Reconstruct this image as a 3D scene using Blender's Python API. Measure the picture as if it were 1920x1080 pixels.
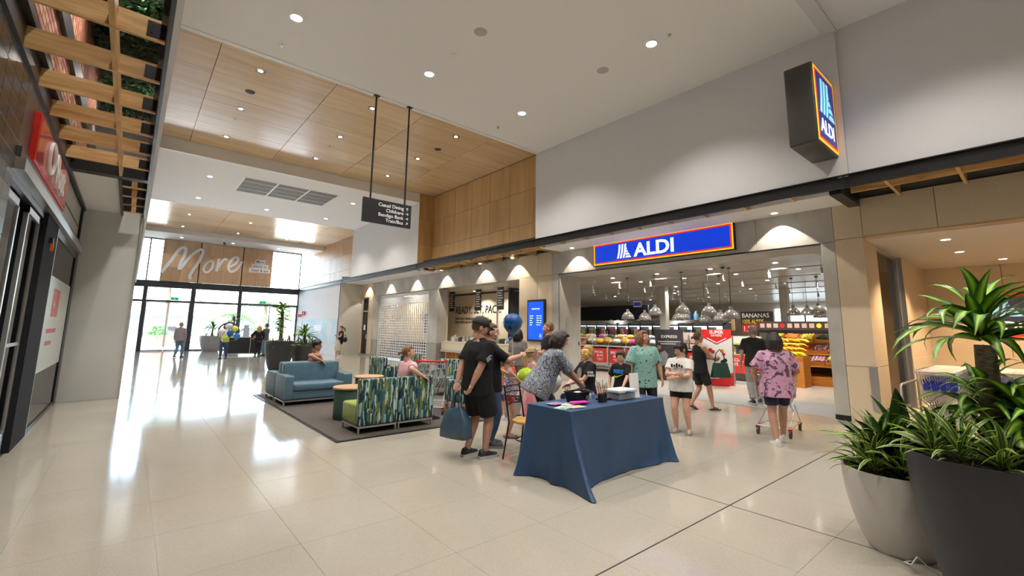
import bpy, bmesh, math, random
from math import sin, cos, pi, radians as RAD, sqrt
from mathutils import Vector as V, Matrix, Quaternion, noise
for o in list(bpy.data.objects): bpy.data.objects.remove(o)
SC = bpy.context.scene
COL = SC.collection
# ------------------------------------------------------------------ camera
cam = bpy.data.cameras.new('camera'); camo = bpy.data.objects.new('camera', cam); COL.objects.link(camo)
cam.sensor_width = 36; cam.lens = 841.29/1920*36; cam.shift_y = -(540-491.97)/1920; cam.clip_end = 400
_y, _p, _r = 0.69985, 0.14766, 0.01412
_F = V((sin(_y)*cos(_p), cos(_y)*cos(_p), sin(_p))); _R = V((cos(_y), -sin(_y), 0)); _U = _R.cross(_F)
_R2 = _R*cos(_r)+_U*sin(_r); _U2 = -_R*sin(_r)+_U*cos(_r)
M = Matrix((( _R2.x, _U2.x, -_F.x, 0), (_R2.y, _U2.y, -_F.y, 0), (_R2.z, _U2.z, -_F.z, 1.62), (0, 0, 0, 1)))
camo.matrix_world = M; SC.camera = camo
# ------------------------------------------------------------------ sky, sun, exposure
W = bpy.data.worlds.new('sky'); SC.world = W; W.use_nodes = True
_n = W.node_tree.nodes; _l = W.node_tree.links; _n.clear()
_o = _n.new('ShaderNodeOutputWorld'); _b = _n.new('ShaderNodeBackground'); _sk = _n.new('ShaderNodeTexSky')
_sk.sky_type = 'NISHITA'; _sk.sun_disc = False; _sk.sun_elevation = RAD(52); _sk.sun_rotation = RAD(200); _sk.air_density = 1.0; _sk.dust_density = 3.0
_b.inputs['Strength'].default_value = 2.8
_l.new(_sk.outputs[0], _b.inputs[0]); _l.new(_b.outputs[0], _o.inputs[0])
sun = bpy.data.lights.new('sun', 'SUN'); sun.energy = 26; sun.angle = RAD(.6); sun.color = (1, .95, .88)
suno = bpy.data.objects.new('sun', sun); COL.objects.link(suno); suno.rotation_euler = V((-.25, .35, .9)).to_track_quat('Z', 'Y').to_euler(); suno.location = (4, 60, 30)
vs = SC.view_settings; vs.view_transform = 'Standard'; vs.look = 'None'; vs.gamma = 1; vs.use_curve_mapping = False
vs.exposure = 0.2
SC.cycles.use_denoising = True; SC.cycles.max_bounces = 6; SC.cycles.diffuse_bounces = 3; SC.cycles.glossy_bounces = 3; SC.cycles.use_adaptive_sampling = True; SC.cycles.adaptive_threshold = .04; SC.cycles.time_limit = 1000
SC.cycles.transparent_max_bounces = 10; SC.cycles.sample_clamp_indirect = 6; SC.cycles.caustics_reflective = False; SC.cycles.caustics_refractive = False
rnd = random.Random(7)
# ------------------------------------------------------------------ helpers
def link(o, parent=None):
    COL.objects.link(o)
    if parent is not None: o.parent = parent
    return o
def tag(o, label=None, cat=None, group=None, kind=None):
    if label: o['label'] = label
    if cat: o['category'] = cat
    if group: o['group'] = group
    if kind: o['kind'] = kind
    return o
def thing(name, label, cat, loc=(0, 0, 0), rz=0, group=None):
    o = bpy.data.objects.new(name, None); o.empty_display_size = .1; COL.objects.link(o)
    o.location = loc; o.rotation_euler = (0, 0, rz)
    return tag(o, label, cat, group)
def piece(name, mesh, parent, loc=(0, 0, 0), rot=None, scale=None):
    o = bpy.data.objects.new(name, mesh); link(o, parent); o.location = loc
    if rot is not None: o.rotation_euler = rot
    if scale is not None: o.scale = scale
    return o
def copy_tree(o, loc=None, rz=None, label=None, parent=None):
    c = o.copy(); COL.objects.link(c)
    if parent is not None: c.parent = parent
    if loc is not None: c.location = loc
    if rz is not None: c.rotation_euler = (0, 0, rz)
    if label: c['label'] = label
    for ch in list(o.children): copy_tree(ch, parent=c)
    return c
class MB:
    def __init__(s): s.v = []; s.f = []; s.m = []; s.uv = []
    def add(s, vs, fs, mi=0):
        b = len(s.v); s.v += [tuple(p) for p in vs]
        for f in fs: s.f.append([b+i for i in f]); s.m.append(mi)
        return s
    def box(s, x0, y0, z0, x1, y1, z1, mi=0):
        return s.add([(x0,y0,z0),(x1,y0,z0),(x1,y1,z0),(x0,y1,z0),(x0,y0,z1),(x1,y0,z1),(x1,y1,z1),(x0,y1,z1)],
                     [(0,3,2,1),(4,5,6,7),(0,1,5,4),(1,2,6,5),(2,3,7,6),(3,0,4,7)], mi)
    def bar(s, p0, p1, w, h, mi=0, up=(0, 0, 1)):
        p0 = V(p0); p1 = V(p1); d = (p1-p0).normalized(); up = V(up)
        if abs(d.dot(up)) > .99: up = V((0, 1, 0))
        a = d.cross(up).normalized()*w/2; b = a.cross(d).normalized()*h/2
        return s.add([p0-a-b, p0+a-b, p0+a+b, p0-a+b, p1-a-b, p1+a-b, p1+a+b, p1-a+b],
                     [(0,1,2,3),(7,6,5,4),(0,4,5,1),(1,5,6,2),(2,6,7,3),(3,7,4,0)], mi)
    def tube(s, pts, r, n=8, mi=0, closed=False, flat=1.0):
        pts = [V(p) for p in pts]; k = len(pts); rs = r if isinstance(r, (list, tuple)) else [r]*k
        vs = []; a = None
        for i, p in enumerate(pts):
            if closed: d = pts[(i+1) % k]-pts[i-1]
            else: d = pts[min(i+1, k-1)]-pts[max(i-1, 0)]
            d.normalize()
            if a is None: a = d.orthogonal().normalized()
            else:
                a = a-d*a.dot(d)
                a = a.normalized() if a.length > 1e-6 else d.orthogonal().normalized()
            b = d.cross(a)
            for j in range(n):
                t = 2*pi*j/n; vs.append(p+(a*cos(t)+b*sin(t)*flat)*rs[i])
        fs = []
        for i in range(k if closed else k-1):
            i2 = (i+1) % k
            for j in range(n): fs.append((i*n+j, i*n+(j+1) % n, i2*n+(j+1) % n, i2*n+j))
        if not closed: fs.append(tuple(range(n-1, -1, -1))); fs.append(tuple((k-1)*n+j for j in range(n)))
        return s.add(vs, fs, mi)
    def cyl(s, p0, p1, r0, r1=None, n=16, mi=0): return s.tube([p0, p1], [r0, r0 if r1 is None else r1], n, mi)
    def lathe(s, prof, c=(0, 0, 0), n=24, mi=0, cap=True):
        vs = [(c[0]+r*cos(2*pi*j/n), c[1]+r*sin(2*pi*j/n), c[2]+z) for r, z in prof for j in range(n)]; fs = []
        for i in range(len(prof)-1):
            for j in range(n): fs.append((i*n+j, i*n+(j+1) % n, (i+1)*n+(j+1) % n, (i+1)*n+j))
        if cap: fs.append(tuple(range(n-1, -1, -1))); fs.append(tuple((len(prof)-1)*n+j for j in range(n)))
        return s.add(vs, fs, mi)
    def sph(s, c, r, n=12, m=8, mi=0, rot=None):
        r = (r, r, r) if not isinstance(r, (tuple, list)) else r; c = V(c); vs = []
        def P(x, y, z):
            p = V((x*r[0], y*r[1], z*r[2])); return c+(rot @ p if rot is not None else p)
        vs.append(P(0, 0, -1))
        for i in range(1, m):
            a = -pi/2+pi*i/m
            for j in range(n): t = 2*pi*j/n; vs.append(P(cos(a)*cos(t), cos(a)*sin(t), sin(a)))
        vs.append(P(0, 0, 1)); fs = []
        for j in range(n): fs.append((0, 1+(j+1) % n, 1+j)); fs.append((len(vs)-1, 1+(m-2)*n+j, 1+(m-2)*n+(j+1) % n))
        for i in range(m-2):
            for j in range(n): fs.append((1+i*n+j, 1+i*n+(j+1) % n, 1+(i+1)*n+(j+1) % n, 1+(i+1)*n+j))
        return s.add(vs, fs, mi)
    def prism(s, poly, o, u, v, w, mi=0):
        o = V(o); u = V(u); v = V(v); w = V(w); k = len(poly)
        A = [o+u*a+v*b for a, b in poly]; B = [p+w for p in A]
        fs = [tuple(range(k)), tuple(range(2*k-1, k-1, -1))]+[(i, k+i, k+(i+1) % k, (i+1) % k) for i in range(k)]
        return s.add(A+B, fs, mi)
    def mesh(s, name, mats, smooth=None, bevel=0, seg=2):
        me = bpy.data.meshes.new(name); me.from_pydata(s.v, [], s.f)
        for m in (mats if isinstance(mats, (list, tuple)) else [mats]): me.materials.append(m)
        if any(s.m): me.polygons.foreach_set('material_index', s.m)
        bm = bmesh.new(); bm.from_mesh(me); bmesh.ops.recalc_face_normals(bm, faces=bm.faces)
        if bevel: bmesh.ops.bevel(bm, geom=bm.edges[:], offset=bevel, segments=seg, affect='EDGES', profile=.5, clamp_overlap=True)
        bm.to_mesh(me); bm.free()
        if smooth:
            me.polygons.foreach_set('use_smooth', [True]*len(me.polygons))
            me.set_sharp_from_angle(angle=RAD(smooth))
        me.update(); return me
    def build(s, name, mats, parent=None, smooth=None, bevel=0, seg=2):
        return link(bpy.data.objects.new(name, s.mesh(name, mats, smooth, bevel, seg)), parent)
def struct(name, mb, m, parent=None, **k):
    o = mb.build(name, m, parent, **k)
    if parent is None: o['kind'] = 'structure'
    return o
def frame(name, loc=(0, 0, 0)):
    o = bpy.data.objects.new(name, None); COL.objects.link(o); o.location = loc; o['kind'] = 'structure'; return o
# ------------------------------------------------------------------ materials
MATS = {}
def hexc(h):
    h = h.lstrip('#'); c = [int(h[i:i+2], 16)/255 for i in (0, 2, 4)]
    return tuple(x/12.92 if x <= .04045 else ((x+.055)/1.055)**2.4 for x in c)
def mat(name, col=(.8, .8, .8), rough=.5, metal=0, var=0, vscale=8, bump=0, bscale=40, emit=0, ecol=None, coat=0, stretch=(1, 1, 1), spec=None, sheen=0, trans=0, alpha=1):
    if name in MATS: return MATS[name]
    if isinstance(col, str): col = hexc(col)
    m = bpy.data.materials.new(name); m.use_nodes = True; nt = m.node_tree; b = nt.nodes['Principled BSDF']
    b.inputs['Base Color'].default_value = (*col, 1); b.inputs['Roughness'].default_value = rough; b.inputs['Metallic'].default_value = metal
    if spec is not None: b.inputs['Specular IOR Level'].default_value = spec
    if coat: b.inputs['Coat Weight'].default_value = coat; b.inputs['Coat Roughness'].default_value = .08
    if sheen: b.inputs['Sheen Weight'].default_value = sheen
    if trans: b.inputs['Transmission Weight'].default_value = trans
    if alpha < 1: b.inputs['Alpha'].default_value = alpha
    if emit: b.inputs['Emission Strength'].default_value = emit; b.inputs['Emission Color'].default_value = (*(hexc(ecol) if isinstance(ecol, str) else (ecol or col)), 1)
    if var or bump:
        tc = nt.nodes.new('ShaderNodeTexCoord'); mp = nt.nodes.new('ShaderNodeMapping'); mp.inputs['Scale'].default_value = stretch
        nt.links.new(tc.outputs['Object'], mp.inputs[0])
    if var:
        n = nt.nodes.new('ShaderNodeTexNoise'); n.inputs['Scale'].default_value = vscale; n.inputs['Detail'].default_value = 5
        nt.links.new(mp.outputs[0], n.inputs['Vector'])
        r = nt.nodes.new('ShaderNodeValToRGB'); r.color_ramp.elements[0].position = .3; r.color_ramp.elements[1].position = .7
        r.color_ramp.elements[0].color = (*[c*(1-var) for c in col], 1); r.color_ramp.elements[1].color = (*[min(1, c*(1+var)) for c in col], 1)
        nt.links.new(n.outputs[0], r.inputs[0]); nt.links.new(r.outputs[0], b.inputs['Base Color'])
    if bump:
        n2 = nt.nodes.new('ShaderNodeTexNoise'); n2.inputs['Scale'].default_value = bscale; n2.inputs['Detail'].default_value = 4
        nt.links.new(mp.outputs[0], n2.inputs['Vector']); bp = nt.nodes.new('ShaderNodeBump'); bp.inputs['Strength'].default_value = bump; bp.inputs['Distance'].default_value = .01
        nt.links.new(n2.outputs[0], bp.inputs['Height']); nt.links.new(bp.outputs[0], b.inputs['Normal'])
    MATS[name] = m; return m
def nodes(m):
    nt = m.node_tree; return nt, nt.nodes['Principled BSDF'], nt.nodes.new, nt.links.new
def ramp(nt, stops, interp='LINEAR'):
    r = nt.nodes.new('ShaderNodeValToRGB'); cr = r.color_ramp; cr.interpolation = interp
    while len(cr.elements) < len(stops): cr.elements.new(.5)
    for e, (p, c) in zip(cr.elements, stops): e.position = p; e.color = (*(hexc(c) if isinstance(c, str) else c), 1)
    return r
def wood(name, c1, c2, axis=0, scale=1.0, rough=.45):
    if name in MATS: return MATS[name]
    m = mat(name, c1, rough); nt, b, N, L = nodes(m)
    tc = N('ShaderNodeTexCoord'); mp = N('ShaderNodeMapping'); s = [9*scale]*3; s[axis] = .8*scale; mp.inputs['Scale'].default_value = s
    oi = N('ShaderNodeObjectInfo'); ad = N('ShaderNodeVectorMath'); ad.operation = 'MULTIPLY_ADD'
    L(oi.outputs['Random'], ad.inputs[0]); ad.inputs[1].default_value = (37, 53, 71); L(tc.outputs['Object'], ad.inputs[2]); L(ad.outputs[0], mp.inputs[0])
    n = N('ShaderNodeTexNoise'); n.inputs['Scale'].default_value = 1; n.inputs['Detail'].default_value = 7; n.inputs['Distortion'].default_value = .6; L(mp.outputs[0], n.inputs['Vector'])
    r = ramp(nt, [(.3, c1), (.72, c2)]); L(n.outputs[0], r.inputs[0])
    hs = N('ShaderNodeHueSaturation'); mr = N('ShaderNodeMapRange'); mr.inputs['To Min'].default_value = .9; mr.inputs['To Max'].default_value = 1.08
    L(oi.outputs['Random'], mr.inputs[0]); L(mr.outputs[0], hs.inputs['Value']); L(r.outputs[0], hs.inputs['Color']); L(hs.outputs[0], b.inputs['Base Color'])
    return m
def glassmat(name, tint=(1, 1, 1), refl=.08, rough=.0):
    if name in MATS: return MATS[name]
    m = bpy.data.materials.new(name); m.use_nodes = True; nt = m.node_tree; nt.nodes.clear(); N = nt.nodes.new; L = nt.links.new
    o = N('ShaderNodeOutputMaterial'); mx = N('ShaderNodeMixShader'); t = N('ShaderNodeBsdfTransparent'); g = N('ShaderNodeBsdfGlossy')
    lw = N('ShaderNodeFresnel'); lw.inputs['IOR'].default_value = 1.45
    t.inputs[0].default_value = (*tint, 1); g.inputs['Roughness'].default_value = rough
    L(lw.outputs[0], mx.inputs[0]); L(t.outputs[0], mx.inputs[1]); L(g.outputs[0], mx.inputs[2]); L(mx.outputs[0], o.inputs[0])
    MATS[name] = m; return m
WHITE = mat('plaster_white', (.74, .73, .74), .65, var=.015, vscale=2)
CEIL = mat('ceiling_paint', (.89, .88, .87), .7)
BLACK = mat('black_steel', (.012, .012, .014), .35)
DARK = mat('charcoal_paint', (.035, .036, .04), .45)
SILVER = mat('brushed_aluminium', (.62, .63, .64), .32, .9)
CHROME = mat('chrome', (.75, .75, .76), .15, 1)
PLY = wood('plywood_panel', '#c09a64', '#d6b480', 1, .5)
PLYV = wood('plywood_wall', '#c29b64', '#d8b27c', 2, .5)
PINE = wood('pine_slat', '#c08f4e', '#f0cd92', 0, 2.2)
PINEY = wood('pine_bar', '#c08f4e', '#f0cd92', 1, 2.2)
CONC = mat('concrete_panel', (.46, .44, .40), .6, var=.14, vscale=3, stretch=(1, 1, .5))
BEIGE = mat('beige_board', (.68, .555, .39), .6, var=.05, vscale=40)
GREYW = mat('grey_white_board', (.60, .60, .57), .5)
CLEAR = glassmat('clear_glass', (.97, .985, .98))
RED = mat('sign_red', (.75, .02, .02), .4)
PURE = mat('pure_white', (.9, .9, .9), .4)
_TMP = bpy.data.scenes.new('scratch')
def remesh(mb, vox, smooth=3, name='m', dec=None):
    me = bpy.data.meshes.new(name); me.from_pydata(mb.v, [], mb.f); bm = bmesh.new(); bm.from_mesh(me); bmesh.ops.recalc_face_normals(bm, faces=bm.faces); bm.to_mesh(me); bm.free()
    ob = bpy.data.objects.new(name, me); _TMP.collection.objects.link(ob)
    r = ob.modifiers.new('r', 'REMESH'); r.mode = 'VOXEL'; r.voxel_size = vox
    if smooth: s = ob.modifiers.new('s', 'SMOOTH'); s.iterations = smooth; s.factor = .5
    if dec: d = ob.modifiers.new('d', 'DECIMATE'); d.ratio = dec
    vl = _TMP.view_layers[0]; vl.update()
    out = bpy.data.meshes.new_from_object(ob.evaluated_get(vl.depsgraph))
    bpy.data.objects.remove(ob); bpy.data.meshes.remove(me); return out
def text(s, size, m, parent, loc, right=(0, -1, 0), up=(0, 0, 1), align='LEFT', bold=0, ext=.002, name='lettering', wid=1.0, shear=0, space=1.0, line=1.0):
    c = bpy.data.curves.new('t', 'FONT'); c.body = s; c.size = size; c.align_x = align; c.offset = bold*size; c.extrude = ext; c.shear = shear; c.space_character = space; c.space_line = line
    c.resolution_u = 3
    o = bpy.data.objects.new('t', c); me = bpy.data.meshes.new_from_object(o); bpy.data.objects.remove(o); bpy.data.curves.remove(c)
    r = V(right).normalized(); u = V(up).normalized(); n = r.cross(u); L = V(loc)
    for v in me.vertices: p = v.co.copy(); v.co = L+r*p.x*wid+u*p.y+n*p.z
    me.materials.clear(); me.materials.append(m); me.name = name
    return link(bpy.data.objects.new(name, me), parent)
def lamp_spot(parent, loc, power, angle=120, blend=.6, col=(1, .945, .875), rad=.06, aim=(0, 0, -1)):
    l = bpy.data.lights.new('lamp', 'SPOT'); l.energy = power; l.spot_size = RAD(angle); l.spot_blend = blend; l.color = col; l.shadow_soft_size = rad
    o = bpy.data.objects.new('lamp', l); link(o, parent); o.location = loc; o.rotation_euler = V(aim).to_track_quat('-Z', 'Y').to_euler(); return o

def pat(name, stops, scale=20, stretch=(1, 1, 1), kind='noise', rough=.8, dist=0.0, detail=3):
    if name in MATS: return MATS[name]
    m = mat(name, (.5, .5, .5), rough, sheen=.2); nt, b, N, L = nodes(m)
    tc = N('ShaderNodeTexCoord'); mp = N('ShaderNodeMapping'); mp.inputs['Scale'].default_value = stretch; L(tc.outputs['Object'], mp.inputs[0])
    if kind == 'noise': n = N('ShaderNodeTexNoise'); n.inputs['Detail'].default_value = detail; n.inputs['Distortion'].default_value = dist
    else: n = N('ShaderNodeTexVoronoi')
    n.inputs['Scale'].default_value = scale; L(mp.outputs[0], n.inputs['Vector'])
    r = ramp(nt, stops, 'CONSTANT')
    if kind == 'vcol':
        sp = N('ShaderNodeSeparateColor'); L(n.outputs['Color'], sp.inputs[0]); L(sp.outputs[0], r.inputs[0])
    else: L(n.outputs[0], r.inputs[0])
    L(r.outputs[0], b.inputs['Base Color']); return m
def cloth(name, c, rough=.85): return mat(name, c, rough, sheen=.15 if max(c) > .03 else 0, var=.12, vscale=9, spec=.25)
ORD = ('first', 'second', 'third', 'fourth', 'fifth', 'sixth', 'seventh', 'eighth', 'ninth', 'tenth', 'eleventh', 'twelfth', 'thirteenth', 'fourteenth', 'fifteenth', 'sixteenth', 'seventeenth', 'eighteenth', 'nineteenth', 'twentieth', 'twenty-first', 'twenty-second', 'twenty-third', 'twenty-fourth')
# ================================================================== THE SETTING
ZC = 7.08; XW = 9.2; XF = 10.5
def boxobj(name, b, m, parent=None, **k): return struct(name, MB().box(*b), m, parent, **k)
# ---- floor: pale terrazzo tiles over a grout bed, dark movement joints
TERR = mat('terrazzo', (.60, .545, .465), .13); _nt, _bs, _N, _L = nodes(TERR)
_tc = _N('ShaderNodeNewGeometry'); _vo = _N('ShaderNodeTexVoronoi'); _vo.inputs['Scale'].default_value = 170; _L(_tc.outputs['Position'], _vo.inputs['Vector'])
_r = ramp(_nt, [(0, '#a69f91'), (.35, '#b3ac9f'), (.6, '#aca598'), (.86, '#b9b3a7'), (1, '#9b9487')]); _L(_vo.outputs['Color'], _r.inputs[0])
_n2 = _N('ShaderNodeTexNoise'); _n2.inputs['Scale'].default_value = .8; _n2.inputs['Detail'].default_value = 6; _L(_tc.outputs['Position'], _n2.inputs['Vector'])
_mx = _N('ShaderNodeMix'); _mx.data_type = 'RGBA'; _mx.blend_type = 'MULTIPLY'; _mx.inputs[0].default_value = .35
_r2 = ramp(_nt, [(.3, (.82, .81, .8)), (.7, (1, 1, 1))]); _L(_n2.outputs[0], _r2.inputs[0]); _L(_r.outputs[0], _mx.inputs[6]); _L(_r2.outputs[0], _mx.inputs[7]); _L(_mx.outputs[2], _bs.inputs['Base Color'])
_mr = _N('ShaderNodeMapRange'); _mr.inputs['To Min'].default_value = .05; _mr.inputs['To Max'].default_value = .14; _L(_n2.outputs[0], _mr.inputs[0]); _L(_mr.outputs[0], _bs.inputs['Roughness'])
GROUT = mat('grout', (.47, .435, .385), .4)
floor = boxobj('floor', (-1.6, -9.5, -.12, 17, 35.2, -.004), GROUT)
T = .84; tiles = []
for i in range(-8, 9):
    for j in range(-14, 40):
        x0 = 4.52+i*T; y0 = 2.12+j*T
        if x0 < -2 or x0 > 10.5 or y0+T > 35.6: continue
        tiles.append((x0, y0, min(T, 10.64-x0)))
def tmesh(w):
    b = MB(); g = .0007; e = .0004
    b.add([(g, g, -.004), (w-g, g, -.004), (w-g, T-g, -.004), (g, T-g, -.004), (g+e, g+e, 0), (w-g-e, g+e, 0), (w-g-e, T-g-e, 0), (g+e, T-g-e, 0)],
          [(0,1,5,4),(1,2,6,5),(2,3,7,6),(3,0,4,7),(4,5,6,7)]); return b
_full = tmesh(T).mesh('tile', TERR)
vis = lambda t: (t[0]+.4)*.644+(t[1]+.4)*.765
near = sorted([t for t in tiles if vis(t) > 1.2 and t[2] == T and t[0] > -1.2], key=vis)[:296]; ns = set(near)
for t in near: piece('tile', _full, floor, (t[0], t[1], 0))
_rest = MB()
for t in tiles:
    if t in ns: continue
    b = tmesh(t[2]); _rest.add([(x+t[0], y+t[1], z) for x, y, z in b.v], b.f)
tag(_rest.build('tile_field', TERR, floor), kind='stuff')
_j = mat('joint_black', (.02, .02, .02), .5)
MB().box(4.514, -9, -.003, 4.526, 3.36, .0006).build('movement_joint', _j, floor); MB().box(.3, 2.114, -.003, 10.6, 2.126, .0006).build('movement_joint', _j, floor)
# ---- ceilings
ceil = boxobj('ceiling', (.02, -9.5, ZC, XW+.1, 1.92, ZC+.5), CEIL)
MB().box(.02, 2.13, ZC, XW+.1, 9.83, ZC+.5).build('ceiling_field', CEIL, ceil)
MB().box(.02, 1.92, ZC-.05, XW+.05, 2.13, ZC+.5).build('ceiling_beam', WHITE, ceil)
MB().box(.066, 9.71, ZC-.012, XW, 9.835, ZC+.1).build('edge_trim', PURE, ceil)
MB().box(.02, 17.3, ZC, XW+.1, 24.92, ZC+.5).build('bulkhead_ceiling', CEIL, ceil)
MB().box(.066, 17.285, ZC-.012, XW, 17.40, ZC+.02).build('edge_trim', PURE, ceil)
MB().box(.02, 32.3, 6.87, 9.95, 35.2, 7.4).build('entrance_soffit', CEIL, ceil)
MB().box(.0, 9.83, 7.53, 10.2, 17.3, 7.6).build('recess_backing', BLACK, ceil); MB().box(.0, 24.9, 7.19, 10.2, 32.4, 7.25).build('recess_backing', BLACK, ceil)
def panel_grid(xs, ys, z, name='plywood_panel', gap=.007):
    for i in range(len(xs)-1):
        for j in range(len(ys)-1):
            w = xs[i+1]-xs[i]-.013; d = ys[j+1]-ys[j]-gap
            MB().box(0, 0, 0, w, d, .018).build(name, PLYX, ceil).location = (xs[i]+gap/2, ys[j]+gap/2, z)
PLYX = wood('plywood_ceiling', '#cfb088', '#e2c8a2', 0, .55, rough=.22)
_ys = [9.84]+[10.73+1.215*k for k in range(6)]+[17.29]
panel_grid([.07, .87, 3.27, 5.68, 8.07, 9.92], [9.84, 10.7, 11.93, 13.13, 14.34, 15.55, 16.76, 17.29], 7.48)
panel_grid([.07, .87, 3.27, 5.68, 8.07, 9.92], [24.93, 26.3, 27.5, 28.7, 29.9, 31.1, 32.29], 7.15)
# ---- right upper wall
wr = boxobj('wall_right', (XW, 2.03, 4.3, XW+.35, 9.83, 7.6), WHITE)
MB().box(XW+.05, -9.5, 4.3, XW+.35, 2.03, 7.6).build('upper_wall', WHITE, wr)
MB().box(XW-.03, 1.95, 4.3, XW+.1, 2.1, 7.05).build('pilaster', WHITE, wr)
MB().box(XW, 17.3, 4.05, XW+.9, 24.95, 7.6).build('upper_wall', WHITE, wr)
MB().box(XW, 26.4, 0, XW+.14, 35.1, 4.3).build('lower_wall', WHITE, wr)
MB().box(XW, 26.38, 0, 10.6, 26.5, 4.3).build('return_wall', mat('pale_return', (.62, .59, .52), .6), wr)
MB().box(9.95, 9.7, 4.2, 10.1, 35.1, 7.6).build('panel_backing', BLACK, wr)
MB().box(XW+.36, 9.7, 4.3, 10.0, 9.82, 7.6).build('recess_return', PLYV, wr)
def wpanel(y0, y1, z0, z1, x=9.93, m=PLYV):
    g = .013; MB().box(0, 0, 0, .018, y1-y0-g, z1-z0-g).build('plywood_panel', m, wr).location = (x, y0+g/2, z0+g/2)
for y0, y1 in zip([9.78, 10.73, 11.93, 13.13, 14.33, 15.53, 16.7], [10.73, 11.93, 13.13, 14.33, 15.53, 16.7, 17.3]):
    for z0, z1 in ((4.2, 5.15), (5.15, 6.33), (6.33, 7.48)): wpanel(y0, y1, z0, z1)
for z0, z1 in ((4.2, 5.15), (5.15, 6.33), (6.33, 7.48)):      # far return of the recess
    MB().box(0, 0, 0, .72, .018, z1-z0-.007).build('plywood_panel', PLYV, wr).location = (9.21, 17.28, z0)
PLYF = wood('plywood_far', '#b98d5c', '#cfa678', 2, .5)
for k in range(9):
    y0 = 24.96+k*1.15
    for z0, z1 in ((4.2, 5.1), (5.1, 6.1), (6.1, 7.15)): wpanel(y0, min(y0+1.15, 35), z0, z1, m=PLYF)
# ---- black channel beam + canopy soffits
def channel(name, x, y0, y1, z0, z1, face):
    b = MB(); b.box(x, y0, z0, x+.02, y1, z1); s = -1 if face < 0 else 1
    b.box(x-.0, y0, z1-.018, x+.13, y1, z1) if face > 0 else b.box(x-.06, y0, z1-.018, x+.02, y1, z1)
    b.box(x, y0, z0, x+.13, y1, z0+.018) if face > 0 else b.box(x-.06, y0, z0, x+.02, y1, z0+.018); return b
bm_ = frame('trim_1')
_t1 = MB().box(XW-.02, -9.5, 4.12, XW, 35, 4.32).box(XW-.075, -9.5, 4.315, XW, 35, 4.335).box(XW-.075, -9.5, 4.105, XW, 35, 4.125); _t1.build('channel_beam', BLACK, bm_)
for y in (2.02, 9.9, 17.3, 26.2): MB().box(XW-.035, y-.02, 4.13, XW-.019, y+.02, 4.31).build('splice_plate', BLACK, bm_)
MB().box(XW+.3, -9.5, 4.45, XF+.1, 26.4, 4.5).build('canopy_deck', BLACK, bm_)
MB().box(XW+.34, 2.3, 4.13, XF, 10.0, 4.2).build('canopy_soffit', CEIL, bm_); MB().box(XW+.34, 17.3, 4.13, XF, 26.38, 4.2).build('canopy_soffit', CEIL, bm_)
MB().box(XW+.1, 2.1, 4.06, XF, 2.28, 4.3).build('cross_beam', BLACK, bm_)
_stub = MB().box(0, -.022, 0, .34, .022, .1).mesh('timber_stub', PINE)
for k in range(9): piece('timber_stub', _stub, bm_, (XW, 2.9+k*.86, 4.12))
for k in range(10): piece('timber_stub', _stub, bm_, (XW, 17.6+k*.86, 4.12))
_slat = MB().box(0, -.022, 0, XF-XW, .022, .17).mesh('timber_slat', PINE)
for k in range(8): piece('timber_slat', _slat, bm_, (XW, 10.25+k*.93, 4.14))
MB().box(XW+.56, 9.95, 4.14, XW+.605, 17.25, 4.3).build('timber_runner', PINEY, bm_)
for k in range(10): piece('timber_slat', _slat, bm_, (XW, 1.5-k*.86, 4.14))
MB().box(XW+.5, -9, 4.14, XW+.545, 2.05, 4.3).build('timber_runner', PINEY, bm_)
MB().box(XW+.02, -9, 4.14, XW+.06, 2.05, 4.3).build('timber_runner', PINEY, bm_)
# ---- shop facade
fac = boxobj('wall_facade', (XF+.1, 10.1, 3.5, XF+.9, 26.4, 4.5), mat('facade_core', (.2, .2, .19), .7))
MB().box(XF+.1, -9, 3.5, XF+.9, 10.1, 4.5).build('facade_core', MATS['facade_core'], fac)
def fpan(y0, y1, z0, z1, m=CONC, x=XF, d=.1): return _fp(y0, y1, z0, z1, m, x, d, .008)
def _fp(y0, y1, z0, z1, m, x, d, g):
    o = MB().box(0, 0, 0, d, y1-y0-g, z1-z0-g).build('facade_panel', m, fac); o.location = (x, y0+g/2, z0+g/2); return o
for a, b in zip([2.56, 4.01, 6.4, 8.98], [4.01, 6.4, 8.98, 10.41]): fpan(a, b, 3.42, 4.2)
fpan(10.1, 10.41, .95, 3.42); fpan(10.1, 10.41, 0, .95, mat('stone_dado', (.30, .27, .24), .45, var=.1, vscale=6))
for a, b in ((10.41, 11.1), (11.1, 12.05)):
    fpan(a, b, 3.42, 4.2, BEIGE); fpan(a, b, .95, 3.42, BEIGE); fpan(a, b, 0, .95, MATS['stone_dado'])
_fy = [12.05, 13.22, 14.4, 15.58, 16.75, 17.93, 19.1, 20.3, 21.5, 22.7, 23.9, 24.75]
for a, b in zip(_fy[:-1], _fy[1:]): fpan(a, b, 3.38, 4.2)
fpan(17.62, 18.42, .95, 3.38, d=.5); fpan(17.62, 18.42, 0, .95, MATS['stone_dado'], d=.5)
fpan(23.97, 24.75, .95, 3.38, d=.5); fpan(23.97, 24.75, 0, .95, MATS['stone_dado'], d=.5)
fpan(24.75, 25.3, .12, 4.2, BEIGE); fpan(26.15, 26.4, .12, 4.2, BEIGE); fpan(25.3, 26.15, 3.35, 4.2, BEIGE)
fpan(24.75, 25.3, 0, .12, SILVER); fpan(26.15, 26.4, 0, .12, SILVER)
fpan(2.1, 2.56, 3.45, 4.2, BEIGE)
for a, b in ((1.05, 2.1), (-.1, 1.05), (-1.3, -.1), (-3, -1.3)): fpan(a, b, 3.47, 4.2, BEIGE, d=.14)
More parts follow.
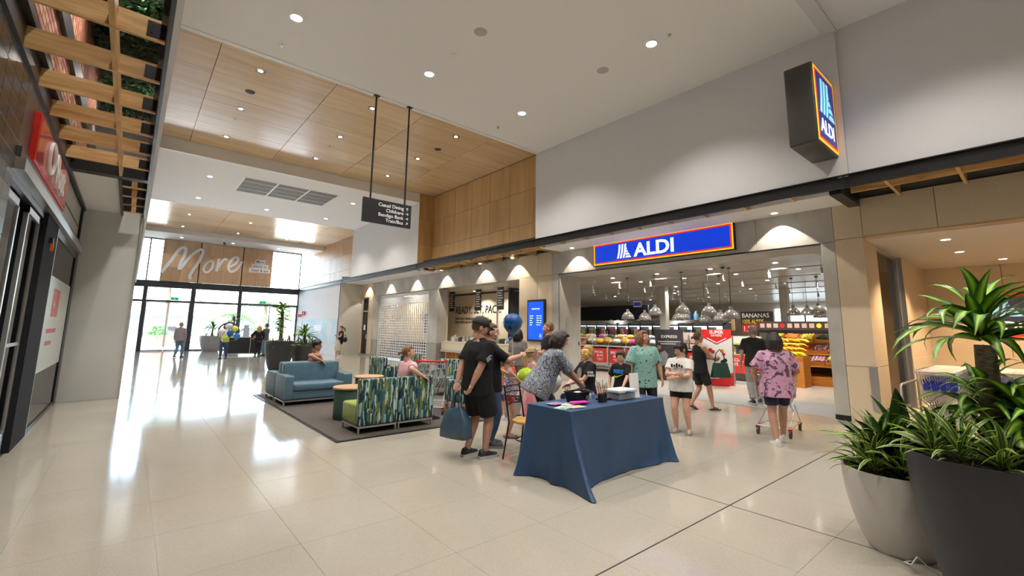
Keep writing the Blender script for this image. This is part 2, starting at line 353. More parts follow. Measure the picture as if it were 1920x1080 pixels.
MB().box(XF, -9, 0, XF+.1, -3, 4.2).build('end_wall', BEIGE, fac)
MB().box(XF-.0, -3, 3.44, XF+.14, 2.1, 3.47).build('fascia_edge', PLY, fac)
# opening reveals of the supermarket and the counter
MB().box(XF+.1, 10.1, .0, 11.55, 10.4, 3.5).build('reveal', CONC, fac); MB().box(XF, 10.09, 0, XF+.012, 10.105, 3.42).build('reveal_bead', BLACK, fac)
MB().box(10.85, 10.085, 1.15, 11.2, 10.1, 2.0).build('access_panel', CONC, fac)
MB().box(11.42, 10.09, 1.12, 11.47, 10.1, 1.24).build('switch_plate', DARK, fac)
MB().box(XF+.02, 2.8, 3.40, 11.55, 10.1, 3.43).build('lintel_soffit', CONC, fac); MB().box(XF, 2.8, 3.39, XF+.02, 10.1, 3.42).build('lintel_bead', BLACK, fac)
fpan(2.56, 2.8, 0, 3.42, CONC, d=1.0)
fpan(2.1, 2.56, 1.02, 3.45, BEIGE, d=1.0); fpan(2.1, 2.56, 0, 1.02, BEIGE, d=1.0)
MB().box(10.46, 2.09, .25, 10.54, 2.2, 1.03).build('corner_guard', SILVER, fac)
MB().box(XF-.002, 2.55, 0, XF+.03, 2.8, .1).build('plinth', BLACK, fac)
MB().box(XF+.05, 11.93, 0, XF+.5, 12.05, 3.38).build('reveal', BEIGE, fac)
# ---- trolley alcove
alc = boxobj('wall_alcove', (16.6, -3, 0, 16.75, 2.3, 3.5), BEIGE)
MB().box(13.7, 2.08, 0, 16.6, 2.3, 3.5).build('side_wall', BEIGE, alc)
MB().box(XF+.14, -3, 3.41, 16.7, 2.4, 3.5).build('alcove_ceiling', mat('alcove_paint', (.72, .66, .58), .6), alc)
MB().box(10.6, -3.15, 0, 16.75, -3, 3.5).build('near_side_wall', BEIGE, alc)
MB().box(16.58, -3, 0, 16.6, 2.08, 1.08).build('dado_board', mat('dado_pale', (.68, .58, .42), .5), alc); MB().box(13.68, 2.06, 0, 16.58, 2.08, 1.08).build('dado_board', MATS['dado_pale'], alc)
MB().box(16.585, .62, 1.1, 16.6, .628, 3.41).build('board_joint', BLACK, alc); MB().box(13.69, 2.07, 0, 13.75, 2.16, 3.4).build('corner_post', SILVER, alc)
g1 = MB().box(11.52, 2.2, .08, 13.66, 2.21, 3.38).build('window_1', CLEAR); g1['kind'] = 'structure'
MB().box(11.5, 2.16, 0, 13.7, 2.26, .08).box(11.5, 2.16, 3.36, 13.7, 2.26, 3.42).box(13.62, 2.16, 0, 13.7, 2.26, 3.4).box(11.5, 2.16, 0, 11.55, 2.26, 3.4).build('window_frame', SILVER, g1)
# ---- far closing walls of the shell
boxobj('wall_near', (-2.6, -9.7, 0, 11, -9.5, 7.6), WHITE)
wl = boxobj('wall_left', (.02, -9.5, 4.06, .066, 35.1, 7.6), WHITE)
MB().box(-.2, 13.4, 0, -.05, 35.3, 4.3).build('lower_wall', WHITE, wl); MB().box(-.2, 13.4, 4.2, .03, 35.3, 7.6).build('upper_back', WHITE, wl)
MB().box(-1.3, 13.3, 0, 0, 13.5, 4.3).build('pier_wall', mat('pier_paint', (.70, .71, .69), .55), wl); MB().box(-.03, 13.285, 0, .004, 13.3, 4.06).build('corner_bead', GREYW, wl)
MB().box(-.955, 13.29, 0, 0, 13.3, .012).build('base_bead', GREYW, wl)
# ---- left canopy: black channel, pine lattice, brick light well with planting above
tl = frame('trim_2')
MB().box(-.012, -9.5, 4.05, .02, 13.3, 4.3).build('channel_beam', BLACK, tl); MB().box(-.06, -9.5, 4.285, .03, 13.3, 4.31).build('beam_flange', BLACK, tl)
MB().box(-1.02, -9.5, 4.03, -.975, 13.3, 4.25).build('wall_channel', BLACK, tl)
_ls = MB().box(-.975, -.02, 0, -.02, .02, .19).mesh('timber_slat', PINE)
_pl = MB().box(0, -.026, 0, .13, -.02, .14).box(.025, -.03, .03, .04, -.026, .045).box(.025, -.03, .1, .04, -.026, .115).mesh('bracket_plate', BLACK)
for k in range(-14, 7):
    y = 4.77+k*.868-.02
    if y < 9.6:
        sl = piece('timber_slat', _ls, tl, (0, y, 4.05)); piece('bracket_plate', _pl, sl, (-.15, 0, .02))
MB().box(-.385, -9, 4.052, -.345, 9.75, 4.23).build('timber_runner', PINEY, tl)
MB().box(-.98, 9.73, 4.05, -.01, 9.93, 4.3).build('cross_beam', BLACK, tl)
MB().box(-1.0, 9.93, 4.09, -.4, 13.3, 4.15).build('soffit_board', CEIL, tl); MB().box(-.4, 9.93, 4.04, -.36, 13.3, 4.25).build('divider_channel', BLACK, tl)
_ls2 = MB().box(-.36, -.02, 0, -.02, .02, .19).mesh('timber_slat', PINE)
for k in range(4):
    sl = piece('timber_slat', _ls2, tl, (0, 10.45+k*.8, 4.05)); piece('bracket_plate', _pl, sl, (-.15, 0, .02)); piece('bracket_plate', _pl, sl, (-.36, 0, .02))
BRK = mat('brick_red', (.42, .17, .10), .8, var=.35, vscale=5)
lw = boxobj('wall_lightwell', (-1.16, -9.5, 4.2, -1.0, 13.4, 6.75), mat('mortar', (.7, .66, .6), .9))
_bk = [MB().box(0, 0, 0, .022, .222, .068).mesh('brick', m) for m in (BRK, mat('brick_dark', (.30, .12, .075), .8, var=.3), mat('brick_pale', (.55, .29, .19), .8, var=.3))]
_rest = MB(); cnt = 0
for r in range(26):
    z = 4.36+r*.085
    for c in range(36):
        y = 3.4+c*.235+(.117 if r % 2 else 0)
        if y < 9.8 and cnt < 290 and 4.6 < y and r > 1 and r < 20: piece('brick', rnd.choice(_bk), lw, (-1.0, y, z)); cnt += 1
        else: _rest.box(-1.0, y, z, -.978, y+.222, z+.068)
tag(_rest.build('brick_field', BRK, lw), kind='stuff')
MB().box(-.99, -9, 5.02, -.93, 13.2, 5.3).build('cable_tray', DARK, lw); MB().box(-1.0, -9, 4.25, -.92, 9.7, 4.34).build('service_duct', BLACK, lw)
MB().box(-1.1, -9.5, 6.7, .05, 13.4, 6.8).build('lightwell_lid', WHITE, lw); MB().box(-1.1, 13.35, 4.06, .03, 13.5, 6.8).build('lightwell_end', WHITE, lw); MB().box(-1.2, -9.7, 4, .03, -9.5, 6.8).build('lightwell_end', WHITE, lw)
# ---- world outside the entrance
gm = mat('paving_pale', (.62, .60, .56), .8, var=.06, vscale=1.5)
rf = boxobj('roof', (-4, -10, 7.62, 33.5, 35.6, 7.75), GREYW); MB().box(10.05, -10, 4.52, 33.5, 35.6, 4.6).build('shop_roof', GREYW, rf); MB().box(9.3, 26.5, 0, 33.5, 26.7, 4.55).build('cross_wall', WHITE, rf); MB().box(33.3, -10, 0, 33.5, 26.7, 4.55).build('rear_wall', WHITE, rf); MB().box(10.6, -10, 0, 33.5, -9.7, 4.55).build('cross_wall', WHITE, rf); MB().box(-4, -10, 0, -3.7, 13.5, 7.6).build('rear_wall', WHITE, rf); MB().box(-4, 13.3, 0, -1.2, 13.5, 7.6).build('cross_wall', WHITE, rf); MB().box(16.7, -10, 0, 16.9, 2.3, 4.55).build('cross_wall', WHITE, rf)  # unseen shop roof and closing walls, added to keep sky light out
boxobj('ground_outside', (-60, 35.2, -.3, 80, 150, -.02), gm)
# ================================================================== LIGHT FITTINGS AND CEILING SERVICES
LENS = mat('lamp_lens', (1, 1, 1), .4, emit=14, ecol=(1, .93, .84))
_ring = MB().lathe([(.075, -.004), (.095, -.008), (.1, 0), (.075, .0)], n=20, cap=False).mesh('trim_ring', PURE, smooth=50)
_ringd = MB().lathe([(.055, -.009), (.085, -.007), (.108, -.011), (.112, 0)], n=20, cap=False).mesh('trim_ring', mat('reflector_dark', (.25, .24, .23), .2, .8), smooth=50)
_lens = MB().lathe([(0.001, 0), (.076, -.002), (.076, .01)], n=20, cap=False).mesh('lens', LENS, smooth=50)
def downlight(label, loc, power, group, dark=False, angle=116, sc=1.0, **k):
    t = thing('downlight', label, 'ceiling light', loc, 0, group)
    piece('trim_ring', _ringd if dark else _ring, t, scale=(sc,)*3); piece('lens', _lens, t, (0, 0, -.010 if dark else -.004), scale=(sc*(.72 if dark else 1),)*2+(sc,))
    if power: lamp_spot(t, (0, 0, -.03), power, angle, **k)
    return t
col_ = {1.71: 'left', 4.41: 'middle', 7.1: 'right'}
PD = 360
for i, y in enumerate((8.12, 4.36, .6, -3.16)):
    for x, cn in col_.items():
        w = 'nearest the timber recess' if i == 0 else ('two metres from the hanging sign shop side, alone above the supermarket' if i == 1 else 'in row %s behind the viewer' % 'abc'[i-2])
        lab = {0: 'bright round downlight in white ceiling beside the timber recess, %s of three' % cn, 1: 'bright round downlight in white ceiling, second row from the timber recess, %s column' % cn}.get(i, 'bright round downlight in the white ceiling outside the picture')
        downlight(lab, (x, y, ZC), PD if y > 0 else PD*.75, 'downlights in the white ceiling', sc=1.25)
rown = ['near', 'middle', 'far']
for i, y in enumerate((11.2, 13.64, 16.05)):
    for x, cn in col_.items():
        downlight('chrome ringed downlight in the large timber ceiling, %s column, %s row' % (cn, rown[i]), (x, y, 7.478), 260, 'downlights in the timber ceiling', dark=True, sc=1.0)
for x, y, n in ((1.72, 19.56, 'left of the grille, nearer one'), (1.72, 23.3, 'left of the grille, farther one'), (4.42, 23.42, 'just behind the grille middle'), (7.1, 19.55, 'right of the grille, nearer one'), (7.12, 23.3, 'right of the grille, farther one')):
    downlight('small round downlight in white bulkhead ceiling, '+n, (x, y, ZC), 360, 'downlights in the bulkhead ceiling')
for i, y in enumerate((27.5, 31.2)):
    for x, cn in ((1.75, 'left'), (4.48, 'middle'), (7.2, 'right')):
        downlight('small downlight in the far timber ceiling, %s column, %s row' % (cn, ('near', 'far')[i]), (x, y, 7.148), 160, 'downlights in the far timber ceiling', dark=True)
for x, n in ((1.9, 'left'), (4.6, 'middle'), (7.3, 'right')): downlight('small downlight in the entrance soffit above the glass, %s one' % n, (x, 33.6, 6.87), 60, 'downlights in the entrance soffit')
for i, y in enumerate((3.5, 9.25, 12.1, 14.05, 16.9, 19.6, 22.45, 25.3)):
    o = ('over the right end of the supermarket fascia', 'over the left end of the supermarket fascia', 'over the beige wall with the screen', 'over the packing counter right part', 'over the packing counter left part', 'over the roller shutter right half', 'over the roller shutter left half', 'over the narrow side door')[i]
    downlight('wall washing downlight in the canopy '+o, (10.2, y, 4.125), 85, 'wall washers in the canopy', angle=92, blend=.12, rad=.012, aim=(.2, 0, -1), col=(1, .9, .76), sc=.75)
for x, y, n in ((11.61, 1.08, 'nearest the fascia'), (13.55, 1.07, 'middle one'), (15.47, .52, 'nearest the back wall'), (13.5, -1.4, 'outside the picture')):
    downlight('warm downlight in the trolley bay ceiling, '+n, (x, y, 3.408), 360, 'downlights in the trolley bay', col=(1, .72, .45), sc=.9)
MB_ = MB().lathe([(.001, -.012), (.1, -.012), (.12, -.008), (.125, 0)], n=24, cap=False); _spk = MB_.mesh('speaker', mat('speaker_grille', (.5, .48, .46), .6), smooth=40)
for x, y, n in ((4.42, 6.25, 'left of the bright downlight row'), (7.11, 5.54, 'near the shop wall')):
    o = piece('ceiling_speaker', _spk, None, (x, y, ZC)); tag(o, 'round grey ceiling speaker in the white ceiling '+n, 'speaker', 'ceiling speakers')
_spd = MB_.mesh('speaker', mat('speaker_dark', (.03, .03, .035), .6), smooth=40)
for x, y, n in ((1.72, 12.45, 'left'), (7.2, 12.45, 'right')): tag(piece('ceiling_speaker', _spd, None, (x, y, 7.478), scale=(.9,)*3), 'black round ceiling speaker in the timber ceiling, %s one' % n, 'speaker', 'black ceiling speakers')
_spr = MB().cyl((0, 0, 0), (0, 0, -.03), .012, n=8).lathe([(.001, -.035), (.03, -.035), (.03, -.03), (.001, -.03)], n=10, cap=False).lathe([(.04, 0), (.035, -.006), (.001, -.006)], n=12, cap=False).mesh('sprinkler', CHROME, smooth=40)
for x, y, z, n in ((1.71, 9.15, ZC, 'left above the timber edge'), (4.41, 7.16, ZC, 'between the bright downlights'), (7.13, 9.14, ZC, 'by the shop wall corner'), (7.11, 3.99, ZC, 'right next to the right downlight'), (1.7, 14.5, 7.478, 'in the timber ceiling left'), (4.4, 14.6, 7.478, 'in the timber ceiling middle'), (7.1, 15.0, 7.478, 'in the timber ceiling right')):
    tag(piece('sprinkler_head', _spr, None, (x, y, z)), 'tiny chrome sprinkler head '+n, 'sprinkler', 'sprinkler heads')
# return air grille
t = thing('air_grille', 'large three bay return air grille in the white bulkhead ceiling', 'air grille', (2.7, 18.68, ZC))
MB().box(0, 0, -.01, 3.5, .05, .0).box(0, 2.17, -.01, 3.5, 2.22, 0).box(0, 0, -.01, .05, 2.22, 0).box(3.45, 0, -.01, 3.5, 2.22, 0).box(1.14, 0, -.01, 1.2, 2.22, 0).box(2.3, 0, -.01, 2.36, 2.22, 0).build('grille_frame', PURE, t)
MB().box(.03, .03, -.002, 3.47, 2.19, -.001).build('grille_void', mat('void_grey', (.17, .165, .16), .8), t)
for b in range(3):
    for k in range(1, 4): MB().box(.05+b*1.163, k*.555-.012, -.012, 1.14+b*1.163, k*.555+.012, -.003).build('grille_bar', PURE, t)
    for k in range(22):
        if k % 5.5 > .1: MB().add([(.05+b*1.163, .05+k*.1, -.003), (1.14+b*1.163, .05+k*.1, -.003), (1.14+b*1.163, .1+k*.1, -.012), (.05+b*1.163, .1+k*.1, -.012), (.05+b*1.163, .052+k*.1, -.002), (1.14+b*1.163, .052+k*.1, -.002), (1.14+b*1.163, .104+k*.1, -.011), (.05+b*1.163, .104+k*.1, -.011)], [(0,1,2,3),(4,7,6,5),(0,4,5,1),(2,6,7,3)]).build('louvre_blade', mat('louvre_grey', (.22, .21, .205), .5), t)
# ================================================================== HANGING DIRECTION SIGN
t = thing('direction_sign', 'black hanging direction sign with white lettering on two rods', 'sign', (4.36, 9.76, 3.99))
MB().box(-.6, -.03, 0, .6, .03, .565).build('sign_board', mat('sign_black', (.018, .019, .021), .4), t)
for x in (-.43, .43):
    r = MB().cyl((x, 0, .565), (x, 0, 3.075), .021, n=10).build('rod', BLACK, t, smooth=40); MB().box(x-.07, -.05, 3.07, x+.07, .05, 3.09).build('ceiling_plate', BLACK, r)
for i, s in enumerate(('Casual Dining', 'Childcare', 'Bendigo Bank', 'Train/Bus')): text(s, .115, PURE, t, (.40, -.0325, .42-i*.118), (1, 0, 0), align='RIGHT', bold=.012)
def arrow(x, z, a, t):
    b = MB(); c = V((x, -.033, z)); d = V((cos(a), 0, sin(a))); n = V((-sin(a), 0, cos(a)))
    b.bar(c-d*.035, c+d*.035, .012, .004, up=(0, 1, 0))
    for s in (-1, 1): b.bar(c+d*.035, c+d*.005+n*s*.03, .012, .004, up=(0, 1, 0))
    b.build('arrow', PURE, t)
for i, a in enumerate((90, 0, 0, 45)): arrow(.49, .455-i*.118, RAD(a), t)
# ================================================================== SUPERMARKET SIGNS
BLUE = mat('sign_blue', (.0, .035, .55), .35, emit=.75, ecol=(.0, .04, .62)); NAVY = mat('sign_navy', (.01, .03, .25), .35, emit=.35, ecol=(.012, .035, .30))
ORNG = mat('sign_orange', (1, .36, .01), .35, emit=.6, ecol=(1, .4, .01)); SRED = mat('sign_redline', (.85, .02, .015), .35, emit=.6, ecol=(.9, .03, .02)); YEL = mat('sign_yellow', (1, .62, .02), .35, emit=.7, ecol=(1, .62, .02))
SWH = mat('sign_white', (.85, .93, 1), .35, emit=.85, ecol=(.82, .92, 1)); SCY = mat('sign_cyan', (.25, .7, .95), .35, emit=.8, ecol=(.3, .72, .95))
def logo(parent, o, u, v, w, h, m):
    # three leaning strokes and four wedge bars of the emblem, inside a box of w x h
    o = V(o); u = V(u); v = V(v); n = u.cross(v)*.004
    for k in range(3):
        x = k*.2; MB().prism([(x*w, 0), ((x+.12)*w, 0), ((x+.22)*w, .45*h), ((x+.27)*w, h), ((x+.15)*w, h), ((x+.1)*w, .45*h)], o, u, v, n).build('emblem_stroke', m, parent)
    for k, (z, l) in enumerate(((.0, 1.0), (.2, .9), (.4, .8), (.6, .7))):
        MB().prism([((.58)*w, z*h), (l*w, z*h), ((l-.09)*w, (z+.14)*h), (.66*w, (z+.14)*h)], o, u, v, n).build('emblem_bar', m, parent)
t = thing('fascia_sign', 'long illuminated blue supermarket fascia sign with yellow and red border', 'sign', (10.42, 6.52, 3.5))
MB().box(0, -2.07, 0, .08, 2.07, .67).build('sign_case', BLACK, t)
for nm, m, e, x in (('yellow_border', YEL, .02, -.004), ('red_border', SRED, .055, -.008), ('blue_face', BLUE, .09, -.012)): MB().box(x, -2.07+e, e, .0, 2.07-e, .67-e).build(nm, m, t)
text('ALDI', .50, SWH, t, (-.016, .62, .15), (0, -1, 0), bold=.028, wid=1.12, ext=.003)
logo(t, (-.013, 1.2, .14), (0, -1, 0), (0, 0, 1), .48, .40, SWH)
t = thing('blade_sign', 'projecting box sign with supermarket emblem high on the white wall', 'sign', (8.62, 2.05, 4.66))
b = MB().box(-.56, 0, 0, .56, .42, 1.38).build('sign_case', mat('case_brown', (.05, .046, .042), .35), t, bevel=.03, seg=3, smooth=40)
for nm, m, e, y in (('yellow_border', YEL, .035, -.003), ('orange_border', ORNG, .07, -.006), ('red_border', SRED, .085, -.009), ('blue_face', NAVY, .115, -.012)): MB().box(-.56+e, y, e, .56-e, .01, 1.38-e).build(nm, m, t)
text('ALDI', .34, SWH, t, (-.40, -.016, .22), (1, 0, 0), bold=.02, wid=.98); logo(t, (-.36, -.013, .56), (1, 0, 0), (0, 0, 1), .76, .62, SCY)
t.location = (8.62, 2.05, 4.66); MB().box(.56, .15, .3, .62, .27, 1.1).build('wall_bracket', BLACK, t)
# small warm lit emblem board on the trolley bay wall
t = thing('bay_sign', 'blue and orange emblem board on the beige trolley bay wall', 'sign', (16.575, .7, 1.55))
MB().box(-.0, -.62, 0, .02, .62, 1.15).build('orange_border', mat('board_orange', (.95, .35, .05), .4), t); MB().box(-.004, -.56, .06, 0, .56, 1.09).build('red_border', mat('board_red', (.7, .04, .02), .4), t); MB().box(-.008, -.5, .12, -.004, .5, 1.03).build('navy_face', mat('board_navy', (.02, .025, .06), .4), t)
text('ALDI', .33, PURE, t, (-.011, .4, .2), (0, -1, 0), bold=.02, wid=1.0); logo(t, (-.009, .34, .55), (0, -1, 0), (0, 0, 1), .7, .42, mat('board_cyan', (.2, .5, .8), .4))
t = thing('wall_slogan', 'black brush lettering on the beige trolley bay wall', 'wall lettering', (16.59, -.12, 1.2))
text('te', .62, BLACK, t, (-.004, 0, 1.02), (0, -1, 0), bold=.012); text('L', .62, BLACK, t, (-.004, 0, .34), (0, -1, 0), bold=.012)
# ================================================================== ENTRANCE GLASS WALL
ew = frame('window_2', (0, 0, 0)); EB = mat('frame_navy', (.045, .05, .065), .4)
def fr(n, *b): return MB().box(*b).build(n, EB, ew)
fr('header_beam', -.05, 34.9, 3.86, 9.2, 35.2, 4.26); fr('door_transom', -.05, 34.95, 2.96, 9.2, 35.1, 3.09)
for x in (.5, 3.05, 5.44): fr('upper_mullion', x-.035, 34.95, 4.26, x+.035, 35.1, 6.87)
for x, w in ((.54, .1), (2.93, .12), (5.53, .1)): fr('lower_mullion', x-w, 34.93, 0, x+w, 35.12, 3.86)
fr('end_mullion', 9.14, 34.93, 0, 9.2, 35.12, 6.87); fr('head_frame', .07, 34.95, 6.81, 9.2, 35.1, 6.87)
for a, b in ((-.08, .5), (.5, 3.05), (3.05, 5.44), (5.44, 9.14)): MB().box(a+.03, 35.02, 4.26, b-.03, 35.03, 6.83).build('glass_pane', CLEAR, ew)
for a, b in ((-.05, .44), (.64, 2.81), (3.05, 5.43), (5.63, 9.14)):
    MB().box(a, 35.02, 3.09, b, 35.03, 3.86).build('glass_pane', CLEAR, ew)
GLB = mat('door_rail', (.5, .52, .55), .4, .6)
for a, b, n in ((.64, 1.72, 1), (1.73, 2.81, 2), (5.63, 7.38, 3), (7.39, 9.14, 4)):
    d = frame('door_%d' % n)
    MB().box(a+.04, 35.0, .08, b-.04, 35.01, 2.92).build('glass_pane', CLEAR, d); MB().box(a, 34.98, 0, b, 35.03, .09).box(a, 34.98, 2.9, b, 35.03, 2.95).box(a, 34.98, 0, a+.04, 35.03, 2.95).box(b-.04, 34.98, 0, b, 35.03, 2.95).build('door_frame', GLB, d)
    hx = b-.1 if n % 2 else a+.1
    MB().cyl((hx, 34.94, .9), (hx, 34.94, 1.3), .015, n=8).cyl((hx, 34.94, .95), (hx, 34.99, .95), .01, n=6).cyl((hx, 34.94, 1.25), (hx, 34.99, 1.25), .01, n=6).build('pull_handle', CHROME, d)
MB().box(3.05, 35.02, .08, 5.43, 35.03, 2.96).build('glass_pane', CLEAR, ew); fr('sill', 3.05, 34.98, 0, 5.43, 35.1, .08); MB().box(-.05, 35.02, .05, .44, 35.03, 2.96).build('glass_pane', CLEAR, ew)
GREEN = mat('exit_green', (.0, .35, .16), .4, emit=.5, ecol=(0, .5, .22))
for x, n in ((2.0, 'left'), (6.9, 'right')):
    t = thing('exit_sign', 'small green exit sign above the %s entrance doors' % n, 'sign', (x, 34.9, 3.1), 0, 'exit signs over the doors'); MB().box(-.2, -.03, 0, .2, .03, .2).build('sign_case', PURE, t); 
    for q in (-.1, .1): MB().box(q-.08, -.034, .02, q+.08, -.03, .18).build('pictogram', GREEN, t)
t = thing('security_camera', 'small dark security camera under the entrance soffit', 'camera', (4.05, 33.2, 6.87)); MB().box(-.05, -.05, -.06, .05, .05, 0).build('mount', PURE, t); MB().bar((0, -.05, -.1), (.12, .2, -.14), .09, .09).build('body', DARK, t)  # camera body on a white mount, gives no light
# timber feature board with script lettering behind the upper glass
t = thing('feature_board', 'timber feature board with large white script lettering above the entrance', 'sign', (1.12, 34.72, 4.262))
TB = wood('board_timber', '#c4a07e', '#d6b594', 2, .5)
MB().box(.01, .03, 0, 6.12, .17, 2.595).build('board_backing', mat('board_back', (.25, .16, .09), .7), t)
_xs = [0, .96, 1.93, 3.13, 4.32, 5.18, 6.13]
for x in (1.93, 4.32): MB().box(x-.03, -.004, 0, x+.03, .03, 2.595).build('cover_strip', BLACK, t)
for a, b in zip(_xs[:-1], _xs[1:]):
    for z in range(3): MB().box(0, 0, 0, b-a-.01, .03, .856).build('timber_panel', TB, t).location = (a+.005, 0, z*.866)
def crop(x, y): return (1.12+(x-(318-(y-100)*.115))/(1048-(318))*6.13-1.12, 6.87-(y-(100+(x-318)*.105))/ (255.0+(x-318)*.0)*2.63-4.24)
def brush(pts, w, n):
    P = [V((*crop(*p), 0)) for p in pts]; Q = []
    for i in range(len(P)-1):
        p0 = P[max(i-1, 0)]; p1 = P[i]; p2 = P[i+1]; p3 = P[min(i+2, len(P)-1)]
        for k in range(6):
            s = k/6; Q.append(.5*((2*p1)+(p2-p0)*s+(2*p0-5*p1+4*p2-p3)*s*s+(3*p1-p0-3*p2+p3)*s**3))
    Q.append(P[-1]); b = MB()
    for i in range(len(Q)-1): b.bar((Q[i].x, -.008-.0006*i, Q[i].y), (Q[i+1].x+(Q[i+1].x-Q[i].x)*.3, -.008-.0006*i, Q[i+1].y+(Q[i+1].y-Q[i].y)*.3), w, .012, up=(0, 1, 0))
    b.build(n, mat('script_white', (.82, .84, .88), .5), t)
brush([(300, 305), (350, 245), (400, 175), (440, 155), (440, 195), (412, 255), (405, 292), (425, 270), (480, 205), (530, 172), (550, 180), (530, 235), (490, 295), (468, 335), (476, 352)], .17, 'script_letter')
brush([(606, 238), (572, 258), (554, 292), (572, 314), (604, 292), (614, 256), (606, 238)], .14, 'script_letter')
brush([(652, 228), (645, 275), (635, 308), (655, 270), (690, 232), (708, 240)], .14, 'script_letter')
brush([(722, 282), (765, 262), (782, 232), (758, 222), (725, 255), (715, 290), (735, 315), (775, 295), (808, 252)], .14, 'script_letter')
for i, (s, w) in enumerate((('More', .62), ('places to', 1.0), ('meet & eat', 1.28))):
    z = 1.62-i*.30; b = MB().box(5.37-w/2, -.01, z-.06, 5.37+w/2, 0, z+.22).build('lettering_strip', PURE, t); text(s, .25, mat('ink_navy', (.03, .07, .16), .5), t, (5.37, -.014, z), (1, 0, 0), align='CENTER', bold=.004, wid=.95)
# wall graphics near the doors
t = thing('wall_mural', 'pale blue printed mural on the white wall near the entrance', 'mural', (9.19, 26.6, .62))
MB().box(-.005, 0, 0, .008, 6.6, 1.45).build('mural_sheet', mat('mural_blue', (.52, .66, .74), .6, var=.15, vscale=1.2), t)

for k in range(3): MB().box(-.008, 2.75, .75+k*.12, -.004, 4.2-.3*(k == 0), .83+k*.12).build('printed_line', PURE, t)
for y, s, c in ((5.9, .5, (.75, .66, .68)), (1.2, .5, (.68, .7, .74))): MB().prism([(cos(a)*s*(1+.2*sin(3*a)), sin(a)*.62+.72) for a in [2*pi*k/20 for k in range(20)]], (-.009, y, 0), (0, 1, 0), (0, 0, 1), (.003, 0, 0)).build('printed_shape', mat('print_%.2f' % c[0], c, .6), t)
t = thing('notice_board', 'pale grey notice board on the white wall beside the doors', 'notice board', (9.18, 33.5, .6)); MB().box(0, 0, 0, .02, 1.3, 1.4).build('board', GREYW, t); MB().box(-.003, 0, .68, 0, 1.3, .7).build('board_joint', DARK, t)
for y, z, s, n in ((33.9, 2.25, .2, 'lower'), (33.05, 2.36, .26, 'upper')):
    t = thing('fire_sign', 'small red fire equipment sign near the doors, %s one' % n, 'sign', (9.0, y, z), 0, 'red fire signs'); MB().box(0, -.02, 0, .2, 0, s).build('sign_plate', RED, t); MB().box(.06, -.024, .05, .14, -.02, s-.05).build('pictogram', PURE, t)

for k, y in enumerate((3.2, 5.6, 8.0, 11.4)): downlight('small hidden downlight above the pine lattice, %s one' % ORD[k], (-.05, y, 6.3), 130, 'downlights above the pine lattice', sc=.5, angle=140, aim=(-.5, 0, -.8))
# ================================================================== LEFT SHOPFRONT
TILE = mat('tile_black', (.022, .018, .017), .25, var=.2, vscale=30, stretch=(1, .15, 1)); STEEL = mat('steel_dark', (.14, .145, .15), .3, .7)
wt = boxobj('wall_tiled', (-1.25, -9.5, 0, -1.003, 6.24, 4.6), mat('tile_grout', (.7, .69, .68), .7))
_tl = MB().box(0, 0, 0, .012, .292, .142).mesh('wall_tile', TILE); _rest = MB(); cnt = 0
for r in range(30):
    for c in range(24):
        y = 6.24-.3*(c+1); z = .0+.152*r
        if z > 4.45: continue
        if y > 4.3 and z > 2.3: piece('wall_tile', _tl, wt, (-1.012, y, z+.005)); cnt += 1
        else: _rest.box(-1.012, y, z+.005, -1.0, y+.292, z+.147)
tag(_rest.build('tile_field', TILE, wt), kind='stuff')
sf = frame('wall_shopfront')
MB().box(-1.3, 6.24, 3.3, -1.06, 13.3, 4.3).build('fascia_box', DARK, sf)
for a, b in ((6.24, 6.75), (9.62, 9.9)): MB().box(-1.06, a, 3.3, -1.0, b, 4.05).build('fascia_panel', STEEL, sf)
MB().box(-1.06, 6.75, 3.86, -1.0, 9.62, 4.05).build('fascia_panel', STEEL, sf)
MB().box(-1.07, 9.9, 3.3, -1.04, 13.1, 4.05).build('fanlight', mat('frosted_pale', (.55, .56, .52), .3), sf); MB().box(-1.045, 9.9, 3.62, -1.03, 13.1, 3.635).build('fanlight_bar', DARK, sf)
for a in (9.86, 13.08): MB().box(-1.06, a, 0 if a > 13 else 3.3, -1.0, a+.18, 4.05).build('fascia_post', BLACK, sf)
MB().box(-1.1, 6.24, 3.08, -.93, 13.25, 3.2).build('lintel_channel', SILVER, sf); MB().box(-1.1, 6.24, 3.2, -.97, 13.25, 3.31).build('lintel_flashing', STEEL, sf)
MB().box(-1.2, 6.24, 3.0, -1.02, 10, 3.1).build('track_box', STEEL, sf)
MB().box(-1.35, 8.55, 0, -.98, 9.7, 3.08).build('shop_pier', mat('pier_charcoal', (.03, .032, .038), .85, spec=.1), sf)
MB().box(-1.02, 9.7, 0, -.985, 9.78, 3.08).build('post', SILVER, sf); MB().box(-1.06, 12.85, 0, -.985, 13.28, 3.2).build('post', BLACK, sf)
MB().box(-1.03, 9.78, 0, -.99, 12.9, .07).build('sill', BLACK, sf); MB().box(-1.03, 9.78, 2.95, -.99, 12.9, 3.08).build('head', DARK, sf)
wv = MB().box(-1.012, 9.78, .07, -1.004, 12.88, 2.95).build('window_3', CLEAR); wv['kind'] = 'structure'
FROST = mat('frosted_film', (.5, .56, .53), .35)
MB().box(-1.002, 9.8, .85, -.999, 12.86, 2.35).build('frosted_film', FROST, wv)
MB().box(-.9985, 10.5, 1.72, -.997, 11.35, 2.18).build('red_square', mat('film_red', (.50, .12, .12), .5), wv); text('Post', .17, mat('film_pale', (.6, .5, .5), .5), wv, (-.996, 10.62, 1.86), (0, 1, 0), bold=.01)
for k, (a, b) in enumerate(((10.3, 11.5), (10.35, 11.1))): MB().box(-.9985, a, 1.45-k*.2, -.997, b, 1.52-k*.2).build('printed_line', MATS['film_red'], wv)
